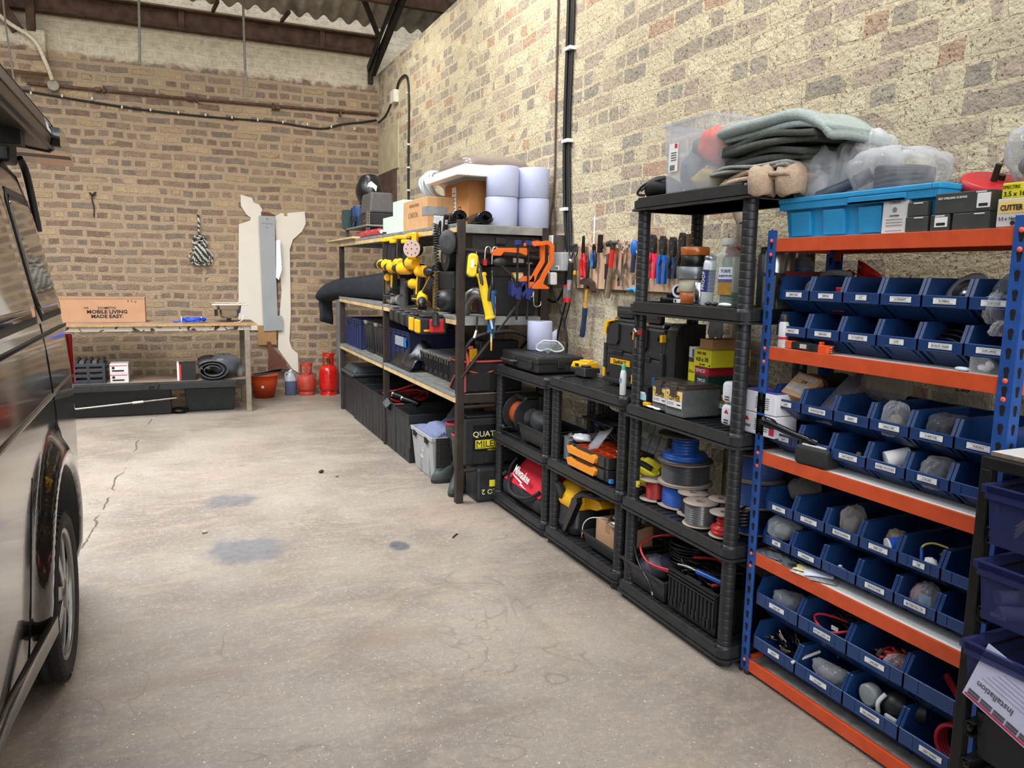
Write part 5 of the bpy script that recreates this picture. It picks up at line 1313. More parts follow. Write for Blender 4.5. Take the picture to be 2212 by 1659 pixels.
 CR=mat('cartridge_red','#c4242c',.4,0,0);
 g=gun(mat('gun_yellow','#e8c21a',.4,0,.1),mat('cartridge_redblue','#b9202b',.35),(WHITEP,BLK))
 cb=B(mat('cart_blue','#2c4fa0',.35),smooth=True);cb.lathe([(.0243,-.10),(.0243,-.03)],20);cw=B(WHITEP,smooth=True);cw.lathe([(.0243,-.225),(.0243,-.205)],20)
 thing('caulking_gun','yellow caulking gun with a red and blue cartridge hanging on the end bar','caulking gun',g+[('print_band',cb),('print_band',cw)],(1.83,4.66,1.53),2.7,None,0,.22,1.15)
 g=gun(mat('gun_blue','#15507f',.4,0,.08),mat('cartridge_white','#d8d4cf',.35),(WHITEP,YEL))
 cb=B(CR,smooth=True);cb.lathe([(.0243,-.18),(.0243,-.14)],20);cb.lathe([(.0243,-.09),(.0243,-.06)],20)
 ct=B(WHITEP);ct.at(0,0,-.11,0);ct.home()
 thing('caulking_gun','blue caulking gun with a yellow-tipped white nozzle hanging on the end bar','caulking gun',g+[('print_band',cb)],(1.905,4.66,1.42),2.5,None,0,.0,1.05)
 b=B(mat('lamp_yellow','#f0cf22',.35,0,.04),smooth=True);b.rings([[(p[0],y,p[1]) for p in rrect(-.032+i_,.032-i_,-.075+i_,.075-i_,.028-i_*.4,5)] for y,i_ in ((-.03,.008),(-.024,0),(.01,0),(.02,.01))],True)
 k=B(BLK,smooth=True);k.rings([[(p[0],y,p[1]) for p in rrect(-.037,.037,-.08,.08,.03,5)] for y in (-.005,.03)],True);l=B(mat('led_lens','#e8eaea',.1),smooth=True);l.rings([[(p[0]-.006,y,p[1]+.01) for p in rrect(-.010,.010,-.03,.03,.009,4)] for y in (-.034,-.029)],True);q=B(HOLE);q.cyl((.016,-.032,.0),(.016,-.029,.0),.005,n=12)
 thing('inspection_lamp','rounded yellow inspection lamp hanging on the near rack post','lamp',[('yellow_case',b),('back_shell',k),('lens',l),('switch',q)],(1.775,4.69,1.60),-.15,None,0,.08)
 OC=mat('clamp_orange','#de6a26',.4,0,.06)
 for k,(dx,dy) in enumerate(((0,0),(.045,-.045))):
  b=B(OC,.004);x=2.19+dx;y0=4.66+dy
  pts=[(x-.06,1.73),(x+.035,1.745),(x+.055,1.73),(x+.06,1.64),(x+.02,1.575),(x-.01,1.52),(x-.06,1.47),(x-.065,1.455),(x+.05,1.455),(x+.055,1.465),(x+.01,1.49),(x+.03,1.54),(x+.085,1.63),(x+.085,1.74),(x+.06,1.765),(x+.03,1.77),(x-.06,1.75)]
  b.prism(pts,'y',y0-.012,y0+.012)
  s=B(OC,.004)
  c=B(STEEL,smooth=True)
  P=[('jaw',b)]
  if k==0:
   s.prism([(1.90,1.665),(1.96,1.665),(1.98,1.69),(2.10,1.685),(2.14,1.67),(2.16,1.70),(2.14,1.72),(1.94,1.715),(1.90,1.69)],'y',y0-.01,y0+.01);P.append(('bar',s))
   c.cyl((2.16,y0-.015,1.62),(2.16,y0-.015,1.50),.004);c.cyl((2.14,y0-.015,1.62),(2.18,y0-.015,1.62),.006);P.append(('screw',c))
   t=B(OC,.004);t.prism([(2.10,1.50),(2.20,1.50),(2.20,1.54),(2.12,1.535)],'y',y0-.012,y0+.012);P.append(('pad',t))
  thing('ratchet_clamp',['orange plastic bar clamp hanging on the end bar, the one with the long bar','orange plastic clamp jaw nearest the wall switch'][k],'clamp',P,group='orange clamps')
 NB=mat('clamp_navy','#25306e',.45,0,.1)
 for k,x in enumerate((2.075,2.15)):
  b=B(BLK);b.box(x-.004,x+.004,4.635,4.655,1.25,1.75)
  c=B(NB,.003);c.box(x-.016,x+.018,4.625,4.665,1.735,1.765);c.prism([(x-.05,1.50),(x-.02,1.505),(x-.018,1.46),(x+.02,1.46),(x+.05,1.49),(x+.05,1.45),(x+.02,1.42),(x+.012,1.38),(x-.02,1.39),(x-.018,1.43),(x-.035,1.40),(x-.05,1.41)],'y',4.62,4.67)
  thing('bar_clamp',['black bar clamp with navy jaws on the end frame, left of two','black bar clamp with navy jaws on the end frame, right of two'][k],'clamp',[('bar',b),('jaws',c)],group='navy bar clamps')
 for k,(x,z) in enumerate(((1.875,1.69),(1.925,1.69),(2.17,1.44),(2.23,1.38))):
  b=B(CHROME,smooth=True);s=1 if k<2 else -1
  b.tube([(x-.02,4.67,z-.08),(x-.018,4.67,z+.0),(x-.005,4.67,z+.028),(x+.018,4.67,z+.022),(x+.022,4.67,z-.01)] if k<2 else [(x-.02,4.67,z+.07),(x-.02,4.67,z-.02),(x,4.67,z-.045),(x+.03,4.67,z-.035),(x+.032,4.67,z-.01)],.005,8,6)
  thing('s_hook',['steel S-hook over the end bar above the yellow caulking gun','steel S-hook over the end bar, second one','steel S-hook hanging below the navy clamps','steel S-hook hanging lowest, by the wall'][k],'hook',b,group='steel hooks')
 b=B(BLK,smooth=True);b.tube([(1.93,4.64,1.62),(1.98,4.63,1.58),(2.03,4.62,1.53),(2.06,4.62,1.47)],.008,6,5);b.ell((1.95,4.64,1.62),(.05,.02,.03),12,8);b.m(REDP).box(1.835,1.85,4.62,4.65,1.60,1.64)
 thing('riveter','black handled riveter hanging between the caulking guns and the clamps','hand tool',b)
 b=B(BLK,smooth=True);b.tube([(1.82,4.70,1.27),(1.815,4.70,1.18)],.007,6);b.m(mat('brush_tip','#cfcdc8',.5)).cyl((1.815,4.70,1.18),(1.80,4.70,1.13),.007,.009)
 thing('brush','small black handled brush dangling under the yellow caulking gun','brush',b)
grey_tools()
def grey_low():
 Z=.747
 BC=mat('crate_navy','#232c54',.45,0,.12,20)
 def ribcrate(m,x0,x1,y0,y1,z0,z1,n=4,rim=.012):
  b=B(m,.002);b.tray(x0,x1,y0,y1,z0,z1,.006)
  b.ring((x0,y0),(x1,y1),z1-.03,z1-.022,rim);b.ring((x0,y0),(x1,y1),z1-.008,z1,rim)
  for k in range(n+1):
   y=y0+(y1-y0)*k/n;b.box(x0-rim,x0,y-.003,y+.003,z0+.01,z1)
  for k in range(n+1):
   x=x0+(x1-x0)*k/n;b.box(x-.003,x+.003,y0-rim,y0,z0+.01,z1)
  return b
 for k,(y0,y1) in enumerate(((8.22,8.54),(7.84,8.17))):
  b=ribcrate(BC,1.76,2.30,y0,y1,Z,Z+.30,3);h=B(HOLE);h.box(1.7475,1.749,(y0+y1)/2-.05,(y0+y1)/2+.05,Z+.235,Z+.262)
  thing('euro_crate',['navy blue ribbed crate at the far end of the lower shelf','navy blue ribbed crate next to the black bins on the lower shelf'][k],'crate',[('crate',b),('hand_hole',h)],group='navy crates')
 for k,(y0,y1) in enumerate(((7.42,7.76),(7.0,7.36))):
  b=B(BLK,.01);b.frus((1.79,y0+.02),(2.28,y1-.02),Z,Z+.29,(1.77,y0),(2.3,y1));l=B(BLK,.006);l.box(1.76,2.31,y0-.01,y1+.01,Z+.29,Z+.315)
  c=B(mat('clasp_silver','#a9acae',.3,.7,.05),.004);c.box(1.745,1.765,(y0+y1)/2-.03,(y0+y1)/2+.05,Z+.285,Z+.318)
  g=B(BLK,.004)
  for j in range(3):g.box(1.772,1.785,y0+.05+j*.1,y0+.06+j*.1,Z+.03,Z+.27)
  thing('lidded_box',['black lidded box with a silver clasp, next to the navy crates','black lidded box with a silver clasp, behind the middle rack post'][k],'box',[('box',b),('lid',l),('clasp',c),('ribs',g)],group='black lidded boxes on the lower shelf')
 b=ribcrate(BC,1.80,2.28,6.2,6.95,Z+.0,Z+.30,5)
 lb=B(mat('label_grey','#8f9599',.6));lb.box(1.787,1.79,6.35,6.62,Z+.17,Z+.25);lb.m(mat('label_blue','#1c66a8',.5)).box(1.786,1.787,6.26,6.35,Z+.17,Z+.25)
 thing('euro_crate','dark navy crate with a grey and blue label behind the tarpaulin','crate',[('crate',b),('label',lb)])
 T=mat('tarp_black','#17181b',.35,0,.2,12,.25);b=B(T,smooth=True);P=[]
 for i in range(15):
  row=[]
  for j in range(19):
   u=i/14;v=j/18;h=.05+.16*math.exp(-((v-.45)/.3)**2)*(math.sin(u*PI)**.6)+.03*math.sin(9*u+7*v)+.02*math.sin(17*v+3*u)
   row.append((1.73+.32*u,5.95+.72*v,Z+max(.006,h*(math.sin(min(1,u*4)*PI/2)))))
  P.append(row)
 b.sheet(P,.004)
 thing('tarpaulin','crumpled black plastic sheet on the lower shelf between boxes and organisers','tarpaulin',b)
 OB=mat('organiser_black','#2a2b2c',.45,0,.15,20);CL=mat('organiser_clear','#a9adb0',.15,0,.1,alpha=.85)
 def org():
  b=B(OB,.006);b.box(0,.30,0,.105,0,.155);b.box(-.012,0,.02,.085,.02,.05)
  l=B(CL,.004);l.box(-.002,.302,-.002,.107,.155,.175)
  c=B(CHROME,.002);c.box(-.01,-.001,.015,.04,.125,.172);c.box(-.01,-.001,.07,.095,.125,.172)
  r=B(OB);
  for k in range(4):r.box(-.004,0,.008+k*.028,.014+k*.028,.03,.12)
  return [('case',b),('lid',l),('latch',c),('ribs',r)]
 o0=None
 LB=['clear-lidded black organiser case, farthest of the row on the lower shelf','clear-lidded black organiser case, second from the far end of the row','clear-lidded black organiser case, third from the far end of the row','clear-lidded black organiser case in the middle of the row of nine','clear-lidded black organiser case, fifth from the far end of the row','clear-lidded black organiser case, under the yellow metal square','clear-lidded black organiser case, third from the near rack post','clear-lidded black organiser case, next to last by the near rack post','clear-lidded black organiser case touching the near rack post']
 for k in range(9):
  y=5.98-k*.125
  if o0 is None:o0=thing('organiser_case',LB[0],'organiser',org(),(1.86,y,Z),0,'organiser cases on the lower shelf')
  else:dup(o0,LB[k],(1.86-.0*k,y,Z))
 b=B(YEL,.003);b.box(1.90,2.12,5.30,5.33,Z+.176,Z+.186);b.box(1.90,1.93,4.95,5.30,Z+.176,Z+.186);b.m(BLK).box(2.0,2.12,5.02,5.26,Z+.176,Z+.20)
 thing('saw_guide','yellow and black saw guide lying on the organiser cases','tool',b)
 b=B(BLK,.01);b.box(1.98,2.28,5.05,5.16,Z+.20,Z+.33);b.prism([(1.80,Z+.28),(2.0,Z+.30),(2.0,Z+.26)],'y',5.08,5.12)
 thing('tile_cutter','flat black tool leaning over the organiser cases beside the near post','tool',b)
 BG=mat('bag_fabric','#1c1a1b',.85,0,.15,30,.15);TR=mat('trim_salmon','#c2544c',.6)
 b=B(BG,.015);b.tray(1.76,2.20,4.56+.25,5.06,Z,Z+.21,.012)
 t=B(TR,smooth=True);x0,x1,y0,y1=1.755,2.205,4.805,5.065
 t.tube([(x0,y0,Z+.212),(x1,y0,Z+.212),(x1,y1,Z+.212),(x0,y1,Z+.212)],.008,6,0,closed=True)
 t.tube([(x0+.02,y0-.002,Z+.01),(x0+.02,y0-.002,Z+.12),(x0+.04,y0-.008,Z+.2),(x0+.02,y0-.01,Z+.30),(x0+.07,y0-.01,Z+.31)],.012,8,4)
 t.tube([(x0+.05,y0-.004,Z+.15),(x0+.15,y0-.006,Z+.13),(x0+.25,y0-.004,Z+.15),(x0+.33,y0-.004,Z+.13),(x0+.42,y0-.004,Z+.15)],.006,6,4)
 t.tube([(x0-.003,y0+.02,Z+.01),(x0-.003,y0+.10,Z+.12),(x0-.003,y1-.02,Z+.01)],.006,6,4)
 pz=B(BG,.008);pz.box(1.78,1.96,4.79,4.81,Z+.01,Z+.14);pz.box(1.98,2.18,4.79,4.81,Z+.01,Z+.14)
 thing('tool_bag','open black tool bag with salmon red piping at the near end of the lower shelf','bag',[('bag',b),('piping',t),('pocket',pz)])
 b=B(YEL,.004);b.box(1.85,1.90,4.9,4.93,Z+.15,Z+.29);thing('hand_tool','yellow tool handle sticking up out of the open tool bag','tool',b)
 b=B(BLK,smooth=True);b.tube([(1.77,4.78,1.06),(1.83,4.76,1.13),(1.95,4.74,1.16),(2.10,4.74,1.165),(2.20,4.74,1.13),(2.30,4.74,1.07)],.014,8,6)
 b.tube([(1.77,4.78,1.06),(1.76,4.79,.98)],.012,8);b.tube([(2.30,4.74,1.07),(2.32,4.74,1.0)],.012,8)
 thing('crowbar','curved black bar handle rising behind the black tool case','handle',b)
 SB=mat('bin_black','#202225',.5,0,.3,7,.1)
 b=B(SB,.02);b.box(1.73,2.25,8.10,8.62,.002,.43);l=B(mat('lid_grey','#3c4044',.5,0,.2),.02);l.box(1.70,2.28,8.07,8.64,.43,.47);l.frus((1.72,8.09),(2.26,8.62),.47,.53,None,None,-.05)
 thing('lidded_tub','large dark lidded tub on the floor under the far end of the steel rack','tub',[('tub',b),('lid',l)])
 LB=['open black crate on the floor, next to the lidded tub','open black crate on the floor, second from the lidded tub','open black crate on the floor left of the middle rack post','open black crate on the floor holding the red hoses and torches','open empty black crate on the floor left of the grey lidded crate']
 ys=((7.62,8.04),(7.20,7.60),(6.82,7.18),(6.36,6.80),(5.94,6.34))
 s0=None
 for k,(y0,y1) in enumerate(ys):
  h=.42 if k<4 else.40
  b=B(SB,.006);b.tray(1.72,2.30,y0,y1,.012,h,.012,.004,.006,.012);b.box(1.72,2.30,y0,y1,.002,.02);
  for j in range(1,3):b.box(1.7165,1.72,y0+(y1-y0)*j/3-.002,y0+(y1-y0)*j/3+.002,.03,h-.03)
  b.box(1.7165,1.72,y0+.02,y1-.02,h*.52,h*.53)
  thing('storage_crate',LB[k],'crate',b,group='open black crates on the floor')
 RH=mat('hose_red','#b0282a',.4,0,.06)
 b=B(RH,smooth=True)
 for (r,z,dx) in ((.19,.40,0),(.17,.42,.02),(.15,.43,-.02)):
  b.tube([(1.95+dx+r*.9*math.cos(a),6.75+1.2*r*math.sin(a),z+.035*math.sin(a+r*9)) for a in [2*PI*k/12 for k in range(12)]],.009,7,4,closed=True)
 b.tube([(1.76,6.95,.43),(1.86,6.70,.50),(1.98,6.60,.56),(2.1,6.55,.60)],.009,7,5)
 thing('hose','red hose loops lying in the open black crates behind the middle post','hose',b)
 for k,(x,y,z) in enumerate(((1.80,6.62,.43),(1.83,6.42,.42))):
  b=B(mat('torch_black','#121315',.2,.2,0),smooth=True);b.cyl((x,y+.06,z+.02),(x+.10,y-.08,z-.01),.035,n=18);b.m(CHROME).cyl((x,y+.06,z+.02),(x-.008,y+.072,z+.023),.037,n=18)
  thing('tube_light',['glossy black tube with a chrome end in the crate, left of two','glossy black tube with a chrome end in the crate, nearer one'][k],'tube',b,group='glossy black tubes')
 b=B(mat('zinc','#8f9ba0',.3,.9,.3,30),.002);b.at(1.70,6.55,.365,.4,.5,.6);b.box(-.045,.045,-.045,.045,-.003,.003);b.box(-.045,-.04,-.045,.045,0,.06);b.ell((0,0,.01),(.015,.015,.01),10,6);b.home()
 thing('bracket','square zinc plated bracket hanging over the edge of the black crates','bracket',b)
 GY=mat('crate_grey','#a3a5a6',.5,0,.06,10);LK=mat('lid_black','#2a2a28',.45,0,.1)
 b=B(GY,.005);b.frus((1.745,5.36),(2.28,5.84),.003,.335,(1.715,5.33),(2.30,5.87));b.m(HOLE)
 b=B(GY,.004);b.tray(1.745,2.28,5.36,5.84,.003,.335,.006,.03,.006,.03)
 b.box(1.722,1.74,5.44,5.45,.02,.33);b.box(1.722,1.74,5.66,5.67,.02,.33)
 hh=B(HOLE);hh.box(1.708,1.712,5.42,5.50,.27,.315);hh.box(1.708,1.712,5.72,5.80,.27,.315)
 l=B(LK,.004);l.box(1.74,2.25,5.30,5.312,.11,.335);
 for k in range(6):l.box(1.76+k*.09,1.766+k*.09,5.292,5.30,.12,.325)
 for k in range(4):l.box(1.745,2.245,5.292,5.30,.13+k*.055,.135+k*.055)
 l2=B(LK,.004);l2.box(1.70,1.712,5.86,5.90,.14,.33);
 tx=side_text('REAL',.035,1.724,5.60,.14,WHITEP);tx2=side_text('1.5',.05,1.722,5.58,.20,WHITEP)
 ob=thing('attached_lid_crate','pale grey crate with hinged black lid flaps hanging open, beside the boots','crate',[('crate',b),('hand_hole',hh),('lid_flap',l),('lid_flap',l2),('lettering',tx),('lettering',tx2)])
 def cloth(m,x0,x1,y0,y1,z0,z1,seed,n=16):
  rnd=random.Random(seed);ph=[rnd.uniform(0,6) for _ in range(5)];b=B(m,smooth=True);P=[]
  for i in range(n):
   row=[]
   for j in range(n):
    u=i/(n-1);v=j/(n-1);e=min(1,5*min(u,1-u,v,1-v))**.5
    h=(.55+.25*math.sin(4*u+ph[0])*math.cos(3*v+ph[1])+.12*math.sin(11*u+5*v+ph[2])+.1*math.sin(13*v+ph[3]))
    row.append((x0+(x1-x0)*(u+.03*math.sin(7*v+ph[4])),y0+(y1-y0)*(v+.03*math.sin(6*u+ph[0])),z0+(z1-z0)*max(.06,h)*e))
   P.append(row)
  b.sheet(P,.012);return b
 b=B(mat('crate_fill','#1a1b1e',.8),.02);b.box(1.76,2.26,5.38,5.82,.012,.30)
 DN=mat('denim_blue','#6f7796',.85,0,.1,30,.15);DKC=mat('cloth_dark','#26262a',.9,0,.2,20,.2)
 c=cloth(DN,1.73,2.15,5.34,5.86,.30,.45,4)
 for k in range(5):c.tube([(1.74+k*.02,5.36-.0*k,.31+k*.012),(1.76+k*.02,5.50,.325+k*.012),(1.80+k*.02,5.62,.33+k*.01)],.010,7,4)
 thing('folded_clothes','pale blue folded work clothes heaped in the grey crate','clothes',[('pile',c),('lower_clothes',b)])
 c=cloth(mat('cloth_grey','#4d4a4c',.85,0,.25,15,.3),1.98,2.26,5.48,5.80,.38,.56,9,18);thing('jacket','dark grey crumpled jacket on top of the blue clothes','clothes',c)
 c=cloth(DKC,1.88,2.45,4.90,5.34,.33,.50,12);b=B(DKC,.02);b.box(1.90,2.42,4.92,5.32,.30,.40)
 thing('clothes_heap','heap of black clothes and a folded umbrella behind the steel post','clothes',[('heap',c),('lower_heap',b)])
 b=B(LK,.004);b.box(1.86,2.44,4.90,5.29,.455-.16,.455-.15);
 b=ribcrate(LK,1.88,2.44,4.92,5.28,.003,.30,6)
 thing('folding_crate','black ribbed crate under the dark clothes, behind the battery boxes','crate',b)
 BT=mat('boot_rubber','#3c4340',.6,0,.2,12,.1);BR_=mat('boot_red','#a03a44',.55,0,.1)
 def boot():
  b=B(BT,smooth=True);R=[]
  for z,cx,rx,ry in ((.345,.0,.072,.074),(.30,.0,.070,.072),(.24,.0,.064,.066),(.18,.002,.058,.060),(.13,.004,.052,.054),(.11,-.006,.060,.052),(.09,-.024,.080,.051),(.065,-.052,.112,.052),(.04,-.066,.128,.054),(.02,-.066,.128,.055)):
   R.append([(cx+rx*math.cos(a),ry*math.sin(a),z) for a in [2*PI*k/24 for k in range(24)]])
  inner=[[(.0+.066*q_*math.cos(a),.068*q_*math.sin(a),z) for a in [2*PI*k/24 for k in range(24)]] for z,q_ in ((.345,1),(.22,.84))]
  b.rings(R[::-1]+[inner[0]],True,True,False)
  n=B(BR_,smooth=True);n.rings(inner,True,False,True);n.rings([[(c*math.cos(a),(c+.002)*math.sin(a),z) for a in [2*PI*k/24 for k in range(24)]] for c,z in ((.066,.346),(.069,.352),(.074,.348),(.074,.336))],True,False,False)
  s=B(mat('boot_sole','#2b302f',.7,0,.1),.003,smooth=True);s.rings([[(-.066+w*math.cos(a),(.058 if abs(math.cos(a))>.5 else.056)*math.sin(a),z) for a in [2*PI*k/28 for k in range(28)]] for z,w in ((.0,.124),(.004,.130),(.024,.133),(.026,.127))],True)
  k=B(BLK,.003);k.box(-.01,.03,.071,.078,.26,.30);k.tube([(-.02,.076,.31),(0,.08,.25),(.02,.078,.31)],.004,6,4)
  return [('shaft',b),('lining',n),('sole',s),('buckle',k)]
 o=thing('wellington_boot','dark green rubber boot with red lining, farther of the pair','boot',boot(),(1.90,5.34,0),.15,'pair of rubber boots',0,0,1)
 o.scale=(1.0,.98,1.27)
 dup(o,'dark green rubber boot with red lining, nearer one behind the steel post',(1.85,5.06,0),.85,None,(.98,.98,1.2))
 CS=mat('case_dark','#1f2224',.5,0,.2,15);YL=mat('label_yellow','#dfd52a',.5,0,0);SBL=mat('sticker_black','#0c0d10',.4,0,0)
 b=B(CS,.02);b.box(1.78,2.32,4.80,4.96,.245,.57);b.box(1.80,2.30,4.815,4.955,.57,.59)
 d=B(SBL);d.box(1.835,2.13,4.798,4.80,.34,.525);d.m(YL).box(1.855,2.125,4.797,4.798,.36,.42)
 t=near_text('QUATTRO',.054,1.975,4.7975,.462,mat('letter_cream','#d8d2a0',.5),.012,1.08);t2=near_text('MILENCO',.062,2.0,4.7968,.393,SBL,0,1.05);t3=near_text('WWW.MILENCO.COM',.019,1.985,4.7968,.3665,SBL,0,1.3);t4=near_text('MADE IN UK',.014,1.985,4.7975,.348,YL)
 r=B(CS,.003)
 for k in range(6):r.prism([(1.83+k*.085,.262),(1.87+k*.085,.262),(1.86+k*.085,.325),(1.84+k*.085,.325)],'y',4.79,4.80)
 thing('leveller_case','black carry case with a yellow and black QUATTRO label, upright','case',[('case',b),('label',d),('lettering',t),('lettering',t2),('lettering',t3),('lettering',t4),('ribs',r)])
 b=B(CS,.02);b.box(1.84,2.32,4.72,4.96,.004,.242)
 t=near_text('QUATTRO 2',.05,2.02,4.7185,.075,mat('letter_cream','#d8d2a0'),.012,1.05,1);t2=B(YL);t2.box(1.93,2.2,4.718,4.72,.11,.155)
 thing('leveller_case','black carry case lying upside down on the floor under the other one','case',[('case',b),('lettering',t),('label',t2)])
 b=B(STEEL)
 for k in range(12):b.cyl((2.44,4.85+k*.04,.40),(2.44,4.85+k*.04,.72),.0018,n=4)
 for k in range(8):b.cyl((2.44,4.85,.40+k*.04),(2.44,5.30,.40+k*.04),.0018,n=4)
 thing('wire_mesh','piece of rusty wire mesh leaning on the wall behind the steel post','mesh',b)
grey_low()
# --------- tool board on the right wall
def tool_board():
 PLY=mat('board_pine','#cda98b',.7,0,.08,5)
 b=B(PLY,.002);b.box(2.47,2.49,3.36,4.60,1.465,1.755)
 hk=[]
 rnd=random.Random(4)
 P=[('board',b)]
 for k in range(14):
  y=3.42+k*.085;h=B(STEEL,smooth=True);h.tube([(2.47,y,1.73),(2.455,y,1.735),(2.445,y,1.745),(2.44,y,1.755)],.0022,5,3)
  P.append(('hook',h))
 thing('tool_board','long pale plywood strip holding hung hand tools on the right wall','tool board',P)
 X=2.445
 G='hand tools hung on the plywood strip'
 def T(name,label,y,z,PP,rx=0,cat='hand tool'):
  return thing(name,label,cat,PP,(X,y,z),RX,G,rx,0)
 def plier(hm,jm,L=.25,spread=.035,jaw=.08,r=.011,m2=None):
  """hung jaws up; origin at pivot"""
  j=B(jm,.002);j.prism([(-.014,-.015),(.014,-.015),(.016,.01),(.006,jaw),(-.006,jaw),(-.016,.01)],'y',-.006,.006);j.cyl((0,-.008,0),(0,.008,0),.010,n=12)
  hs=[]
  for s,m in ((-1,hm),(1,m2 or hm)):
   h=B(m,smooth=True);h.tube([(s*.008,0,-.01),(s*spread*.75,0,-L*.25),(s*spread,0,-L*.55),(s*spread*.55,0,-L*.85),(s*spread*.5,0,-L+jaw*.2)],[r*.7,r,r,r,r*.7],8,5);hs.append(('grip',h))
  return [('jaws',j)]+hs
 DKT=mat('tool_dark','#2b2928',.4,.7,.15);RG=mat('grip_red','#c41f28',.4,0,.05);BG=mat('grip_blue','#1b62b8',.4,0,.05);PG=mat('grip_pink','#e0324e',.4,0,.05)
 for k,y in enumerate((4.60,4.54)):
  b=B(BLK,smooth=True)
  for s in (-1,1):b.tube([(s*.003,0,-.01),(s*.024,0,.02),(s*.028,0,.06),(s*.010,0,.08),(s*.004,0,.03)],.005,7,4);
  c=B(STEEL,.001);c.prism([(-.008,0),(.008,0),(.002,-.11),(-.002,-.11)],'y',-.002,.002)
  T('scissors',['black handled scissors, leftmost on the tool strip','black handled snips, second from the left on the tool strip'][k],y,1.67,[('handles',b),('blades',c)])
 b=B(BLK,smooth=True);b.cyl((0,0,0),(-.012,0,-.11),.017,.02);c=B(CHROME,smooth=True);c.ell((0,0,.01),(.02,.02,.02),14,10);d=B(mat('clear_handle','#b8bcbd',.2,.2,.05),smooth=True);d.cyl((-.012,0,-.11),(-.02,0,-.18),.016,.013)
 T('screwdriver','black and clear handled driver with a chrome ball top, left end of the strip',4.60,1.63,[('handle',b),('ball',c),('clear_grip',d)])
 b=B(clearmat('clear_red_tube','#c9c4bf',.1,.45),smooth=True);b.cyl((0,0,0),(0,0,-.115),.028,n=20);c=B(mat('cap_red_tr','#d0202c',.25),smooth=True);c.cyl((0,0,-.085),(0,0,-.112),.0288,n=20);c.cyl((-.0,0,.004),(0,0,-.01),.0288,n=20)
 c2=B(mat('tube_core','#5a5654',.5),smooth=True);c2.cyl((.006,0,-.004),(.006,0,-.08),.018,n=14)
 T('plastic_tube','clear tube with red ends hanging below the left end of the tool strip',4.64,1.48,[('tube',b),('ends',c),('core',c2)])
 b=B(STEEL,.002);b.prism([(-.012,0),(.015,0),(.018,-.09),(-.014,-.09)],'y',-.008,.008);b.prism([(-.012,-.12),(.02,-.12),(.028,-.19),(.012,-.21),(-.004,-.17)],'y',-.003,.003);l=B(YEL,smooth=True);l.cyl((0,-.010,-.105),(0,-.004,-.105),.016,n=16)
 b.box(-.010,.012,-.006,.006,-.125,-.085)
 T('wire_cutter','silver cable cutters with a round yellow sticker on the pivot',4.53,1.67,[('cutter',b),('sticker',l)])
 T('pliers','long-nosed pliers with full red handles',4.435,1.70,plier(RG,DKT,.18,.022,.10,.012))
 b=plier(RG,STEEL,.17,.022,.05,.012,BLK);T('side_cutters','side cutters with one red and one black grip',4.385,1.68,b)
 b=plier(BG,DKT,.13,.022,.03,.012,BLK);T('wire_stripper','stripper with a bright blue and a black handle',4.295,1.715,b)
 b=B(mat('white_rod','#e4e2dc',.5),smooth=True);b.cyl((0,0,.0),(0,0,.22),.005);T('paint_stick','white rod standing up behind the blue handled stripper',4.30,1.70,[('rod',b)])
 b=B(DKT,.002);b.box(-.018,.018,-.01,.01,0,.11);b.prism([(-.018,.0),(.03,.03),(.03,.045),(-.018,.02)],'y',-.008,.008);c=B(STEEL,smooth=True);c.cyl((-.01,0,0),(-.012,0,-.27),.0045,.003,n=8)
 T('sliding_bevel','black headed tool on a long thin steel rod',4.22,1.69,[('head',b),('rod',c)])
 hd=B(mat('hammer_head','#4f4039',.5,.5,.2),.004);hd.prism([(-.075,-.005),(-.07,.018),(-.02,.03),(.02,.03),(.07,.01),(.095,-.05),(.085,-.06),(.055,-.02),(.02,-.012),(.018,-.035),(-.018,-.035),(-.02,-.008),(-.05,-.012)],'y',-.016,.016)
 hh=B(mat('hickory','#c9932f',.45,0,.15,10),smooth=True);hh.tube([(0,0,-.03),(-.006,0,-.12),(-.014,0,-.18)],[.012,.011,.013],10,3,flat=.7)
 hg=B(mat('grip_navy','#1f3250',.5,0,.1),smooth=True);hg.tube([(-.014,0,-.16),(-.03,0,-.27),(-.045,0,-.35)],[.018,.017,.019,.016],12,3,flat=.8)
 T('claw_hammer','claw hammer with a dark blue grip hanging below the tool strip',4.37,1.50,[('head',hd),('shaft',hh),('grip',hg)])
 b=B(STEEL,.002);b.prism([(-.03,.0),(.02,.012),(.022,-.008),(-.03,-.004)],'y',-.007,.007);b.box(-.008,.008,-.006,.006,-.05,.0);c=B(BLK,.003);c.box(-.018,.016,-.010,.010,-.145,-.05);d=B(CHROME,smooth=True);d.cyl((-.004,0,-.145),(-.018,0,-.255),.009,.008)
 T('tack_hammer','small hammer with a black socket and a chrome shaft',4.125,1.672,[('head',b),('socket',c),('shaft',d)])
 b=B(mat('hammer_steel','#5c5955',.35,.8,.15),smooth=True);b.cyl((-.055,0,0),(-.02,0,.002),.018,.020,n=16);b.cyl((-.02,0,.002),(.03,0,.004),.014,.014,n=14);b.cyl((.03,0,.004),(.055,0,.006),.014,.009,n=14);b.cyl((0,0,0),(-.002,0,-.04),.016,.015)
 c=B(mat('hammer_red','#d02a20',.45),smooth=True);c.tube([(-.002,0,-.035),(-.015,0,-.14)],[.0165,.0155],12);d=B(mat('wood_worn','#7a6a55',.7,0,.2),smooth=True);d.tube([(-.015,0,-.14),(-.045,0,-.325)],[.014,.019],12)
 T('ball_hammer','hammer with a red sleeved worn wooden shaft',4.07,1.74,[('head',b),('sleeve',c),('shaft',d)])
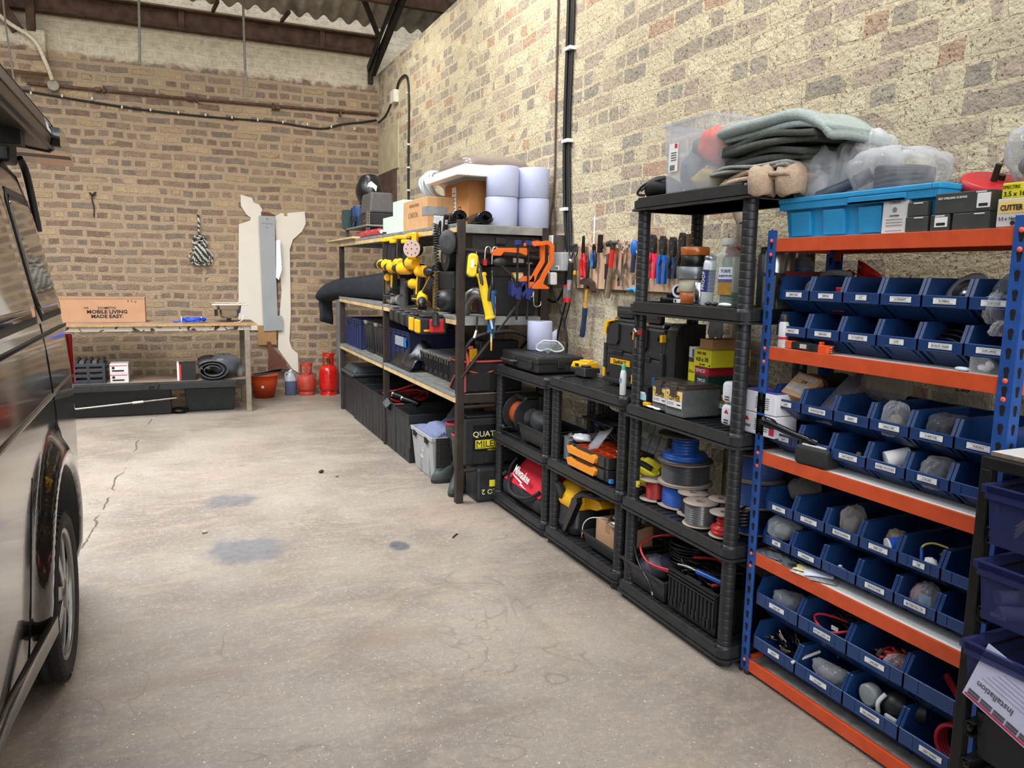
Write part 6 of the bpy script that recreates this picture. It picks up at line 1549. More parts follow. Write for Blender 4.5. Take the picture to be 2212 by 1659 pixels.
 def wrench(L,s=1,m=CHROME):
  b=B(m,.002);q=s*.014
  b.prism([(-q*.5,-.02),(q*.5,-.02),(q*.42,-L+.05),(-q*.42,-L+.05)],'y',-.003,.003)
  b.rings([[((.020*s+dr)*math.cos(a)*.85,y,(.020*s+dr)*math.sin(a)) for dr,y in ((-.007*s,-.005),(.0,-.005),(.0,.005),(-.007*s,.005))] for a in [2*PI*k/20 for k in range(20)]],True,close=True)
  w=.026*s;b.prism([(-q*.5,-L+.055),(q*.5,-L+.055),(w,-L+.025),(w*.9,-L-.015),(w*.45,-L-.012),(w*.5,-L+.015),(0,-L+.028),(-w*.5,-L+.015),(-w*.45,-L-.012),(-w*.9,-L-.015),(-w,-L+.025)],'y',-.005,.005)
  return [('wrench',b)]
 for k,(y,z,L,s,lab) in enumerate(((4.0,1.735,.20,1.15,'chrome adjustable wrench right of the red sleeved hammer'),(3.945,1.70,.20,1.0,'adjustable wrench hanging lower, left of the black shelf post'),(3.90,1.73,.16,.9,'thin chrome wrench partly behind the black shelf post'),(3.785,1.70,.19,1.15,'large chrome combination wrench right of the black shelf post'),(3.72,1.66,.16,.7,'small slim wrench beside the combination wrench'))):
  thing('wrench',lab,'wrench',wrench(L,s*1.35),(X,y,z),RX,G,0,.07)
 b=B(BG,smooth=True);b.ell((0,0,-.02),(.03,.02,.05),14,10);b.m(mat('grip_navy','#1f3250')).tube([(0,0,-.05),(-.01,0,-.16)],.014,8);T('scraper','blue and navy handled scraper mostly behind the black shelf post',3.83,1.73,[('handle',b)])
 def crimp(hm,y,z,lab,L=.16,hw=.034,m2=None):
  h=B(BLK,.004,smooth=False);h.prism([(-.02,-.02),(.022,-.02),(.026,.02),(.022,.06),(.008,.078),(-.014,.078),(-.024,.055),(-.024,.02)],'y',-.010,.010);c=B(STEEL,smooth=True);c.cyl((0,-.012,.045),(0,-.010,.045),.006,n=10);c.cyl((.008,-.012,0),(.008,-.010,0),.005,n=10)
  P=[('head',h,[('rivets',c)])]
  for s,m in ((-1,hm),(1,m2 or hm)):
   q=B(m,.004);q.prism([(s*.004,-.018),(s*.026,-.03),(s*hw*1.25,-.075),(s*hw,-L),(s*hw*.45,-L),(s*hw*.65,-.08),(s*.006,-.045)][::s],'y',-.010,.010);P.append(('handle',q))
  return T('crimping_tool',lab,y,z,P)
 crimp(PG,3.64,1.70,'crimping tool with bright pink-red handles')
 crimp(BG,3.545,1.69,'crimping tool with bright blue handles, head up',.18)
 crimp(mat('grip_navy','#1f3250'),3.455,1.68,'black and navy crimping tool right of the blue handled one',.14)
 crimp(BLK,3.37,1.70,'all-black crimping tool at the right end of the strip',.14)
 b=B(mat('wood_dark','#4a3422',.7),.002);b.box(-.012,.012,-.008,.008,-.05,.06);T('wooden_stick','short dark wooden stick at the right end of the tool strip',3.32,1.71,[('stick',b)])
 b=B(STEEL,smooth=True);b.cyl((0,0,0),(-.03,0,-.20),.005,.005);T('steel_rod','thin steel rod leaning below the pink handled crimper',3.66,1.60,[('rod',b)])
 b=B(mat('cloth_blue','#3f9ad0',.6),smooth=True);b.ell((0,0,0),(.028,.02,.028),12,8,.15,1);b.tube([(0,0,0),(-.05,0,.005),(-.10,0,-.0)],.010,8,3);T('blue_clamp_grip','bright blue knob just under the tool strip beside the post',3.78,1.47,[('knob',b)])
 b=B(BLK);b.box(-.12,.02,-.006,.006,-.004,.004);T('steel_rule','thin dark bar under the tool strip left of the post',3.93,1.455,[('bar',b)])
tool_board()
def reel(R,H,core,wind_m,fl_m,rw,lay=None,cone=False,seed=0,wrap=False):
 """cable drum standing on its flange"""
 f=B(fl_m,smooth=True)
 for z in (0,H-.004):f.lathe([(core*.7,z),(R,z),(R,z+.004),(core*.7,z+.004)],40,True,False);
 f.rings([[(core*.7*math.cos(a),core*.7*math.sin(a),z) for a in [2*PI*k/24 for k in range(24)]] for z in (0,H)],True,False,False)
 h=B(mat('drum_hub','#8f8b84',.3,.5,0),smooth=True);h.lathe([(core*.71,H-.002),(core*.78,H+.001),(core*.78,H+.0015),(core*.71,H)],24,True,False)
 w=B(wind_m,smooth=True);pr=[];n=max(3,int((H-.012)/(rw*2)))
 for k in range(n):
  z0=.006+(H-.012)*k/n;z1=.006+(H-.012)*(k+1)/n;zm=(z0+z1)/2
  rr=(lay or R*.85)*(1 if not cone else (.62+.38*abs(1-2*0*k/n) if k>n*.35 else 1.0))
  if cone:rr=lay*(1.0 if k<n*.25 else.62)
  pr+=[(rr-rw*.8,z0),(rr,zm),(rr-rw*.8,z1)]
 w.lathe(pr,36,True,True)
 P=[('flanges',f),('hub',h),('winding',w)]
 if wrap:
  c=B(clearmat('shrink_wrap','#dfe3e6',.06,.93),smooth=True);c.lathe([(lay*1.01,.006),(lay*1.03,H*.5),(lay*1.01,H-.006)],36,True,False);P.append(('film_wrap',c))
 return P
def tall_rack_items():
 CF=mat('flange_card','#9c8d80',.75,0,.12,12);CFD=mat('flange_dark','#4a4542',.6,0,.15,12)
 BW=mat('wire_blue','#1c4fa0',.35,0,.1,20);KW=mat('wire_black','#15161a',.3,0,.1,30);RW=mat('wire_red','#9d2a26',.4,0,.1,30);RW2=mat('wire_red_thick','#a8231f',.32,0,.05)
 Z=.506
 thing('cable_reel','wide reel of blue cable at the bottom of the tall left stack','cable reel',reel(.125,.105,.04,BW,CF,.004,.105),(2.14,2.84,Z),0,'stacked large cable reels')
 thing('cable_reel','wide reel of black cable in the middle of the tall left stack','cable reel',reel(.125,.10,.04,KW,CF,.004,.108,wrap=True),(2.14,2.84,Z+.108),.4,'stacked large cable reels')
 thing('cable_reel','reel of thick blue cable with a dark top flange, top of the left stack','cable reel',reel(.127,.122,.04,BW,CFD,.0065,.103,cone=True),(2.135,2.845,Z+.211),.4,'stacked large cable reels')
 L3=['wide reel of blue cable, bottom of the right stack behind the blue upright','wide reel of blue cable, middle of the right stack behind the blue upright','wide reel of dark blue cable with a grey flange, top of the right stack']
 for k in range(3):thing('cable_reel',L3[k],'cable reel',reel(.125,.110,.04,BW,CF,.0035,.112,wrap=k>0),(2.215,2.452,Z+.1125*k),.3*k,'stacked large cable reels')
 thing('cable_reel','small reel of thin red wire with a wide card flange, far front corner','cable reel',reel(.072,.098,.025,RW,CF,.003,.045),(2.06,2.96,Z),0,'small cable reels in front')
 thing('cable_reel','small reel of black wire behind the film-wrapped one','cable reel',reel(.070,.10,.025,KW,CF,.003,.052),(2.085,2.70,Z),0,'small cable reels in front')
 thing('cable_reel','film-wrapped reel of black and silver cable on the front edge','cable reel',reel(.074,.100,.026,mat('wire_silver','#6d6c69',.2,.6,.2,60),CF,.0045,.064,wrap=True),(2.028,2.575,Z),.2,'small cable reels in front')
 thing('cable_reel','reel of thick red cable on the front edge against the near post','cable reel',reel(.062,.098,.024,RW2,CF,.008,.055,cone=True),(2.03,2.42,Z),0,'small cable reels in front')
 thing('cable_reel','small card-topped reel of dark wire behind the thick red one','cable reel',reel(.06,.105,.024,KW,CF,.003,.05),(2.13,2.56,Z),0,'small cable reels in front')
 b=B(RW2,smooth=True)
 for k in range(4):b.tube([(2.03+(.05+.012*k)*math.cos(a),2.42+(.058+.010*k)*math.sin(a),Z+.012+.016*k+.006*math.sin(a+k)) for a in [2*PI*i/12 for i in range(12)]],.0085,8,3,closed=True)
 bb=B(KW,smooth=True);rr=random.Random(6)
 for k in range(5):bb.tube([(2.06+.12*math.cos(a)*(1+rr.uniform(-.1,.1)),2.345+.055*math.sin(a),Z+.085+.014*k+.008*math.sin(a*2)) for a in [2*PI*i/10 for i in range(10)]],.006,7,3,closed=True)
 for k in range(2):pass
 thing('cable_coil','loose black cable coil slumped on the card flange at the near post','cable',bb,(.09,.0,-.02))
 b=B(mat('connector_yellow','#d6cf5a',.3),.003);b.box(1.985,2.0,3.0,3.02,Z+.05,Z+.08);b.m(RW).tube([(1.99,3.0,Z+.06),(2.01,2.98,Z+.065),(2.03,2.97,Z+.05)],.004,6,3)
 thing('connector','small yellow connector on the end of the thin red wire','connector',b)
 Z=.087
 TB=mat('tray_black','#26282a',.4,0,.12,15)
 b=B(TB,.004);b.tray(1.985,2.30,2.745,3.06,Z,Z+.105,.004,.018,.008,.01)
 thing('plastic_tray','deep black plastic tray of cables at the far end of the bottom shelf','tray',b)
 b=B(mat('bag_greyblue','#5b5c66',.5,0,.2,12,.2),smooth=True);b.ell((2.09,2.95,Z+.085),(.09,.09,.05),18,10,.15,3)
 thing('bag','grey crumpled plastic bag in the deep black tray','bag',b)
 b=B(mat('foam_navy','#2b3140',.8,0,.1),.01);b.cyl((2.14,2.86,Z+.11),(2.14,2.86,Z+.145),.085,n=30);
 thing('disc','flat dark navy disc under the black cable coil in the tray','disc',b)
 b=B(KW,smooth=True)
 for k in range(8):b.tube([(2.17+(.095-.006*(k%3))*math.cos(a),2.80+(.11-.006*(k%3))*math.sin(a),Z+.155+.012*k+.006*math.sin(2*a+k)) for a in [2*PI*i/12 for i in range(12)]],.0065,7,4,closed=True)
 thing('cable_coil','coil of thick black cable heaped in the tray on the bottom shelf','cable',b)
 b=B(mat('wire_red_bright','#c22e30',.35),smooth=True)
 for k in range(2):b.tube([(2.03,2.78,Z+.125+k*.01),(1.995,2.90,Z+.135),(2.02,3.00,Z+.18),(2.10,3.0,Z+.215),(2.2,2.93,Z+.22+.01*k),(2.25,2.8,Z+.2)],.0055,7,6)
 thing('cable','red cable looping over the grey bag in the tray','cable',b)
 b=B(KW,smooth=True);b.tube([(2.06,3.055,Z+.31),(2.0,3.03,Z+.21),(1.985,2.98,Z+.14),(1.965,2.90,Z+.10),(1.955,2.83,Z+.075),(1.95,2.79,Z+.04)],.0055,7,5);b.m(STEEL).cyl((1.95,2.79,Z+.04),(1.949,2.785,Z+.025),.005)
 thing('cable','single black cable drooping over the front of the tray','cable',b)
 FC=mat('crate_black_rib','#1d1f20',.42,0,.15,20)
 x0,x1,y0,y1,zt=1.985,2.29,2.385,2.715,Z+.185
 b=B(FC,.002);b.tray(x0,x1,y0,y1,Z,zt,.005)
 for k in range(13):
  y=y0+.012+k*(y1-y0-.024)/12
  b.box(x0-.007,x0,y-.004,y+.004,Z+.03,zt-.045)
  if k%3:b.prism([(y-.006,Z+.02),(y+.004,Z+.02),(y+.010,Z+.06),(y,Z+.06)],'x',x0-.010,x0)
 for z in (zt-.042,zt-.026,zt-.008):b.box(x0-.010,x0,y0,y1,z,z+.007)
 for k in range(8):
  x=x0+.02+k*(x1-x0-.04)/7;b.box(x-.004,x+.004,y0-.007,y0,Z+.03,zt-.045)
 b.box(x0,x1,y0-.010,y0,zt-.01,zt);b.box(x0-.008,x0+.004,y0+.10,y0+.20,zt,zt+.010)
 thing('folding_crate','black ribbed folding crate full of cables on the bottom shelf by the near post','crate',b)
 b=B(KW,smooth=True);rr=random.Random(11)
 for k in range(9):
  P=[(x0+.03+rr.random()*.24,y0+.03+rr.random()*.27,zt-.03+rr.random()*.07) for _ in range(6)];b.tube(P,.006,6,5)
 b.m(STEEL)
 for k in range(3):b.tube([(x0+.0+.01*k,y1-.06-.02*k,zt+.03),(x0+.02,y1-.12-.02*k,zt+.035),(x0+.03,y1-.16,zt+.03)],.005,6,3)
 b.m(mat('wire_red_bright','#c22e30')).tube([(x0+.1,y1-.04,zt+.04),(x0+.15,y1-.16,zt+.06),(x0+.1,y0+.05,zt+.02),(x0+.02,y0+.06,zt+.01)],.007,7,5)
 b.m(BW).tube([(x0+.02,y0+.16,zt+.035),(x0+.05,y0+.0,zt+.03)],.012,8)
 thing('cable_tangle','tangle of black, red and steel leads spilling from the folding crate','cable',b)
 b=B(BLK,smooth=True);b.lathe([(.02,0),(.05,.01),(.055,.06),(.04,.10)],20);
 Z=.957
 CL=clearmat('tub_clear','#c9cdcf',.10,.86);LD=mat('lid_brown','#3a332f',.4,0,.1)
 LO=mat('label_amber','#e9c36a',.5,0,.05)
 def tub(n,lab,x,y,w,dpt,h,extra=None):
  b=B(CL,.002);b.tray(0,w,0,dpt,0,h,.0025,.003)
  l=B(LD,.003);l.box(-.006,w+.006,-.006,dpt+.006,h,h+.014);l.box(w*.08,w*.92,.02,dpt-.02,h+.014,h+.02)
  ca=B(LD,.003);ca.box(w*.34,w*.66,-.014,-.005,h-.035,h+.012);ca.box(w*.30,w*.70,-.012,.01,h+.004,h+.026)
  lb=B(WHITEP);lb.box(w*.06,w*.94,-.0045,-.0035,h*.26,h*.92);lb.m(LO).box(w*.06,w*.94,-.005,-.0045,h*.56,h*.92);lb.m(LD).box(w*.06,w*.94,-.005,-.0045,h*.26,h*.31)
  t=B(INK);t.text('CUTTER',w*.27,w*.53,h*.66,-.005,.0006,.62,bold=.02);t.box(w*.30,w*.60,-.0056,-.005,h*.83,h*.87);t.box(w*.2,w*.5,-.0056,-.005,h*.46,h*.475);t.box(w*.2,w*.5,-.0056,-.005,h*.40,h*.415);t.box(w*.68,w*.88,-.0056,-.005,h*.41,h*.45)
  t.m(mat('screw_brown','#8a6a35',.4)).box(w*.135,w*.155,-.0056,-.005,h*.33,h*.78);t.cyl((w*.145,-.0056,h*.8),(w*.145,-.005,h*.8),w*.045,n=14)
  s=B(mat('screws_pile','#5d564e',.5,.6,.5,120,.6,140),.004,smooth=True);s.box(.006,w-.006,.006,dpt-.006,.004,h*.38)
  return thing(n,lab,'tub',[('tub',b),('lid',l),('catch',ca),('label',lb,[('lettering',t)]),('screws',s)],(x,y,Z),RX,'clear screw tubs on the shelf')
 tub('screw_tub','clear screw tub with an amber CUTTER label, left of two in front',1.985,2.905,.115,.17,.108)
 tub('screw_tub','clear screw tub with an amber CUTTER label, nearer and larger of two',1.965,2.775,.130,.185,.118)
 tub('screw_tub','clear screw tub behind the near CUTTER tub, mostly hidden',2.165,2.73,.135,.12,.10)
 b=B(mat('box_black_print','#15171a',.4,0,.05),.002);b.box(1.99,2.07,2.96,3.04,Z,Z+.085)
 l=B(mat('label_teal','#9cc7d2',.45,0,.1,40));l.box(1.989,1.99,2.966,3.036,Z+.022,Z+.052);l.m(WHITEP).box(1.9885,1.989,2.972,3.03,Z+.052,Z+.060)
 thing('small_box','small black box with a teal and white label by the post','box',[('box',b),('label',l)])
 b=B(YEL,.003);b.box(1.975,2.0,2.93,2.97,Z,Z+.018);thing('clip','small yellow clip lying under the black box','clip',b)
 b=B(WHITEP,.004,smooth=True);b.ell((1.975,2.90,Z+.006),(.012,.035,.005),12,6);b.ell((1.97,2.845,Z+.006),(.012,.025,.005),12,6);thing('plastic_tag','white plastic tags on the shelf edge in front of the screw tubs','tag',b)
 cb=B(mat('case_clear_blue','#86a9c4',.2,0,.15),.003);cb.box(2.06,2.15,2.84,3.02,Z,Z+.115);cb.m(BG_:=mat('grip_blue','#1b62b8')).box(2.055,2.155,3.0,3.025,Z,Z+.12);cb.box(2.055,2.155,2.83,2.845,Z,Z+.12);cb.m(LD).box(2.055,2.155,2.845,3.0,Z+.115,Z+.125)
 thing('bit_case','flat case with bright blue ends behind the clear screw tubs','case',cb)
 YB=mat('box_yellow_dark','#c2b81f',.5,0,.1,12)
 def sbox(name,lab,x0,x1,y0,y1,z0,z1,m,prints):
  b=B(m,.002);b.box(x0,x1,y0,y1,z0,z1);P=[('box',b)]
  return thing(name,lab,'box',P+prints,group='small boxes stacked behind the screw tubs')
 yb0,yb1=2.60,2.785
 sbox('small_box','dark green and black screw box at the bottom of the colourful stack',2.12,2.31,2.69,2.785,Z,Z+.165,mat('box_green','#12382c',.5,0,.15),[('print',decal(mat('print_pics','#2f7f5d',.5,0,.4,60),2.12,2.695,2.78,Z+.07,Z+.11)),('lettering',side_text('TIMCO',.018,2.119,2.735,Z+.145,WHITEP))])
 sbox('small_box','red TIMCO screw box in the colourful stack',2.12,2.32,2.69,2.785,Z+.165,Z+.205,mat('box_red','#a3182b',.5,0,.08),[('lettering',side_text('TIMCO',.022,2.1195,2.745,Z+.186,WHITEP,.01))])
 sbox('small_box','wide yellow screw box printed 4.0 x 70 in the colourful stack',2.115,2.33,2.67,2.79,Z+.205,Z+.28,mat('box_yellow','#dcd32a',.5,0,.05),[('lettering',side_text('SPECTRE',.016,2.114,2.735,Z+.264)),('lettering',side_text('4.0 x 70',.026,2.114,2.73,Z+.237,bold=.01)),('lettering',side_text('Tub 400',.012,2.114,2.73,Z+.215)),('fold_mark',B(INK).box(2.1135,2.115,2.675,2.683,Z+.21,Z+.217))])
 sbox('small_box','plain brown carton on top of the yellow 4.0 x 70 box',2.14,2.33,2.70,2.785,Z+.28,Z+.325,mat('carton_tan','#b98f63'),[])
 sbox('small_box','narrow yellow 3.5 x 16 box left of the TIMCO boxes',2.125,2.2,2.79,2.84,Z+.13,Z+.215,mat('box_yellow','#dcd32a'),[('lettering',side_text('3.5 x',.018,2.124,2.815,Z+.175,bold=.01))])
 sbox('small_box','white and blue printed carton on the narrow yellow box',2.125,2.19,2.79,2.84,Z+.215,Z+.285,WHITEP,[('print',decal(mat('label_blue','#1c66a8'),2.125,2.793,2.815,Z+.24,Z+.275)),('photo',decal(mat('photo_orange','#5a3b30',.5,0,.4,80),2.125,2.793,2.838,Z+.217,Z+.237))])
 sbox('small_box','black and pale blue box under the narrow yellow box',2.115,2.21,2.79,2.87,Z+.0,Z+.13,mat('box_black_print','#15171a'),[('label',decal(mat('label_teal','#9cc7d2'),2.115,2.795,2.865,Z+.05,Z+.085)),('lettering',side_text('5 x 100',.014,2.1145,2.83,Z+.108,WHITEP))])
 b=B(LD,.003);
 for k in range(3):b.box(2.16+k*.05,2.20+k*.05,2.40,2.60,Z+.10+.012*k,Z+.115+.012*k)
 c=B(CL,.002);c.box(2.16,2.32,2.42,2.60,Z,Z+.10);c.m(YB).box(2.20,2.32,2.5,2.6,Z+.02,Z+.09)
 thing('screw_tub','brown-lidded tub stacked deep on the shelf by the near post','tub',[('lid',b),('tub',c)])
 GB=mat('glove_white','#d7d7dc',.55,0,.04);PUR=mat('glove_purple','#514c9c',.55);MR=mat('mark_red','#b8213c',.5)
 def gbox(lab,z,red):
  b=B(GB,.004);b.box(2.02,2.13,2.165,2.345,z,z+.082);b2=B(PUR,.001);b2.box(2.02,2.13,2.165,2.345,z+.082,z+.0835)
  t=B(INK)
  for k in range(6):t.box(2.018,2.02,2.20,2.27,z+.02+k*.008,z+.0215+k*.008)
  P=[('box',b),('print',t)]
  if red:
   m_=B(MR);m_.prism([(2.30,z+.05),(2.325,z+.05),(2.3125,z+.066)],'x',2.018,2.02);m_.box(2.018,2.02,2.165,2.19,z+.01,z+.05);P+=[('logo',m_),('lettering',side_text('NITRILE',.012,2.018,2.31,z+.03,bold=.01))]
  else:P.append(('top_print',b2))
  return thing('glove_box',lab,'box',P,(.0,.0,0),0,'boxes of disposable gloves')
 gbox('white glove box with red marks, lower one beside the blue upright',.960,True);gbox('white glove box with a purple top, upper one beside the blue upright',1.044,False)
 def pack(lab,z,red):
  b=B(GB,smooth=True);b.rings([[(2.0+p[0],y,z+.05+p[1]*1.0) for p in rrect(-.0,.06,-.042*s,.042*s,.012,3)] for y,s in ((2.375,.9),(2.38,1),(2.425,1),(2.43,.9))],True);P=[('pack',b)]
  t=B(INK);t.box(1.998,2.0,2.39,2.415,z+.03,z+.034);t.box(1.998,2.0,2.39,2.415,z+.02,z+.024)
  if red:t.m(MR).prism([(2.39,z+.06),(2.415,z+.06),(2.4025,z+.076)],'x',1.998,2.0)
  return thing('glove_pack',lab,'box',P+[('print',t)],(-.0,.01,0),0,'small white packs by the post')
 pack('small white pack with a red triangle, lower one left of the near post',.957,True);pack('small white pack, upper one left of the near post',1.05,False)
 b=B(mat('mdf_disc','#6b4d2c',.8,0,.1),smooth=True)
 for k,(y,r) in enumerate(((2.23,.10),(2.12,.12))):
  q=B(mat('mdf_disc','#6b4d2c') if k==0 else mat('disc_black','#241d18',.7),smooth=True);q.cyl((2.24+.03*k,y,1.09),(2.262+.03*k,y,1.09),.10 if k==0 else.115,n=36)
  s_=B(BLK,.002);s_.box(2.22+.03*k,2.27+.03*k,y-.06,y+.06,.957,.99)
  thing('sanding_disc',['brown disc standing on edge behind the glove boxes','dark disc standing on edge behind the glove boxes, nearer one'][k],'disc',[('disc',q),('rest',s_)],group='discs behind the glove boxes')
 Z=1.437
 def tape(lab,x,y,z,r,h,m,mc=None,edge=None):
  b=B(m,smooth=True);b.lathe([(r*.66,0),(r-.002,0),(r,.002),(r,h-.002),(r-.002,h),(r*.66,h)],32,True,False)
  c=B(mc or mat('core_card','#a58560'),smooth=True);c.lathe([(r*.66,0),(r*.66,h),(r*.61,h),(r*.61,0),(r*.66,0)],32,True,False)
  return thing('tape_roll',lab,'tape',[('tape',b),('core',c)],(x,y,z),0,'tape rolls on the tall shelf')
 OT=mat('tape_orange','#b4632a',.2,0,.25,25,coat=.5);KT=mat('tape_black','#121213',.35,0,.1)
 tape('orange-brown tape roll at the bottom of the tape stack',2.06,2.745,Z,.058,.05,OT)
 tape('cream tape roll, second from the bottom of the tape stack',2.06,2.745,Z+.05,.062,.055,mat('tape_cream','#b9b49c',.5,0,.05))
 tape('silver duct tape roll, widest in the middle of the tape stack',2.06,2.745,Z+.105,.075,.052,mat('tape_silver','#7e8485',.3,.4,.05))
 tape('black tape roll under the orange one in the tape stack',2.06,2.745,Z+.157,.058,.048,KT)
 tape('shiny orange tape roll on top of the tape stack',2.06,2.745,Z+.205,.061,.036,OT)
 tape('wide black tape roll lying flat at the far end of the shelf',2.09,2.93,Z,.06,.02,KT)
 tape('smaller black tape roll on the wide black roll',2.09,2.92,Z+.02,.038,.024,KT)
 tape('black tape roll lying flat beside the small blue and white roll',2.05,2.80,Z,.045,.022,KT)
 b=B(mat('tape_white','#d5d6dc',.4),smooth=True);b.rings([[(x,.03*math.cos(a),.03*math.sin(a)) for a in [2*PI*k/24 for k in range(24)]] for x in (0,.022)],True,False,False);b.m(mat('core_navy','#20286a',.4)).rings([[(x,.020*math.cos(a),.020*math.sin(a)) for a in [2*PI*k/24 for k in range(24)]] for x in (0,.022)],True,False,False)
 b.m(mat('tape_white','#d5d6dc'));
 for x in (0,.022):b.rings([[(x,r*math.cos(a),r*math.sin(a)) for a in [2*PI*k/24 for k in range(24)]] for r in (.02,.03)],True,False,False)
 thing('tape_roll','white insulating tape roll with a navy core standing on edge','tape',b,(2.03,2.815,Z+.053),.4)
 b=B(WHITEP,.002);b.box(2.0,2.02,2.745,2.79,Z+.022,Z+.038);b.m(INK).box(1.999,2.0,2.77,2.782,Z+.024,Z+.036)
 thing('tape_roll','small flat white tape roll in front of the cream one','tape',b,(0,.012,-.02))
 b=B(CHROME,smooth=True);b.lathe([(.022,0),(.024,.004),(.024,.088),(.021,.092)],24);c=B(WHITEP,smooth=True);c.lathe([(.0245,.03),(.0245,.06)],24,True,False)
 thing('steel_pot','small polished steel pot in front of the tape stack','pot',[('pot',b)],(2.015,2.645,Z))
 b=B(mat('can_white','#d6dadf',.25,.2,.03),smooth=True);b.lathe([(.024,0),(.026,.003),(.026,.17),(.022,.183),(.012,.188)],24);c=B(mat('can_print','#2c3770',.35),smooth=True);c.lathe([(.0263,.055),(.0263,.145)],24,True,False);d=B(mat('can_collar','#8f9296',.25,.7),smooth=True);d.lathe([(.022,.183),(.024,.186),(.024,.198),(.018,.203)],20)
 c.m(WHITEP);c.at(0,0,0,0);
 tx=B(WHITEP);tx.X=Matrix.Translation((0,-.027,.10))@Matrix.Rotation(-PI/2,4,'Y');tx.text('PROOF',.026,0,0,0,.001,.9);tx.home()
 thing('aerosol_can','slim white and navy aerosol can left of the turps bottle','can',[('can',b),('print',c),('collar',d),('lettering',tx)],(2.02,2.60,Z),RX,None,0,.06)
 BT=clearmat('bottle_clear','#dfe9e2',.04,.72);GRN=mat('liquid_green','#4a6d5a',.15,0,.1,alpha=.75)
 def flat(w,d,z,r):return [(p[0],p[1],z) for p in rrect(-w,w,-d,d,r,4)]
 b=B(BT,smooth=True);R=[flat(.058,.040,0,.015),flat(.06,.042,.005,.016)]
 for k in range(9):z=.02+k*.014;R+=[flat(.060,.042,z,.016),flat(.0575,.040,z+.005,.016),flat(.060,.042,z+.009,.016)]
 R+=[flat(.060,.042,.16,.016),flat(.055,.040,.185,.02),flat(.035,.033,.215,.025),flat(.020,.020,.232,.019),flat(.018,.018,.245,.0175)]
 b.rings(R,True,True,False)
 q=B(mat('bottle_label','#c8cbd2',.5,0,.03),.001);q.box(-.0,.055,-.0445,-.043,.045,.155);q.m(mat('label_amber2','#a4762c',.5,0,.15,40)).box(.0,.055,-.0455,-.0445,.045,.095);q.m(mat('label_violet','#4a4f86',.5)).box(.0,.055,-.0455,-.0445,.095,.108)
 t=B(mat('letter_navy','#2b3468',.5));t.text('TURPS',.017,.028,.139,-.0446,.0006,.8,bold=.02);t.text('SUBSTITUTE',.0125,.028,.120,-.0446,.0006,.75,bold=.02)
 c=B(mat('cap_white','#cfcfcb',.4),.001,smooth=True);c.lathe([(.023,.243),(.024,.245),(.024,.268),(.022,.270)],24)
 g=B(GRN,.004);g.box(.0,.052,-.036,.036,.004,.055)
 thing('turps_bottle','clear ribbed bottle with a white cap and TURPS SUBSTITUTE label','bottle',[('bottle',b),('label',q,[('lettering',t)]),('cap',c),('liquid',g)],(2.06,2.525,Z),RX+.15).scale=(1.3,1.2,1)
 b=B(mat('bottle_red_cap','#9c2233',.35),.006);b.prism([(-.04,0),(.03,.0),(.045,.03),(.01,.045),(-.03,.03)],'y',-.02,.02);c=B(BT,smooth=True);c.rings([flat(.045,.03,z,.012) for z in (0,.19)]+[flat(.035,.025,.20,.012)],True)
 b.v=[v+Vector((0,0,.20)) for v in b.v]
 thing('handled_bottle','clear bottle with a dark red handle cap behind the slim can','bottle',[('bottle',c),('cap',b)],(2.15,2.60,Z),RX)
 spec=[('aerosol_can','dark red capped aerosol can behind the near post',2.18,2.325,.030,.235,mat('can_steel','#6b6661',.3,.7,.1),mat('cap_darkred','#6e1f22',.4)),('aerosol_can','grey can standing behind the turps bottle',2.20,2.47,.028,.215,mat('can_grey','#4d5255',.3,.5,.1),BLK),('sealant_tube','sealant tube with a yellow nozzle behind the turps bottle',2.16,2.655,.022,.20,mat('tube_white','#b8bab6',.4,0,.05),None),('sealant_tube','sealant tube with a thin white nozzle next to the yellow one',2.17,2.52,.022,.20,mat('tube_white','#b8bab6'),None),('sealant_tube','sealant tube with a black nozzle left of the near post',2.18,2.42,.022,.21,mat('tube_dark','#3a3d40',.4),None)]
 for k,(n,lab,x,y,r,h,m,cm) in enumerate(spec):
  b=B(m,smooth=True);b.lathe([(r*.95,0),(r,.004),(r,h-.01),(r*.8,h)],20)
  if cm:c=B(cm,smooth=True);c.lathe([(r*.7,h),(r*.7,h+.02),(r*.4,h+.024)],18);P=[('can',b),('cap',c)]
  else:
   nm=(mat('nozzle_yellow','#d79a1c',.4),WHITEP,BLK)[k-2];c=B(nm,smooth=True);c.lathe([(.010,h),(.008,h+.02),(.007,h+.03),(.003,h+.095)],12);P=[('tube',b),('nozzle',c)]
  thing(n,lab,'can' if cm else 'tube',P,(x,y,Z),0)
 b=B(mat('flask_steel','#8f9696',.25,.8,.05),smooth=True);b.lathe([(.038,0),(.040,.01),(.040,.16),(.040,.19),(.034,.215),(.018,.235),(.012,.24),(.012,.255)],28);c=B(BLK,smooth=True);c.lathe([(.0405,.12),(.0405,.135)],28,True,False);c.cyl((-.0,-.02,.10),(-.045,-.05,.12),.014,.018);c.cyl((-.045,-.05,.125),(-.05,-.052,0),.016,.014)
 thing('flask','brushed steel pump bottle with a black handle beside the blue upright','bottle',[('body',b),('handle',c)],(2.10,2.255+.05,Z),0)
 b=B(mat('tub_blueprint','#1f4a78',.5,0,.1),.01,smooth=True);b.lathe([(.040,0),(.042,.01),(.042,.16),(.038,.175),(.02,.19)],24);c=B(mat('tub_grey','#56585a',.5),smooth=True);c.lathe([(.0425,.15),(.040,.178),(.018,.20),(.018,.215)],24)
 thing('plastic_bottle','grey bottle with a blue label standing in the shadow behind the boxes','bottle',[('body',b),('top',c)],(2.26,2.33,1.437+.001))
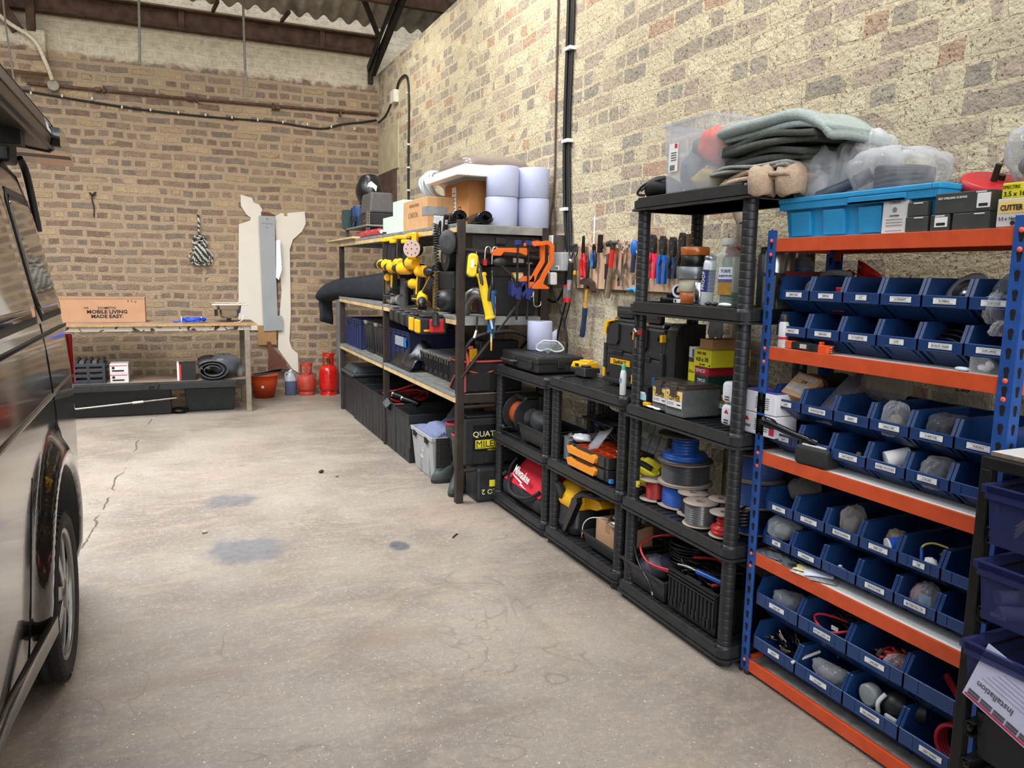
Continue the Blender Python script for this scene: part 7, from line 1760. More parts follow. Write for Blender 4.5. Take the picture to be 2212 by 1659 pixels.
 for k in range(3):
  b=B((WHITEP,BLK,BLK)[k],smooth=True);b.ell((0,0,.008),(.012,.04 if k==0 else.018,.008),12,6);thing('small_part',['white oval part lying at the shelf front by the post','small black cap lying in front of the turps bottle','small black cap beside the white oval part'][k],'cap',b,((1.985,2.44,Z),(1.99,2.55,Z),(1.99,2.51,Z))[k])
 Z=1.903
 BKB=mat('bag_black','#18191b',.75,0,.15,20,.15);b=B(BKB,smooth=True);R=[]
 for t in range(9):
  u=t/8;w=.055*math.sin(PI*(.08+.84*u))**.5;y=3.06-.20*u;R.append([(2.03+.07*math.cos(a)*w/.055,y,Z+.005+max(0,.038+.042*math.sin(a))*(.5+.5*math.sin(PI*u*.9+.3))*1.1) for a in [2*PI*k/16 for k in range(16)]])
 b.rings(R,True);st=B(BKB,smooth=True);st.tube([(1.99,3.05,Z+.012),(1.975,3.085,Z+.02),(1.98,3.06,Z+.05),(1.99,3.0,Z+.07)],.006,6,5);st.tube([(1.965,3.04,Z+.03),(1.97,2.95,Z+.062),(1.98,2.86,Z+.07)],.005,6,5)
 thing('pouch','small black zipped pouch at the far corner of the top shelf','bag',[('pouch',b),('strap',st)])
 TC=clearmat('tub_milky','#e8eaee',.22,.70)
 b=B(TC,.004);b.tray(1.965,2.22,2.555,2.845,Z,Z+.285,.003,.012,.012,.012)
 l=B(WHITEP);l.box(1.951,1.953,2.755,2.815,Z+.085,Z+.20);l.m(mat('mark_red','#b8213c')).box(1.950,1.951,2.758,2.775,Z+.18,Z+.197);l.m(INK)
 for k in range(7):l.box(1.950,1.951,2.772+k*.005,2.774+k*.005,Z+.09,Z+.112)
 for k in range(4):l.box(1.950,1.951,2.762,2.80,Z+.13+.01*k,Z+.133+.01*k)
 thing('clear_tub','tall clear storage tub with gloves and an orange hat on the top shelf','tub',[('tub',b),('barcode_label',l)])
 FAB=lambda n,c:mat(n,c,.85,0,.15,20,.2)
 for n,lab,c,r,m,sd in (('beanie','bright orange fabric hat inside the clear tub',(2.06,2.64,Z+.185),(.07,.075,.07),FAB('fabric_orange','#e8481c'),1),('glove','dark green glove folded in the back of the clear tub',(2.10,2.76,Z+.18),(.06,.05,.06),FAB('fabric_green','#4c5a48'),2),('glove','yellow corrugated glove low in the clear tub',(2.05,2.67,Z+.05),(.055,.08,.045),FAB('fabric_yellow','#a89136'),3),('cloth','grey-blue cloth at the bottom left of the clear tub',(2.05,2.78,Z+.09),(.05,.05,.08),FAB('fabric_bluegrey','#5e6d74'),4),('cloth','grey cloth bundled in the middle of the clear tub',(2.14,2.68,Z+.11),(.06,.09,.05),FAB('fabric_grey','#77797a'),5)):
  b=B(m,smooth=True);b.ell(c,r,20,14,.14,sd);thing(n,lab,'clothing',b)
 def towel(name,lab,m,x0,x1,y0,y1,z0,layers,th,sag,seed,over=0):
  """folded towel: stacked layers joined by a rounded fold on the aisle side"""
  rnd=random.Random(seed);b=B(m,smooth=True);n=12;nu=26;path=[]
  for L in range(layers):
   fwd=L%2==0;z=z0+th*(L+.5)
   for i in range(n):
    u=i/(n-1);u=u if fwd else 1-u;path.append((x0+(x1-x0)*u,z))
   if L<layers-1:
    xe=x1 if fwd else x0;s=1 if fwd else -1
    for a in (-.35*PI,0,.35*PI):path.append((xe+s*th*.5*math.cos(a),z+th*.5+th*.5*math.sin(a)))
  ph=rnd.uniform(0,6);P=[]
  for j in range(nu):
   v=j/(nu-1);row=[]
   for (x,z) in path:
    k=(z-z0)/(th*layers);row.append((x+.012*math.sin(5*v+ph+k*3),y0+(y1-y0)*v+.008*math.sin(9*x+k*5),z-sag*((v-.5)**2*4)*k*.8+.010*math.sin(7*v+ph+x*14)*k-over*max(0,.45-v)**2*(.3+k)))
   P.append(row)
  b.sheet(P,th*.82)
  return thing(name,lab,'towel',b,group='folded towels on the black shelf')
 TL=mat('towel_pale','#9eaaa6',.95,0,.12,60,.5,220);TD=mat('towel_dark','#4b5048',.95,0,.15,60,.6,220);TBG=mat('towel_beige','#b39c85',.95,0,.12,60,.5,220);TGY=mat('towel_grey','#8d8d88',.95,0,.12,60,.5,220)
 towel('folded_towel','beige fluffy towel folded over the near edge of the top shelf',TBG,1.98,2.26,2.14,2.50,Z+.0,2,.020,.02,1)
 b=B(TBG,smooth=True)
 for k,(y,w) in enumerate(((2.30,.06),(2.21,.07))):
  b.rings([[(1.985+.055*math.cos(a)*s+.05*k,y+w*.75*math.sin(a)*s,z+.006*math.sin(3*a)) for a in [2*PI*i/18 for i in range(18)]] for z,s in ((Z-.055,.80),(Z-.05,.95),(Z,1.05),(Z+.035,.95),(Z+.05,.6))],True)
 thing('folded_towel','beige towel end bunched and hanging over the near shelf corner','towel',b,(.0,-.03,0),group='folded towels on the black shelf')
 towel('folded_towel','grey thin towel with a rumpled edge under the dark towels',TGY,1.98,2.24,2.16,2.56,Z+.042,2,.014,.02,2)
 towel('folded_towel','dark olive-grey towel, lower of the two dark ones',TD,2.03,2.26,2.12,2.555,Z+.070,2,.026,.02,3)
 towel('folded_towel','dark olive-grey towel, upper of the two dark ones',TD,2.01,2.27,2.06,2.565,Z+.122,2,.026,.02,4)
 towel('folded_towel','large pale green-grey towel folded on top of the pile',TL,2.02,2.27,1.98,2.555,Z+.175,3,.025,.05,5,.42)
 b=B(BLK,smooth=True);b.tube([(1.96,3.03,1.375),(1.955,3.02,1.33),(1.958,3.03,1.30)],.006,6,4);b.m(REDP).box(1.95,1.965,2.985,3.0,1.285,1.305);b.m(STEEL).box(1.955,1.96,3.015,3.025,1.22,1.27);b.m(STEEL).cyl((1.957,3.03,1.305),(1.957,3.01,1.29),.012,n=12)
 thing('key_bunch','bunch of keys with a red tag hanging under the shelf by the far post','keys',b)
 b=B(STEEL,.002);b.prism([(3.02,1.46),(3.10,1.46),(3.12,1.36),(3.09,1.30),(3.075,1.34),(3.05,1.34),(3.035,1.30),(3.01,1.36)],'x',2.44,2.45)
 thing('large_spanner','large grey open-ended spanner hanging on the wall behind the shelf','wrench',b,(0,0,-.08))
tall_rack_items()
def low_rack_items():
 BC=mat('case_black2','#202122',.5,0,.12,25)
 Z=.957
 b=B(BC,.012);b.box(1.985,2.30,4.13,4.50,Z,Z+.085);l=B(BC,.012);l.box(1.98,2.305,4.125,4.505,Z+.052,Z+.098)
 b2=B(BC,.01);b2.box(2.0,2.31,4.515,4.70,Z,Z+.096)
 h=B(BLK,smooth=True);h.tube([(1.985,4.42,Z+.045),(1.955,4.44,Z+.045),(1.95,4.52,Z+.045),(1.955,4.60,Z+.045),(1.985,4.62,Z+.045)],.010,8,4)
 c=B(BLK,.003);c.box(1.968,1.985,4.44,4.48,Z+.03,Z+.075);c.box(1.968,1.985,4.18,4.22,Z+.03,Z+.075);c.box(2.12,2.17,4.115,4.13,Z+.03,Z+.08)
 r=B(BC,.003)
 for k in range(4):r.box(2.03+k*.065,2.05+k*.065,4.14,4.49,Z+.098,Z+.101)
 thing('tool_case','flat black power tool case lying on the low black shelving unit','case',[('base',b),('lid',l),('end_block',b2),('handle',h),('latch',c),('ribs',r)])
 PR=mat('paper_roll','#aeb4cf')
 b=B(PR,smooth=True);b.lathe([(.025,.003),(.078,0),(.082,.004),(.083,.1),(.082,.186),(.078,.19),(.025,.187)],40,True,False);c=B(mat('core_card','#a58560'),smooth=True);c.lathe([(.0255,0),(.0255,.187),(.02,.187),(.02,0)],20,True,False);t=B(PR);t.sheet([[(.06+.03*i,-.06-.012*i,.02+.05*j+.02*i) for j in range(3)] for i in range(2)],.001)
 thing('paper_roll','single blue-white paper roll standing behind the black tool case','paper roll',[('paper',b),('core',c),('torn_end',t)],(2.22,4.585,Z+.0985),0)
 G=clearmat('goggle_clear','#e4ebee',.08,.6);b=B(G,smooth=True);P=[]
 for i in range(13):
  u=i/12*2-1;row=[]
  for j in range(5):
   v=j/4;row.append((.09*u,-.045*(1-u*u)-.02*v,.02+.055*v*(1-.35*abs(u)**3)-(.02*max(0,1-abs(u)*5)*(1-v))))
  P.append(row)
 b.sheet(P,.004);c=B(mat('goggle_white','#d2d4d6',.4),smooth=True);c.tube([(-.09,0,.03),(-.05,.0,.075),(0,-.02,.08),(.05,0,.075),(.09,0,.03),(.05,-.03,.015),(0,-.04,.03),(-.05,-.03,.015)],.005,7,4,closed=True)
 thing('safety_goggles','clear safety goggles resting on the black tool case','goggles',[('lens',b),('frame',c)],(2.17,4.33,Z+.10),-.75)
 b=B(YEL,.006);b.frus((-.075,-.05),(.075,.05),.03,.065,(-.06,-.045),(.07,.04));b.box(-.03,.06,-.02,.02,.065,.075);k=B(BLK,.006);k.frus((-.08,-.055),(.08,.055),0,.03,(-.078,-.053),(.078,.053));t=B(INK);t.box(-.03,.0,-.0525,-.048,.04,.055)
 thing('battery_charger','yellow and black battery charger beside the black tool boxes','charger',[('yellow_top',b),('base',k),('slot',t)],(2.23,3.98,Z+.02),RX+.2)
 b=B(BLK,.01);b.frus((-.06,-.045),(.06,.045),0,.05,(-.05,-.035),(.05,.035));b.box(-.03,.03,-.02,.02,.05,.06)
 thing('battery_charger','black charger between the yellow charger and the upright tool box','charger',b,(2.16,3.84,.977),RX)
 Z=.977
 TB=mat('tough_black','#25272a',.42,0,.1,25,.05)
 def tough(w,d,h,logo):
  b=B(TB,.010);b.frus((0,0),(w,d),.0,h*.5,(0,-.0),(w,d));b.frus((0,0),(w,d),h*.5,h*.93,None,None,-.004);b.frus((.03,.02),(w-.03,d-.02),h*.93,h,None,None,-.012)
  r=B(TB,.004)
  r.prism([(.03,h*.60),(w*.42,h*.60),(w*.48,h*.66),(w*.48,h*.92),(.10,h*.92),(.03,h*.84)],'y',-.010,0);r.box(w*.12,w*.6,-.006,0,h*.45,h*.52);r.box(w*.0,w*.95,-.008,0,h*.02,h*.08)
  r.box(-.006,.02,-.006,.03,h*.22,h*.60);r.box(w-.02,w+.006,-.006,.03,h*.22,h*.60)
  for x in (.04,w-.04):
   for z in (.15,.8):r.cyl((x,-.012,h*z),(x,0,h*z),.010,n=8)
  y=B(YEL,.003);y.prism([(-.012,h*.74),(.012,h*.74),(.016,h*.80),(.03,h*.92),(.10,h*.955),(.10,h*.975),(.02,h*.95),(-.008,h*.86)],'y',-.006,.012);y.box(-.008,.012,-.008,.015,h*.08,h*.22);y.prism([(w-.012,h*.76),(w+.008,h*.76),(w+.008,h*.86),(w-.012,h*.86)],'y',-.012,.01)
  g=B(TB,.006);g.box(w*.25,w*.75,.02,.05,h,h+.06);g.box(w*.30,w*.70,.015,.055,h+.02,h+.045)
  hn=B(HOLE,.001);hn.box(w*.30,w*.62,-.0075,-.005,h*.465,h*.505)
  P=[('case',b),('mouldings',r),('yellow_trim',y),('handle',g),('recess',hn)]
  if logo:
   q=B(YEL);q.box(w*.22,w*.86,-.004,.0,h*.30,h*.385);t=B(INK);t.text('DeWALT',h*.085,w*.54,h*.342,-.004,.001,1.02,bold=.03);P+=[('logo_plate',q,[('lettering',t)])]
  return P
 thing('tough_box','black upright tool box with yellow trim and logo plate, left of two','tool box',tough(.30,.15,.355,True),(2.15,3.62,Z),RX,'upright black tool boxes')
 thing('tough_box','black upright tool box with yellow corner catches, right of two','tool box',tough(.25,.18,.345,False),(2.13,3.30,Z),RX,'upright black tool boxes')
 b=B(BLK,.02,smooth=True);R=[]
 b.prism([(2.14,.978),(2.31,.978),(2.31,1.33),(2.18,1.33),(2.15,1.30),(2.14,1.26)],'y',2.965,3.045)
 thing('hard_case','tall dark rounded case standing behind the cases at the shelf post','case',b)
 b=B(mat('bottle_whitegreen','#cdd6cf',.4),smooth=True);b.lathe([(.014,0),(.016,.004),(.016,.10),(.012,.118),(.009,.125)],20);c=B(mat('cap_teal','#3aa78f',.4),smooth=True);c.lathe([(.010,.122),(.010,.148),(.008,.15)],16);t=B(mat('print_blue','#6b87a0',.5));t.box(-.010,.010,-.0165,-.0155,.06,.085)
 thing('small_bottle','little white bottle with a teal cap at the shelf joint','bottle',[('bottle',b),('cap',c),('print',t)],(1.985,3.16,Z),RX)
 b=B(BLK);b.cyl((2.02,3.62,Z),(2.02,3.62,Z+.018),.004,n=8);b.cyl((2.025,3.60,Z),(2.025,3.60,Z+.02),.004,n=8);thing('small_screw','two tiny black screws standing on the middle low unit','screw',b)
 Z=.507
 OR=mat('divider_orange','#cf4a1c',.45,0,.08);OT=mat('handle_amber','#e58f27',.4,0,.05)
 def organiser(z,lid):
  b=B(mat('organiser_black','#2a2b2c'),.006);b.tray(1.985,2.26,3.27,3.70,z,z+.062,.006)
  d=B(OR,.001)
  for k in range(1,6):d.box(1.995,2.25,3.28+k*.07,3.284+k*.07,z+.008,z+.058)
  for x in (2.06,2.14):d.box(x,x+.004,3.28,3.69,z+.008,z+.054)
  h=B(OT,.008);h.prism([(3.38,z+.01),(3.66,z+.01),(3.68,z+.045),(3.64,z+.055),(3.60,z+.042),(3.44,z+.042),(3.40,z+.055),(3.36,z+.045)],'x',1.962,1.985)
  l=B(mat('organiser_black','#2a2b2c'),.004);l.box(1.975,1.987,3.30,3.36,z+.005,z+.06);l.box(1.975,1.987,3.62,3.68,z+.005,z+.06)
  return [('case',b),('dividers',d),('handle',h),('latch',l)]
 thing('organiser_case','closed black organiser with an amber handle under the open one','organiser',organiser(Z,0))
 P=organiser(Z+.066,1)
 ld=clearmat('lid_clear_grid','#c3cdd0',.2,.0);q=B(ld,.003);g=B(mat('lid_grid','#8a9294',.4),.001);L=B(WHITEP)
 a=.30;n=Vector((math.sin(a),0,math.cos(a)))
 def lp(u,v,w):return (2.275+.10*v+w*.9,3.27-.03+u*.43,Z+.075+.26*v+w*.2)
 def lbox(bb,u0,u1,v0,v1,w0,w1):
  c_=[lp(u,v,w) for w in (w0,w1) for u,v in ((u0,v0),(u1,v0),(u1,v1),(u0,v1))]
  bb.add(c_,[(0,3,2,1),(4,5,6,7),(0,1,5,4),(1,2,6,5),(2,3,7,6),(3,0,4,7)],False)
 lbox(q,0,1,0,1,0,.004)
 for k in range(7):lbox(g,k/6-.006,k/6+.006,0,1,-.006,0)
 for k in range(5):lbox(g,0,1,k/4-.01,k/4+.01,-.006,0)
 lbox(L,.40,.55,.40,.52,-.008,-.006);L.m(mat('paper_teal','#b9d5d8',.5));lbox(L,.35,.48,.78,.97,-.003,-.001);lbox(L,.18,.31,.78,.97,-.003,-.001)
 thing('organiser_case','open black organiser with orange dividers and a raised clear gridded lid','organiser',P+[('lid',q,[('grid',g),('sticker',L)])])
 b=B(clearmat('zip_bag','#dfe3e6',.1,.7),smooth=True);b.sheet([[(2.02+.03*i,3.44+.035*j,Z+.14+.035*i-.012*j+.005*math.sin(3*i+j)) for j in range(5)] for i in range(4)],.004);thing('zip_bag','clear zip bag lying over the orange dividers','bag',b)
 b=B(mat('zip_bag_white','#c9ccd0',.3,0,.2,60),smooth=True);b.ell((2.05,3.66,Z+.15),(.05,.06,.022),14,8,.2,2);thing('parts_bag','bag of white fittings on the far end of the open organiser','bag',b)
 b=B(mat('zip_bag_white','#c9ccd0'),smooth=True);b.ell((2.12,3.34,Z+.13),(.03,.05,.014),12,8,.2,3);thing('parts_bag','small bag of white clips near the raised lid','bag',b)
 b=B(mat('box_grey2','#6e7477',.5),.004);b.box(2.02,2.24,3.72,3.82,Z,Z+.135);b.m(STEEL).ell((2.03,3.75,Z+.145),(.02,.03,.015),10,6,.2,1);thing('parts_box','grey box with metal parts on top behind the organiser','box',b)
 b=B(BLK,smooth=True);rr=random.Random(9)
 for k in range(10):b.tube([(2.22+rr.uniform(-.06,.06),3.62+rr.uniform(-.13,.13),Z+.14+rr.uniform(0,.08)) for _ in range(5)],.008,6,4)
 b.m(BG2:=mat('grip_blue','#1b62b8')).ell((2.20,3.76,Z+.20),(.015,.02,.015),10,6);b.m(REDP).ell((2.25,3.5,Z+.19),(.02,.03,.02),10,6,.2,3)
 thing('cable_tangle','tangle of black leads with blue and red plugs behind the open organiser','cable',b)
 b=B(mat('cushion_black','#14151a',.5,0,.2),.01);
 for k in range(6):b.tube([(2.26+.0*k,3.66+.12*math.cos(a),Z+.27+.012*k+.05*math.sin(a)) for a in [2*PI*i/10 for i in range(10)]],.008,6,3,closed=True)
 b.box(2.14,2.32,3.50,3.84,Z+.225,Z+.24);b.box(2.18,2.2,3.50,3.52,Z,Z+.225);b.box(2.18,2.2,3.82,3.84,Z,Z+.225)
 thing('cable_coil','coil of dark cable on a raised plate at the back of the middle shelf','cable',b)
 YS=mat('strap_yellow','#d8c928',.7,0,.15,20,.2);b=B(YS,smooth=True);rr=random.Random(14)
 for k in range(9):
  y=3.14+rr.uniform(-.10,.06);x=2.08+rr.uniform(-.04,.10);P=[(x+.05*math.sin(i*1.1+k),y+.05*math.cos(i*1.3+k*2),Z+.03+.012*k+.02*math.sin(i*2+k)) for i in range(5)]
  b.tube(P,.022,6,5,flat=.25)
 b.m(BLK).tube([(2.05,3.20,Z+.10),(2.07,3.12,Z+.13),(2.10,3.06,Z+.11)],.02,8,5);b.m(mat('clip_blue','#3a8fd0',.4)).box(1.99,2.01,3.25,3.29,Z,Z+.02)
 b2=B(YS,smooth=True);
 thing('safety_harness','bundle of yellow and black safety straps at the shelf joint','harness',b)
 Z=.503
 b=B(mat('reel_black','#26282a',.45,0,.15),smooth=True);b.cyl((2.10,4.62,Z+.13),(2.10,4.60,Z+.13),.125,n=36);b.cyl((2.10,4.44,Z+.13),(2.10,4.42,Z+.13),.125,n=36)
 c=B(mat('reel_orange','#a8481f',.5),smooth=True);c.cyl((2.10,4.60,Z+.13),(2.10,4.44,Z+.13),.085,n=30);d=B(mat('reel_grey','#6b7072',.3,.3),smooth=True);d.cyl((2.10,4.625,Z+.13),(2.10,4.62,Z+.13),.05,n=24);e=B(BLK,.01);e.box(2.05,2.2,4.42,4.60,Z+.235,Z+.27);e.box(2.14,2.19,4.40,4.42,Z,Z+.27)
 c.m(mat('reel_grey','#6b7072')).prism([(p[0]+2.10,p[1]+Z+.13) for p in circ(0,0,.06,14)],'y',4.412,4.42)
 thing('extension_reel','black and orange extension cable reel on the low unit middle shelf','cable reel',[('flanges',b),('drum',c),('hub',d),('handle',e)])
 b=B(BLK,smooth=True);b.tube([(2.02,4.55,Z+.05),(1.985,4.62,Z+.03),(1.975,4.66,Z+.015),(1.99,4.58,Z+.008),(2.0,4.40,Z+.006)],.004,6,5);b.ell((2.0,4.66,Z+.03),(.02,.025,.02),12,8);thing('cable','thin black flex with a plug trailing from the extension reel','cable',b)
 TBm=mat('tray_black','#26282a')
 b=B(TBm,.004);b.tray(2.0,2.26,4.02,4.36,Z+.012,Z+.115,.004,.018,.008,.008)
 for y in (4.06,4.32):b.box(1.992,2.0,y-.008,y+.008,Z,Z+.06)
 b.box(2.02,2.24,4.04,4.34,Z,Z+.014)
 thing('plastic_tray','black tray holding a black cloth bag beside the extension reel','tray',b)
 b=B(mat('cloth_charcoal','#2d2f31',.7,0,.15,20,.25),smooth=True);b.ell((2.10,4.23,Z+.13),(.08,.15,.07),24,14,.14,6);thing('cloth_bag','charcoal crumpled cloth bag in the black tray','bag',b)
 b=B(BLK,.01);b.box(2.05,2.33,3.95,4.05,Z,Z+.10);thing('black_box','dark box behind the shelf posts on the low unit middle shelf','box',b)
 b=B(KWm:=mat('wire_black','#15161a'),smooth=True)
 for k in range(16):b.tube([(2.17+.012*math.sin(k*2),3.92+(.11-.004*(k%4))*math.cos(a),Z+.30+(.055)*math.sin(a)+.002*k) for a in [2*PI*i/12 for i in range(12)]],.006,6,3,closed=True)
 b2=B(BLK,.006);b2.box(2.05,2.32,3.80,4.02,Z+.18,Z+.22);b2.box(2.28,2.32,3.98,4.02,Z,Z+.18);b2.box(2.07,2.10,3.98,4.02,Z+.10,Z+.18)
 Z=.097
 RDF=mat('fabric_red','#c4182f',.75,0,.1,40,.15);KF=mat('fabric_black','#222326',.85,0,.12,40,.15)
 b=B(KF,.02,smooth=True);
 def sec(y,s):return [(2.13+(p[0])*s,y,Z+p[1]*s) for p in ((-.145,0),(-.150,.05),(-.142,.10),(.142,.10),(.150,.05),(.145,0))]
 b.rings([sec(4.62,.92),sec(4.60,1),sec(4.06,1),sec(4.04,.92)],True)
 r=B(RDF,.006,smooth=False)
 Y=(4.60,4.50,4.40,4.24,4.12,4.06)
 rings=[]
 for y,zt,xt in ((4.60,.115,.12),(4.52,.20,.07),(4.44,.30,.035),(4.22,.31,.035),(4.13,.20,.07),(4.06,.115,.12)):
  rings.append([(2.13-.143,y,Z+.098),(2.13-xt-.02,y,Z+zt*.75+.02),(2.13-xt*.5,y,Z+zt),(2.13+xt*.5,y,Z+zt),(2.13+xt+.02,y,Z+zt*.75+.02),(2.13+.143,y,Z+.098)])
 r.rings(rings,False)
 t=B(WHITEP);M_=Matrix.Translation((2.13-.124,4.33,Z+.185))@Matrix.Rotation(RX,4,'Z')@Matrix.Rotation(-.42,4,'X')@Matrix.Rotation(.10,4,'Y')
 t.X=M_;
 P_=B(WHITEP);t.text('Milwaukee',.078,.0,.0,-.010,.002,.74,bold=.012)
 t.add([(-.13,-.012,-.035),(.05,-.012,-.042),(.03,-.012,-.052),(.14,-.012,-.060),(.02,-.012,-.064),(.04,-.012,-.052),(-.09,-.012,-.045)]+[(-.13,-.010,-.035),(.05,-.010,-.042),(.03,-.010,-.052),(.14,-.010,-.060),(.02,-.010,-.064),(.04,-.010,-.052),(-.09,-.010,-.045)],[tuple(range(7)),tuple(range(13,6,-1))]+[(i,(i+1)%7,7+(i+1)%7,7+i) for i in range(7)],False)
 t.home()
 h=B(KF,smooth=True);h.tube([(1.985,4.53,Z+.09),(1.99,4.50,Z+.20),(2.02,4.46,Z+.27)],.014,8,4,flat=.5);h.tube([(1.985,4.50,Z+.13),(1.955,4.44,Z+.07),(1.95,4.30,Z+.055),(1.965,4.15,Z+.09),(2.0,4.08,Z+.14)],.010,8,5);h.cyl((1.99,4.62,Z+.12),(2.01,4.60,Z+.14),.014)
 thing('tool_bag','red and black fabric tool bag with white script lettering on the bottom shelf','bag',[('base',b),('upper',r),('lettering',t),('handle',h)])
 Z=.102
 b=B(mat('vac_black','#26292c',.4,0,.15),.012,smooth=True);b.rings([[(2.13+p[0]*s,3.75+p[1]*s,z) for p in rrect(-.13,.13,-.105,.105,.045,4)] for z,s in ((Z,.95),(Z+.04,1.05),(Z+.05,1.0),(Z+.15,.96),(Z+.155,.9))],True)
 y_=B(YEL,.010,smooth=True);y_.rings([[(2.13+p[0]*sx_+dx,3.735+p[1]*sy_,z) for p in rrect(-.13,.13,-.105,.105,.045,4)] for z,sx_,sy_,dx in ((Z+.15,1.02,1.04,0),(Z+.17,1.08,1.10,0),(Z+.22,1.05,1.10,0),(Z+.27,.92,1.02,.01),(Z+.295,.70,.80,.02))],True)
 y_.prism([(3.60,Z+.17),(3.48,Z+.19),(3.42,Z+.22),(3.46,Z+.245),(3.60,Z+.25)],'x',2.05,2.20)
 p_=B(BLK,.006);p_.at(1.995,3.80,Z+.225,RX,.25);p_.prism([(-.045,-.055),(.02,-.06),(.052,.012),(.03,.05),(-.03,.045)],'y',-.016,.01);p_.home()
 hs=B(BLK,smooth=True)
 for k in range(5):hs.tube([(2.16+.07*math.cos(a),3.70+.16*math.sin(a)+.0*k,Z+.315+.008*k) for a in [2*PI*i/10 for i in range(10)]],.011,7,3,closed=True)
 thing('shop_vacuum','yellow and black wet and dry vacuum on the bottom shelf','vacuum cleaner',[('tank',b),('motor_head',y_),('front_panel',p_),('hose',hs)])
 b=B(mat('nozzle_black','#17181a',.2,0,.05),.004);b.prism([(3.705,Z+.002),(3.735,Z+.002),(3.625,Z+.23),(3.575,Z+.255),(3.565,Z+.215)],'x',1.975,2.01);b.tube([(1.993,3.60,Z+.235),(1.995,3.53,Z+.275),(2.02,3.44,Z+.285),(2.10,3.38,Z+.28)],.020,10,5)
 thing('crevice_nozzle','glossy black vacuum nozzle leaning in front of the yellow vacuum','nozzle',b)
 b=B(TBm,.004);b.tray(1.995,2.27,3.17,3.48,Z+.012,Z+.085,.004,.018,.008,.008);b.box(2.01,2.25,3.19,3.46,Z,Z+.014)
 thing('plastic_tray','shallow black tray carrying a taped cardboard box','tray',b)
 cardbox('cardboard_box','brown cardboard box with brown tape standing in the shallow tray',2.02,2.22,3.19,3.43,Z+.018,Z+.175,mat('carton_taped','#b58f6c',.8,0,.06))
 b=B(CHROME,smooth=True);b.lathe([(.075,0),(.095,.006),(.10,.012),(.098,.02),(.092,.03),(.07,.042),(.03,.05),(.001,.051)],36);b2=B(mat('lamp_pale','#aeb5b3',.25),smooth=True);b2.lathe([(.088,.030),(.07,.0425),(.03,.0505),(.001,.0515)],30,True,False)
 thing('dome_lamp','round chrome dome lamp lying on the taped cardboard box','lamp',[('rim',b),('dome',b2)],(2.09,3.24,Z+.178))
 b=B(mat('string_white','#d3cfc6',.6),smooth=True);b.tube([(2.06,3.36,Z+.18),(2.0,3.44,Z+.17),(1.985,3.50,Z+.12),(1.985,3.515,Z+.05)],.0028,6,6);b.m(REDP).cyl((1.985,3.515,Z+.055),(1.985,3.516,Z+.035),.004);thing('wire','thin white wire with a red tip hanging beside the taped box','wire',b)
 b=B(BLK,.006);b.box(2.15,2.31,2.78,3.0,.508,.512);
low_rack_items()
# --------- things on and in the orange and blue rack
def baggy(lab,c,r,seed,col='#dfe3e7',mix=.72,jit=.2,name='plastic_bag',inner=None,sharp=1):
 """crumpled clear plastic bag: faceted pleats, with what is inside it as a part"""
 rnd=random.Random(seed);n,m=40,22;R=[]
 ph=[rnd.uniform(0,6.28) for _ in range(9)]
 for k in range(m+1):
  t=-PI/2+PI*k/m;row=[]
  for i in range(n):
   a=2*PI*i/n
   q=1+jit*(.5*math.sin(2*a+ph[0]+t)+.4*abs(math.sin(4*a+ph[1]+2*t))-.2+.35*abs(math.sin(7*a+3*t+ph[2]))-.2+.2*math.sin(11*a-5*t+ph[3])+.3*math.sin(3*t+ph[4]))
   ct=abs(math.cos(t))**.8;st=math.copysign(abs(math.sin(t))**.8,math.sin(t))
   row.append((c[0]+r[0]*q*ct*math.cos(a),c[1]+r[1]*q*ct*math.sin(a),max(c[2]-r[2]*.98,c[2]+r[2]*q*st)))
  R.append(row)
 b=B(clearmat('bag_'+col.strip('#')+str(int(mix*100)),col,.09,mix,.5),smooth=True);b.rings(R,True)
 P=[('film',b)]
 if inner:
  q=B(inner,smooth=True);q.ell((c[0]+r[0]*.05,c[1],c[2]-r[2]*.22),(r[0]*.72,r[1]*.72,r[2]*.62),22,14,.12,seed+1);P.append(('contents',q))
 return thing(name,lab,'bag',P)
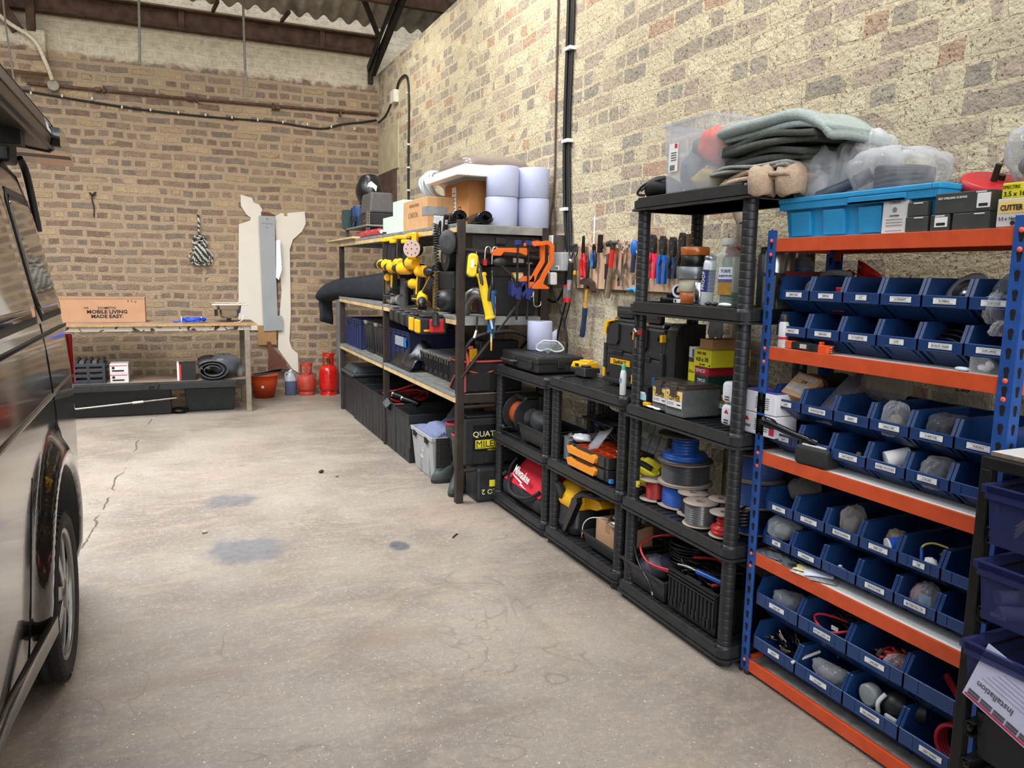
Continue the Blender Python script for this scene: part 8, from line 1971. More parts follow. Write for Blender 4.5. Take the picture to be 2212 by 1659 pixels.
def orange_items():
 Z=1.697
 SB=mat('tote_blue','#1f86b8',.42,0,.1,10)
 x0,x1,y0,y1,h=2.075,2.335,1.625,2.215,.118
 b=B(SB,.004);b.tray(x0,x1,y0,y1,Z,Z+h,.004,.012)
 b.ring((x0-.012,y0-.012),(x1+.012,y1+.012),Z+h-.020,Z+h+.004,.016);
 b.box(x0-.034,x0-.012,y0+.08,y0+.30,Z+h-.022,Z+h-.012);b.box(x0-.034,x0-.028,y0+.08,y0+.30,Z+h-.022,Z+h+.002)
 for k in range(4):
  y=y0+.07+k*.15;b.frus((x0-.012,y-.045),(x0+.002,y+.045),Z+.006,Z+h-.03,(x0-.022,y-.045),(x0+.0,y+.045))
 l=B(mat('tote_lid','#2793c6',.4,0,.08),.004);l.ring((x0-.024,y0-.024),(x1+.024,y1+.024),Z+h+.004,Z+h+.022,.008,.02)
 thing('storage_tote','bright blue plastic tote with a raised rim on top of the orange rack','tote',[('tub',b),('rim',l)])
 bl=B(mat('tote_fill','#34383d',.7,0,.2,15),.02);bl.box(x0+.02,x1-.02,y0+.02,y1-.02,Z+.006,Z+h-.01);thing('packed_parts','dark packed contents filling the bright blue tote','parts',bl)
 baggy('clear crumpled bag with a red stripe, leftmost on the blue tote by the towels',(2.17,2.17,Z+h+.085),(.10,.10,.11),2,jit=.24,mix=.35,inner=mat('bag_fill_white','#c9c6c6',.6,0,.1))
 baggy('tall clear plastic bag, middle of the three heaped on the blue tote',(2.21,2.02,Z+h+.09),(.10,.10,.125),5,jit=.28,mix=.4)
 baggy('clear bag holding coiled dark hoses, right one on the blue tote',(2.19,1.86,Z+h+.065),(.13,.15,.095),8,jit=.25,mix=.66)
 hs=B(mat('hose_navy','#22262f',.35,0,.1),smooth=True)
 for k in range(7):hs.tube([(2.19+.075*math.cos(a),1.84+.085*math.sin(a),Z+h+.02+.012*k+.006*math.sin(a+k)) for a in [2*PI*i/10 for i in range(10)]],.010,8,4,closed=True)
 thing('hose_coil','coil of dark hose inside the right clear bag on the tote','hose',hs)
 b=B(mat('hose_greyblue','#4a5664',.4,0,.1),smooth=True);b.tube([(2.10,2.11,Z+h+.02),(2.13,2.02,Z+h+.05),(2.17,1.95,Z+h+.09)],.024,10,5);thing('pipe_piece','grey-blue pipe piece slanting in the clear bags on the tote','pipe',b)
 WC=mat('white_card','#c9c6c2',.55,0,.04,15)
 b=B(WC,.002);b.box(2.05,2.13,1.70,1.79,Z,Z+.128)
 R_=mat('mark_red','#b8213c',.5);GT=mat('print_grey','#77777a',.6)
 t=side_text('PIT CS',.0175,2.049,1.745,Z+.110,GT);a=B(R_);a.prism([(1.741,Z+.104),(1.753,Z+.104),(1.747,Z+.116)],'x',2.048,2.05)
 t2=side_text('CABLES',.0125,2.049,1.745,Z+.093,GT);t3=side_text('CAUTION',.0075,2.049,1.745,Z+.052,INK)
 q=B(GT)
 for k in range(3):q.box(2.0488,2.05,1.715,1.775,Z+.040-.009*k,Z+.0415-.009*k)
 q.cyl((2.0488,1.745,Z+.070),(2.05,1.745,Z+.070),.008,n=16);q.box(2.0488,2.05,1.715,1.775,Z+.006,Z+.0075)
 n1=near_text('PIT CS',.0165,2.09,1.699,Z+.110,GT);n2=near_text('CABLES',.012,2.09,1.699,Z+.094,GT);na=B(R_);na.prism([(2.0875,Z+.104),(2.0985,Z+.104),(2.093,Z+.115)],'y',1.698,1.70)
 thing('cable_box','white printed cable box with a small red triangle beside the blue tote','box',[('box',b),('lettering',t),('logo',a),('lettering',t2),('lettering',t3),('print',q),('lettering',n1),('lettering',n2),('logo',na)])
 GB=mat('box_olive','#3a3c38',.4,0,.15,20)
 LS='dark screw boxes on top of the orange rack'
 for lab,(a0,a1,c0,c1),lw in (('small dark box lying next to the white cable box, bottom left of the dark stack',(1.625,1.70,0,.045),None),('small dark box with a white edge on the first one',(1.63,1.695,.046,.088),None),('dark box with a white label, bottom middle of the stack',(1.555,1.615,0,.046),(1.56,1.60)),('dark box at the bottom right of the stack',(1.435,1.545,0,.046),None),('long olive box with a barcode label on top of the dark stack',(1.435,1.605,.047,.105),(1.437,1.475))):
  b=B(GB,.002);b.box(2.045,2.13,a0,a1,Z+c0,Z+c1);P=[('box',b)]
  l=B(WHITEP);l.box(2.0438,2.045,a0+.015,a0+.045,Z+c1-.006,Z+c1-.003)
  if lw:l.box(2.0435,2.045,lw[0],lw[1],Z+c0+.010,Z+c1-.008);l.m(INK);l.box(2.043,2.0436,lw[0]+.006,lw[1]-.006,Z+c0+.014,Z+c0+.022)
  P.append(('label',l))
  if 'long' in lab:P.append(('lettering',side_text('SELF DRILLING SCREWS',.0085,2.044,1.55,Z+.09,WHITEP)))
  thing('small_box',lab,'box',P,group=LS)
 YC=mat('box_yellow','#dcd32a')
 b=B(YC,.002);b.box(2.035,2.14,1.315,1.40,Z+.075,Z+.115);thing('small_box','yellow screw box printed 3.5 x 16 at the near end of the top','box',[('box',b),('lettering',side_text('SPECTRE',.012,2.034,1.375,Z+.104)),('lettering',side_text('3.5 x 16',.018,2.034,1.365,Z+.086,bold=.01))],group='yellow and white screw boxes on top')
 b=B(WC,.002);b.box(2.03,2.14,1.315,1.405,Z,Z+.074);y=decal(mat('label_amber','#e9c36a'),2.03,1.33,1.40,Z+.036,Z+.066)
 thing('small_box','white screw box with a yellow CUTTER panel under the yellow box','box',[('box',b),('panel',y),('lettering',side_text('CUTTER',.020,2.028,1.365,Z+.050,sx=.8,bold=.02)),('lettering',side_text('3.5 x 16mm',.012,2.029,1.37,Z+.022)),('emblem',B(INK).cyl((2.0285,1.36,Z+.010),(2.03,1.36,Z+.010),.006,n=14))],group='yellow and white screw boxes on top')
 b=B(BINB,.002);b.prism([(1.43,Z+.0),(1.62,Z+.0),(1.65,Z+.10),(1.645,Z+.13),(1.61,Z+.13),(1.44,Z+.10),(1.415,Z+.12),(1.385,Z+.19),(1.375,Z+.19),(1.40,Z+.05)],'x',2.165,2.17)
 b.prism([(1.43,Z+.0),(1.62,Z+.0),(1.65,Z+.10),(1.645,Z+.13),(1.61,Z+.13),(1.44,Z+.10),(1.415,Z+.12),(1.385,Z+.19),(1.375,Z+.19),(1.40,Z+.05)],'x',2.32,2.325);b.box(2.17,2.32,1.40,1.63,Z,Z+.004);b.box(2.17,2.32,1.375,1.385,Z+.004,Z+.185);b.box(2.17,2.32,1.625,1.63,Z,Z+.11)
 thing('storage_bin','blue bin standing sideways on top of the rack, holding the red reel','storage bin',[('bin_body',b)])
 RR=mat('reel_red','#b01a26',.4,0,.06);b=B(RR,smooth=True);b.lathe([(.001,-.03),(.09,-.03),(.095,-.026),(.095,.0),(.085,.004),(.001,.006)],40,True,False);c=B(mat('spindle_dark','#2e2620',.5,.3),smooth=True);c.cyl((-.02,0,.0),(-.02,0,.055),.009,n=12);c.cyl((.01,.0,.0),(.01,0,.02),.012,n=12);s=B(HOLE);s.cyl((.04,.03,.004),(.04,.03,.0066),.005,n=8)
 o=thing('red_reel','red round reel with a dark spindle tilted in the blue bin on top','reel',[('disc',b),('spindle',c),('hole',s)],(2.22,1.545,Z+.145),0);o.rotation_euler=(.38,-.20,0)
 baggy('crumpled clear bag standing in the blue bin at the near end of the top',(2.25,1.44,Z+.205),(.075,.075,.085),12,jit=.28,inner=mat('bag_fill_dark','#54585f',.5,0,.2))
 GRY=mat('box_midgrey','#5a5c60',.5,0,.2)  # plain mid grey of the small stacked boxes
 for k,(z0,z1,m,lab) in enumerate(((1.437,1.475,GRY,'grey box at the bottom of the small stack left of the top bins'),(1.476,1.52,mat('box_dark2','#2a2b2f',.4),'dark box, second in the small stack left of the top bins'),(1.521,1.555,GRY,'grey case, third in the small stack left of the top bins'),(1.556,1.58,mat('box_maroon','#6d2431',.5,0,.1),'flat maroon and white box on top of the small stack'))):
  b=B(m,.002);b.box(2.10 if k<3 else 2.09,2.19 if k<3 else 2.33,2.265,2.32 if k<3 else 2.29,z0,z1)
  P=[('box',b)]
  if k==3:P.append(('label',decal(WHITEP,2.09,2.267,2.288,z0+.004,z1-.004)))
  thing('small_box',lab,'box',P,(-.0,.012,0),group='small stack behind the blue upright')
 b=B(mat('spray_white','#c6c6c4',.35,0,.04),smooth=True);b.lathe([(.016,0),(.018,.003),(.018,.085),(.014,.095)],24);c=B(BLK,smooth=True);c.lathe([(.0145,.095),(.015,.118),(.012,.122)],20);d=B(mat('mark_red','#b8213c'),smooth=True);d.lathe([(.0183,.03),(.0183,.04)],24,True,False)
 thing('spray_can','small white spray can with a black cap on the upper white shelf','can',[('can',b),('cap',c),('band',d)],(2.05,2.182,1.3),0)
 ORN=mat('ratchet_orange','#e2521a',.4,0,.05)
 b=B(BLK,.003);b.prism([(0,.004),(.13,.0),(.14,.012),(.12,.024),(.02,.026),(0,.018)],'y',-.014,.014)
 r=B(BLK,.001)
 for k in range(7):r.box(.008+k*.0042,.010+k*.0042,-.0155,.0155,.004,.024);r.box(.085+k*.0042,.087+k*.0042,-.0155,.0155,.004,.023)
 a1=B(ORN,.002);a1.box(-.02,.004,-.016,.016,.002,.026);a1.box(-.03,-.02,-.006,.006,.008,.018);a2=B(ORN,.002);a2.box(.128,.165,-.016,.016,0,.024);a2.box(.125,.128,-.010,.010,.02,.034);l=B(mat('ratchet_label','#b9b6ac',.4),.001);l.box(.045,.075,-.0155,.0155,.006,.020);s=B(CHROME,smooth=True);s.cyl((.165,0,.008),(.178,0,.008),.006,n=12);s.cyl((.165,0,.018),(.178,0,.018),.004,n=12)
 thing('clamp_tool','orange and black clamp tool lying on the upper white shelf edge','tool',[('bar',b),('teeth',r),('jaw',a1),('jaw',a2),('label',l),('screw',s)],(2.058,2.135,1.3),RX-.06,None,0,0,1.1)
 CLB=clearmat('box_clear','#dfe5e8',.08,.6);b=B(CLB,.002);b.box(2.045,2.10,1.39,1.45,1.3,1.345);c=B(WHITEP,.002);c.ell((2.07,1.42,1.315),(.015,.02,.01),10,6,.2,1);c.ell((2.06,1.40,1.325),(.010,.012,.012),10,6,.2,2)
 thing('clear_box','small clear plastic box with white clips by the near upright','box',[('box',b),('contents',c)])
 b=B(mat('lid_pale','#c3cdd6',.35),smooth=True);b.ell((2.055,1.475,1.306),(.014,.024,.006),14,6);thing('plastic_disc','pale blue round cap beside the small clear box','cap',b)
 RB=mat('mallet_rubber','#232425',.7,0,.15,25,.15);b=B(RB,.012,seg=3);b.rings([[(p[0],y,p[1]+.035) for p in rrect(-.036*s,.036*s,-.034*s,.034*s,.012,4)] for y,s in ((-.068,.88),(-.062,1),(0,.97),(.062,1),(.068,.88))],True)
 h=B(mat('mallet_handle','#111214',.15,0,.05),smooth=True);h.tube([(0,.0,.075),(-.01,.05,.088),(-.03,.11,.105),(-.05,.19,.128)],[.018,.014,.012,.013,.020],14,6);h.ell((-.052,.197,.13),(.019,.012,.019),14,10);c=B(mat('mallet_tape','#c9c9c4',.5),.002);c.box(-.022,.022,-.05,.05,.068,.074)
 thing('rubber_mallet','black rubber mallet with a glossy handle resting on the middle white shelf','mallet',[('head',b),('handle',h),('tape',c)],(2.055,1.985,.9),.10)
 b=B(clearmat('bag_black_clear','#8d959b',.06,.55),smooth=True);P=[]
 for i in range(15):
  P.append([(2.03+.006*j+.004*math.sin(i),2.245-.016*i,.504+.016*math.sin(PI*i/14)*(1+.3*math.sin(i*2.3+j))*math.sin(PI*(j+.5)/12)+.003*math.sin(j*2+i*1.7)) for j in range(12)])
 b.sheet(P,.002);c=B(mat('bag_contents_black','#17191d',.5,0,.1),.006);c.box(2.036,2.09,2.03,2.19,.501,.512)
 thing('flat_bag','flat shiny clear bag with black sheeting on the lower white shelf','bag',[('film',b),('contents',c)])
 pap=((('#d9cf93','yellow',.06,.075,2.065,2.005,.3),'pale yellow paper slip in the heap on the lower white shelf'),(('#d7dae6','white',.055,.09,2.08,1.945,.5),'folded white paper on top of the heap on the lower shelf'),(('#cbcfdb','white2',.055,.085,2.065,1.955,.75),'second white paper slip showing under the folded one'),(('#bfbfba','print',.075,.10,2.058,1.99,.15),'printed black and white leaflet at the bottom of the heap'),(('#8b8c8e','dark',.075,.09,2.068,1.92,.55),'dark printed leaflet at the near end of the paper heap'))
 for k,((col,nm,w,l,x,y,rz),lab) in enumerate(pap):
  zz=(.509,.512,.510,.5015,.504)[k]
  b=B(mat('slip_'+nm,col,.6,0,.03 if k<3 else.5,90));b.sheet([[(-w/2+w*i/3,-l/2+l*j/4,.0015*math.sin(i*2+j)*(k<3)+.0015*i) for j in range(5)] for i in range(4)],.0012)
  thing('paper_slip',lab,'paper',b,(x,y,zz),rz,'loose papers on the lower white shelf')
 n_before=set(o.name for o in COL.objects)
 GP=mat('pipe_pale','#8f9291',.4,0,.08)
 b=B(GP,smooth=True)
 for k in range(3):b.tube([(2.17+.01*k,2.16+.035*math.cos(a),1.50+.035*math.sin(a)+.004*k) for a in [2*PI*i/10 for i in range(10)]],.006,7,3,closed=True)
 thing('pipe_coil','coil of pale pipe in the far bin of the top row','pipe',b)
 b=B(REDP,.003);b.box(2.13,2.17,1.975,2.02,1.432,1.515);b.box(2.13,2.2,1.99,2.03,1.432,1.49);thing('red_fitting','red plastic fittings in the second bin of the top row','fitting',b)
 b=B(mat('drain_grey','#7d7a7c',.4,0,.08),smooth=True);b.lathe([(.05,-.03),(.06,-.02),(.065,0),(.052,.006),(.036,.008)],32,True,False);c=B(BLK,smooth=True);c.lathe([(.036,.008),(.030,.0),(.001,-.004)],30,True,False);d=B(CHROME,smooth=True);d.lathe([(.020,.0),(.016,.006),(.001,.006)],20,True,False)
 o=thing('drain_fitting','grey round drain fitting with a chrome centre leaning in the top row','fitting',[('body',b),('grate',c),('screw',d)],(2.15,1.555,1.515),0);o.rotation_euler=(.1,-.95,-.25)
 baggy('dark clear bag in the nearest bin of the top row',(2.17,1.42,1.50),(.06,.05,.06),21,'#8f969d',.6,inner=BLK)
 baggy('clear bag spilling over the front of the nearest top row bin',(2.105,1.425,1.47),(.035,.035,.045),22,jit=.3)
 baggy('clear bag hanging down over the second row near the upright',(2.095,1.40,1.415),(.03,.03,.02),23,jit=.3)
 b=B(REDP);b.sheet([[(2.24+.015*i,2.13-.03*j,1.548+.03*math.exp(-((j-2)**2)*.8)*(1-.2*i)) for j in range(5)] for i in range(3)],.002);thing('red_packet','red plastic packet poking up behind the second top bin','packet',b)
 b=B(mat('red_foil','#c4181f',.25),smooth=False);b.sheet([[(2.27,2.06-.035*j,1.548+(.07-.02*j)*i/2*(1 if j else.9)) for j in range(4)] for i in range(3)],.003);thing('red_packet','pointed red foil packet standing behind the third top bin','packet',b)
 b=B(GP,smooth=True);b.tube([(2.25,2.20,1.555),(2.24,2.14,1.565),(2.25,2.06,1.56)],.012,8,4);thing('pipe_piece','pale pipe length lying behind the far top bins','pipe',b)
 b=B(KW_:=mat('wire_black','#15161a'),smooth=True)
 for k in range(4):b.tube([(2.12+.02*k,1.60+.05*math.cos(a),1.345+.012*k+.015*math.sin(a)) for a in [PI*i/6 for i in range(7)]],.005,6,4)
 thing('black_leads','black leads in the fifth bin of the second row','cable',b)
 b=B(mat('carton_taped','#b58f6c'),.003);b.box(-.05,.05,-.04,.04,0,.115);t=B(INK);t.text('24',.022,0,.075,-.0405,.001,1);l=B(mat('label_pale','#b7aea4',.6,0,.2,50));l.box(-.045,.045,-.041,-.040,.02,.06);l.box(-.04,.04,-.041,-.0402,.085,.105)
 o=thing('carton','small brown carton marked 24 tilted in the far bin of the third row','box',[('box',b),('lettering',t),('label',l)],(2.13,2.175,1.085),0);o.rotation_euler=(-.9,.2,RX+.25)
 PS=mat('strip_purple','#4a3f6b',.35,0,.15);b=B(PS,.001);
 for k in range(4):b.box(-.035+k*.02,-.020+k*.02,-.004,.004,0,.24)
 c=B(clearmat('zip_bag','#dfe3e6'),.002);c.box(-.05,.055,-.010,.010,-.01,.25)
 o=thing('strip_bag','long clear bags of purple strips leaning in the second bin of the third row','bag',[('strips',b),('film',c)],(2.125,2.035,1.05),0);o.rotation_euler=(-.85,.0,RX-.1)
 baggy('clear bubble bag standing behind the third row bins',(2.24,1.875,1.19),(.05,.09,.06),31,'#b9b6ae',.55)
 b=B(clearmat('zip_bag2','#c9c9c2',.1,.7),.002);b.box(-.09,.09,-.004,.004,0,.10);t=B(INK);t.text('2.66',.028,0,.055,-.0045,.001,1)
 o=thing('marked_bag','clear bag with 2.66 written on it behind the third row','bag',[('film',b),('lettering',t)],(2.29,1.63,1.155),RX)
 baggy('clear bag of pale clips leaning out of the fourth bin of the third row',(2.115,1.72,1.10),(.03,.045,.05),33,jit=.3,inner=mat('clip_beige','#8d8270',.5,0,.3,60))
 baggy('dark clear bag in the fifth bin of the third row',(2.15,1.56,1.095),(.06,.055,.05),34,'#7b7f88',.55,inner=BLK)
 BR_=mat('wood_fitting','#7d5a3a',.7,0,.15)
 b=B(BR_,.003)
 for k in range(4):b.at(2.14+.015*k,1.90-.02*k,.935+.012*k,.5*k,.3,.4);b.box(-.03,.03,-.008,.008,-.008,.008)
 b.home();thing('wooden_fittings','brown wooden fittings in the third bin of the middle shelf','fitting',b)
 b=B(WHITEP,smooth=True);b.cyl((2.11,1.74,.965),(2.17,1.70,.985),.032,n=24);t=B(INK);t.box(2.088,2.09,1.715,1.745,.965,.972)
 thing('wrapped_roll','white wrapped roll in the fourth bin of the middle shelf','roll',[('roll',b)])
 baggy('shiny bag of black parts in the fifth bin of the middle shelf',(2.135,1.565,.965),(.05,.055,.045),41,'#c9cdd2',.7,inner=BLK)
 b=B(BLK,.003);rr=random.Random(4)
 for k in range(14):b.at(2.12+rr.uniform(0,.08),2.17+rr.uniform(-.045,.045),.655+rr.uniform(0,.03),rr.uniform(0,3),rr.uniform(-.5,.5),rr.uniform(-.5,.5));b.cb(0,0,0,.035,.012,.010)
 b.home();thing('black_brackets','black small brackets in the far bin of the fifth row','bracket',b)
 baggy('clear bag bulging up behind the far bin of the fifth row',(2.20,2.16,.745),(.05,.06,.045),51,'#a9a6a0',.6)
 b=B(mat('clip_beige','#8d8270'),.003)
 for k in range(8):b.at(2.12+rr.uniform(0,.06),2.01+rr.uniform(-.04,.03),.645+rr.uniform(0,.015),rr.uniform(0,3));b.cb(0,0,0,.02,.014,.010)
 b.home();thing('beige_fittings','beige small fittings in the second bin of the fifth row','fitting',b)
 baggy('clear bag with a white slip in the third bin of the fifth row',(2.13,1.865,.715),(.045,.045,.06),52,'#b5b3ae',.6,inner=mat('bag_fill_grey','#6f6d6a',.6,0,.2))
 b=B(mat('gland_blue','#2a55c0',.35),smooth=True);b.cyl((2.11,1.70,.69),(2.15,1.68,.70),.028,n=20);b.m(WHITEP).cyl((2.105,1.703,.689),(2.11,1.70,.69),.031,n=20);b.m(mat('clip_beige','#8d8270')).ell((2.17,1.72,.71),(.03,.035,.025),14,8,.2,1)
 thing('cable_gland','blue and white round cable gland in the fourth bin of the fifth row','fitting',b)
 b=B(mat('connector_yellow','#d6cf5a'),smooth=True);b.tube([(2.14,1.60,.66),(2.13,1.60,.72),(2.15,1.58,.74),(2.17,1.54,.735)],.0035,6,5);b.m(mat('wire_blue','#1c4fa0')).tube([(2.11,1.58,.66),(2.12,1.59,.70),(2.13,1.60,.72)],.006,6,4);b.m(WHITEP).ell((2.105,1.545,.695),(.016,.022,.016),12,8,.25,2);b.m(mat('bag_fill_grey','#6f6d6a')).ell((2.18,1.53,.71),(.03,.03,.025),12,8,.2,3)
 thing('wire_bundle','yellow and blue wires with a white plug in the fifth bin of the fifth row','cable',b)
 baggy('clear bag filling the far bin of the sixth row',(2.13,2.175,.60),(.05,.062,.045),61,'#d9e2e6',.7,inner=mat('bag_fill_grey','#6f6d6a'))
 b=B(WHITEP,.002);b.at(2.115,1.87,.545,.3,.3);b.cb(0,0,0,.018,.045,.012);b.cb(0,.02,.006,.014,.010,.012);b.home();thing('white_fitting','small white plastic fitting in the third bin of the sixth row','fitting',b)
 b=B(REDP,.004,smooth=True);b.cyl((2.11,1.66,.535),(2.13,1.64,.56),.014,n=14);thing('red_tip','red cable tip in the fourth bin of the sixth row','fitting',b)
 b=B(REDP,smooth=True);b.ell((2.15,1.60,.555),(.04,.03,.045),18,12,.1,1);b.m(mat('blue_strip','#7fa6c0',.4)).box(2.10,2.105,1.53,1.57,.545,.59);thing('red_parts','red kill switch parts in the fifth bin of the sixth row','fitting',b)
 baggy('clear bag over the red parts in the sixth row',(2.13,1.56,.575),(.045,.055,.04),62,'#b9c2c9',.66)
 baggy('grey bag in the far large bin of the upper bottom row',(2.13,2.12,.295),(.05,.07,.035),71,'#aab1ba',.5,inner=mat('bag_fill_slate','#4b525c',.5))
 b=B(mat('wire_red_bright','#c22e30',.35),smooth=True);b.tube([(2.12,1.99,.30),(2.105,1.96,.285),(2.10,1.90,.28),(2.12,1.85,.30),(2.16,1.84,.31),(2.17,1.90,.31),(2.14,1.97,.31)],.005,7,6,closed=True)
 b.m(KW_)
 for k in range(3):b.tube([(2.17+.01*k,1.91+.06*math.cos(a),.30+.01*k+.012*math.sin(a*2)) for a in [2*PI*i/10 for i in range(10)]],.006,6,3,closed=True)
 b.m(WHITEP).box(2.118,2.12,1.88,1.91,.285,.30)
 thing('battery_lead','looped red and black battery lead in the second upper bottom bin','cable',b)
 b=B(mat('wire_red_bright','#c22e30'),smooth=True);rr=random.Random(8)
 for k in range(4):b.tube([(2.11+.08*rr.random(),1.60+.13*rr.random(),.27+.05*rr.random()) for _ in range(5)],.005,6,5)
 b.m(KW_)
 for k in range(4):b.tube([(2.12+.10*rr.random(),1.60+.14*rr.random(),.25+.05*rr.random()) for _ in range(5)],.008,6,5)
 b.m(STEEL).cyl((2.105,1.70,.295),(2.11,1.69,.315),.006)
 thing('wire_tangle','tangle of red and black wires in the third upper bottom bin','cable',b)
 baggy('shiny clear bag at the front of the third upper bottom bin',(2.115,1.635,.285),(.035,.05,.03),72,jit=.3)
 b=B(mat('strap_red','#9c1626',.6),.002);b.at(2.14,1.44,.28,-.3,.5);b.cb(0,0,0,.012,.14,.020);b.home();thing('red_strap','red strap lying in the unlabelled large bin by the black frame','strap',b)
 HM=mat('hinge_chrome','#a9a297',.22,1,.05)
 for k,(x,y,z,rz,rx_) in enumerate(((2.115,2.165,.135,.4,.9),(2.12,2.085,.13,1.0,1.0),(2.16,2.13,.14,-.4,.7),(2.11,2.21,.11,2.0,.2),(2.10,2.13,.10,.2,.1))):
  b=B(HM,.001);b.box(-.022,-.002,-.02,.02,0,.002);b.box(.002,.022,-.02,.02,0,.002);b.box(-.008,.008,-.012,.012,.002,.008);b.cyl((0,-.022,.002),(0,.022,.002),.0035,n=8);b.box(-.01,-.006,-.045,-.02,0,.002);b.box(.006,.010,-.045,-.02,0,.002)
  o=thing('hinge',['chrome hinge standing up at the back of the far bottom bin','chrome hinge on the right side of the far bottom bin','chrome hinge lying behind the others in the far bottom bin','chrome hinge at the left side of the far bottom bin','chrome hinge lying flat at the front of the far bottom bin'][k],'hinge',b,(x+.03,y,z),rz,'chrome hinges',rx_,0,1.15)
 b=B(mat('tube_white','#b8bab6'),smooth=True);b.cyl((2.15,1.98,.16),(2.055,2.02,.115),.006,n=10);thing('plastic_rod','white rod sticking out between the first two bottom bins','rod',b)
 baggy('clear bag of grey rods in the second bottom bin',(2.12,1.89,.125),(.035,.08,.03),81,'#c9cdd0',.6,inner=mat('rod_fill','#77787a',.5))
 b=B(mat('cable_lightblue','#1d78b8',.35),smooth=True)
 for k in range(6):b.tube([(2.19,1.86+.075*math.cos(a),.15+.045*math.sin(a)+.006*k) for a in [PI*i/8 for i in range(9)]],.004,6,4)
 thing('cable','light blue cable curled at the back of the second bottom bin','cable',b)
 PR_=mat('respirator_grey','#8b928f',.35,0,.08)
 b=B(PR_,smooth=True);b.rings([[(2.12+x,1.725+.038*s*math.cos(a),.135+.038*s*math.sin(a)) for a in [2*PI*i/24 for i in range(24)]] for x,s in ((-.02,.8),(-.015,1),(.01,1),(.02,.85))],True);c=B(BLK,.008,smooth=True);c.ell((2.14,1.64,.135),(.04,.05,.045),20,12);d=B(mat('respirator_white','#c4c9cb',.35),.003,smooth=True);d.tube([(2.115,1.665,.17),(2.095,1.675,.14),(2.10,1.675,.105)],.012,10,5,flat=.6);d.box(2.09,2.10,1.60,1.645,.095,.12);e=B(BLK,smooth=True);e.cyl((2.15,1.585,.15),(2.17,1.56,.15),.04,n=28)
 thing('ear_defender','white and black ear defender in the third bottom bin','ear defender',[('cup',b),('pad',c),('band',d),('cup',e)])
 RT=mat('tube_crimson','#9e1e30',.35,0,.08);b=B(RT,smooth=True)
 for k in range(4):b.tube([(2.115+.012*k,1.415+.062*math.cos(a),.135+.062*math.sin(a)) for a in [2*PI*i/16 for i in range(16)]],.0075,8,3,closed=True)
 l=B(mat('tag_yellow','#b9b04a',.5));l.at(2.105,1.395,.195,-.3);l.box(-.010,.012,-.012,.012,-.014,.012);l.home();thing('heat_shrink_coil','crimson ring of heat shrink tube in the nearest bottom bin','tube',[('coil',b),('tag',l)])
 for o in COL.objects:
  if o.name not in n_before and o.parent is None:
   zm=min((c.bound_box[0][2] for c in [o]+list(o.children) if c.type=='MESH'),default=0)+o.location.z
   o.location.x-=.03;o.location.y-=.018;o.location.z+=.042 if zm<.40 else.010
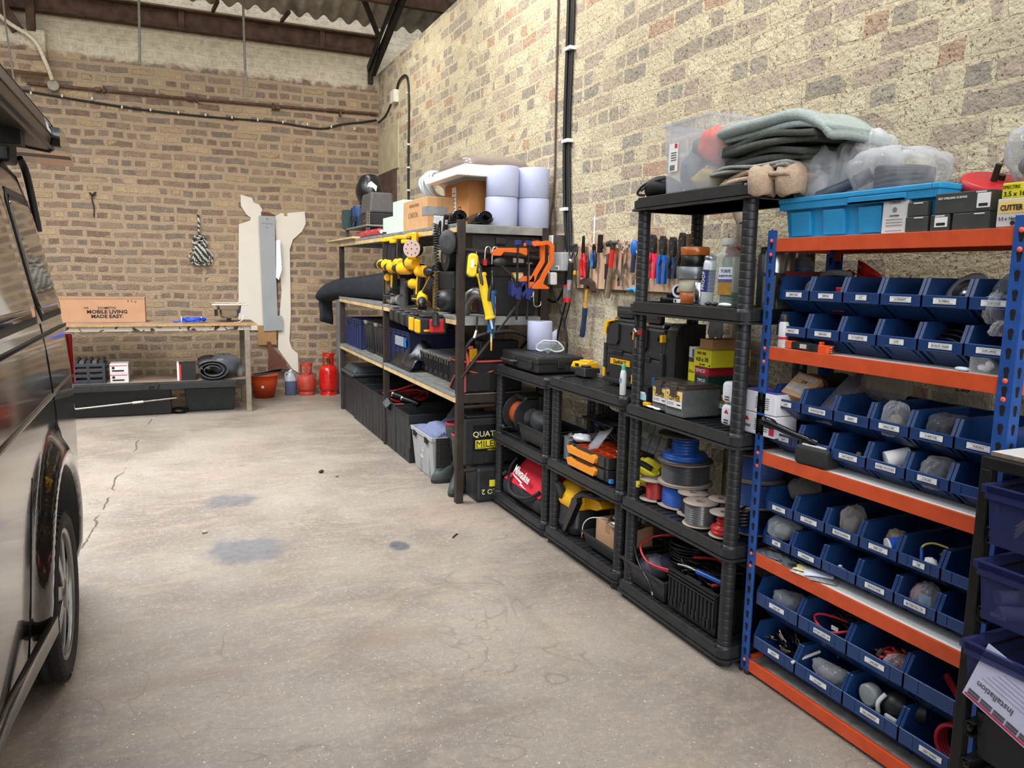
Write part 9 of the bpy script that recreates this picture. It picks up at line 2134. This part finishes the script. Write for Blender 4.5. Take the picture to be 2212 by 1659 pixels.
def black_frame():
 """tray rack standing in front of the orange rack's near end"""
 FM=mat('frame_black','#181818',.45,.3,.15,20,.05);RN=mat('runner_black','#1a1a18',.3,0,.1)
 X0,X1,Y1,Y0,H_=1.90,2.33,1.288,.86,1.108
 b=B(FM,.003);P=[]
 for x in (X0,X1):
  for y in (Y1-.03,Y0):
   q=B(FM,.003);q.box(x,x+.03,y,y+.03,0,H_-.032);P.append(('post',q))
 for (a0,a1,c0,c1) in ((X0,X0+.03,Y0,Y1),(X1,X1+.03,Y0,Y1),(X0+.03,X1,Y0,Y0+.03),(X0+.03,X1,Y1-.03,Y1)):
  q=B(FM,.003);q.box(a0,a1,c0,c1,H_-.032,H_);P.append(('top_rail',q));q=B(FM,.003);q.box(a0,a1,c0,c1,.04,.07)
  P.append(('bottom_rail',q))
 z=1.03
 for k in range(9):
  zz=1.035-k*.1075
  for ys in ((Y1-.030,-1),(Y0+.030,1)):
   q=B(RN,.002);y,s=ys
   q.box(X0+.004,X1,y,y+s*.028,zz-.004,zz);q.box(X0+.004,X1,y,y+s*.004,zz-.045,zz);q.box(X0+.006,X1,y,y+s*.022,zz-.045,zz-.041);q.box(X0+.006,X0+.026,y+s*.004,y+s*.012,zz-.03,zz-.012)
   q.cyl((X0+.003,y+s*.016,zz-.022),(X0+.012,y+s*.016,zz-.022),.005,n=10)
   P.append(('runner',q))
 thing('tray_rack','black square-tube tray rack in front of the near end of the orange rack','rack',P)
 q=B(mat('rack_top_white','#d3d1cb',.5,0,.05),.001);q.box(X0+.02,X1+.03,Y0,Y1-.012,H_+.0005,H_+.012);q.m(mat('board_edge','#77695a')).box(X0+.018,X0+.0205,Y0,Y1-.012,H_+.0005,H_+.012)
 thing('rack_top_board','white board lying on top of the black tray rack','board',q)
 b=B(BLK,smooth=True);rr=random.Random(2)
 for k in range(6):b.ell((1.96+rr.random()*.06,1.20-rr.random()*.06,H_+.02),(.010,.014,.009),10,6,.2,k)
 b.m(WHITEP).ell((1.95,1.13,H_+.018),(.006,.012,.006),8,5)
 thing('loose_screws','small black fixings scattered on the white board of the tray rack','screw',b)
 TP=clearmat('tray_violet','#4c538a',.10,.55)
 labs=['translucent violet tray holding yellow wire, top of the tray rack','translucent violet tray with white pipes, second in the tray rack','translucent violet tray with a printed paper in front, third in the tray rack']
 for k,zt in enumerate((1.045,.845,.632)):
  b=B(TP,.003);x0,x1,y0,y1=1.885,2.30,Y0+.055,Y1-.055
  if k==2:x0=1.865
  b.tray(x0,x1,y0,y1,zt-.155,zt-.012,.0035,.010);b.ring((x0-.010,y0-.010),(x1+.010,y1+.010),zt-.02,zt,.012)
  b.box(x0-.022,x0-.020,y0-.01,y1+.01,zt-.035,zt-.001)
  thing('plastic_tray',labs[k],'drawer',b,group='violet trays in the black rack')
 b=B(mat('drawer_black','#101318',.4,0,.1),.004);b.tray(1.93,2.3,Y0+.055,Y1-.055,.29,.42,.004,.008);thing('plastic_tray','empty dark tray low in the black tray rack','drawer',b)
 b=B(mat('connector_yellow','#d6cf5a'),smooth=True)
 for k in range(4):b.tube([(1.93,1.20,.91+.01*k),(1.96,1.17,.95+.006*k),(2.0,1.10,.94),(1.97,1.05,.92)],.003,6,5)
 b.m(mat('bag_fill_grey','#6f6d6a')).ell((2.08,1.12,.92),(.08,.10,.02),16,8,.15,2)
 thing('yellow_wire','yellow wires and grey parts in the top violet tray','cable',b)
 b=B(mat('pipe_offwhite','#a9acb4',.4,0,.05),smooth=True);b.cyl((1.90,1.20,.715),(2.18,1.02,.72),.018,n=16);b.cyl((1.92,1.22,.745),(2.2,1.12,.745),.018,n=16);b.cyl((1.95,1.17,.76),(2.2,1.0,.765),.016,n=16);l=B(WHITEP);l.box(1.893,1.894,1.175,1.215,.703,.715)
 thing('pipe_offcut','white pipe offcuts lying in the second violet tray','pipe',[('pipes',b),('label',l)])
 PW=mat('leaflet','#b9bad0',.55,0,.04);DG=mat('logo_grey','#4a4a52',.5);PK=mat('logo_pink','#b02a4c',.5);MG=mat('text_grey','#8b8ca0',.6)
 M_=Matrix.Translation((1.853,1.13,.545))@Matrix.Rotation(RX,4,'Z')@Matrix.Rotation(-.0,4,'X')@Matrix.Rotation(PI+.32,4,'Y')
 b=B(PW);b.X=M_;b.box(-.125,.085,.0,.002,-.08,.09);P=[('sheet',b)]
 def inv(bb):bb.X=M_@Matrix.Translation((0,.0025,0))@Matrix.Rotation(PI,4,'Z')@Matrix.Scale(-1,4,(1,0,0));return bb
 t=B(DG);t.X=M_@Matrix.Scale(1,4);t.text('Installation',.026,.015,.035,0,.0012,.9)
 for k in range(5):
  x=-.10+k*.036;
  for zz in (.062,.071):t.box(x,x+.031,-.0012,0,zz,zz+.007)
 t.m(PK).box(-.11,.08,-.0012,0,.080,.086);t.m(MG)
 for k in range(5):t.box(-.10,.06-.01*k,-.0012,0,.012-.012*k,.0135-.012*k)
 P.append(('print',t));thing('leaflet','white installation leaflet upside down in front of the third violet tray','paper',P)
orange_items();black_frame()
# --------- daylight and lamps
def lights():
 w=bpy.data.worlds.new('sky');SC.world=w;w.use_nodes=True
 N=w.node_tree.nodes;L=w.node_tree.links
 bg=N['Background'];sky=N.new('ShaderNodeTexSky');sky.sky_type='NISHITA';sky.sun_disc=False
 sky.sun_elevation=math.radians(35);sky.sun_rotation=math.radians(200)
 hs=N.new('ShaderNodeHueSaturation');hs.inputs['Saturation'].default_value=.35
 L.new(sky.outputs[0],hs.inputs['Color']);L.new(hs.outputs[0],bg.inputs[0]);bg.inputs[1].default_value=.35
 def area(name,loc,size,power,col=(1,1,1),rot=(0,0,0),spread=180):
  l=bpy.data.lights.new(name,'AREA');l.shape='RECTANGLE';l.size,l.size_y=size;l.energy=power;l.color=col
  l.spread=math.radians(spread)
  o=bpy.data.objects.new(name,l);COL.objects.link(o);o.location=loc;o.rotation_euler=rot
 warm=(1,.95,.86);cool=(.93,.96,1)
 area('rooflight',(-1.0,5.9,5.1),(1.6,2.6),300,cool,(0,0,0),120)
 area('rooflight',(-4.2,6.6,4.9),(1.6,3.0),60,cool)
 area('tube_lamp',(1.6,8.0,4.1),(.12,1.5),26,warm,(0,-.35,0))
 area('tube_lamp',(1.55,5.2,4.3),(.12,1.5),52,warm,(0,-.45,0))
 area('tube_lamp',(1.6,2.4,4.3),(.12,1.5),58,warm,(0,-.95,0))
 area('tube_lamp',(-.8,8.0,4.1),(.12,1.5),18,warm)
 area('doorway',(-1.2,-5.5,2.2),(4.2,4.2),16,(1,.98,.95),(PI/2,0,0))
lights()
def settings():
 SC.view_settings.view_transform='Standard';SC.view_settings.look='None'
 SC.view_settings.exposure=0.0;SC.view_settings.gamma=1;SC.view_settings.use_curve_mapping=False
settings()
# --------- camera
def camera():
 yaw,pitch,roll=[math.radians(a) for a in (23.836,-8.154,1.0688)]
 f=Vector((math.sin(yaw)*math.cos(pitch),math.cos(yaw)*math.cos(pitch),math.sin(pitch)))
 r=Vector((math.cos(yaw),-math.sin(yaw),0));u=r.cross(f)
 r2=r*math.cos(roll)+u*math.sin(roll);u2=-r*math.sin(roll)+u*math.cos(roll)
 cam=bpy.data.cameras.new('camera');o=bpy.data.objects.new('camera',cam);COL.objects.link(o)
 M=Matrix((r2,u2,-f)).transposed().to_4x4();M.translation=(0,0,1.55)
 o.matrix_world=M
 cam.sensor_width=36;cam.lens=36*1661/2212;cam.clip_start=.02;cam.clip_end=100
 SC.camera=o
camera()
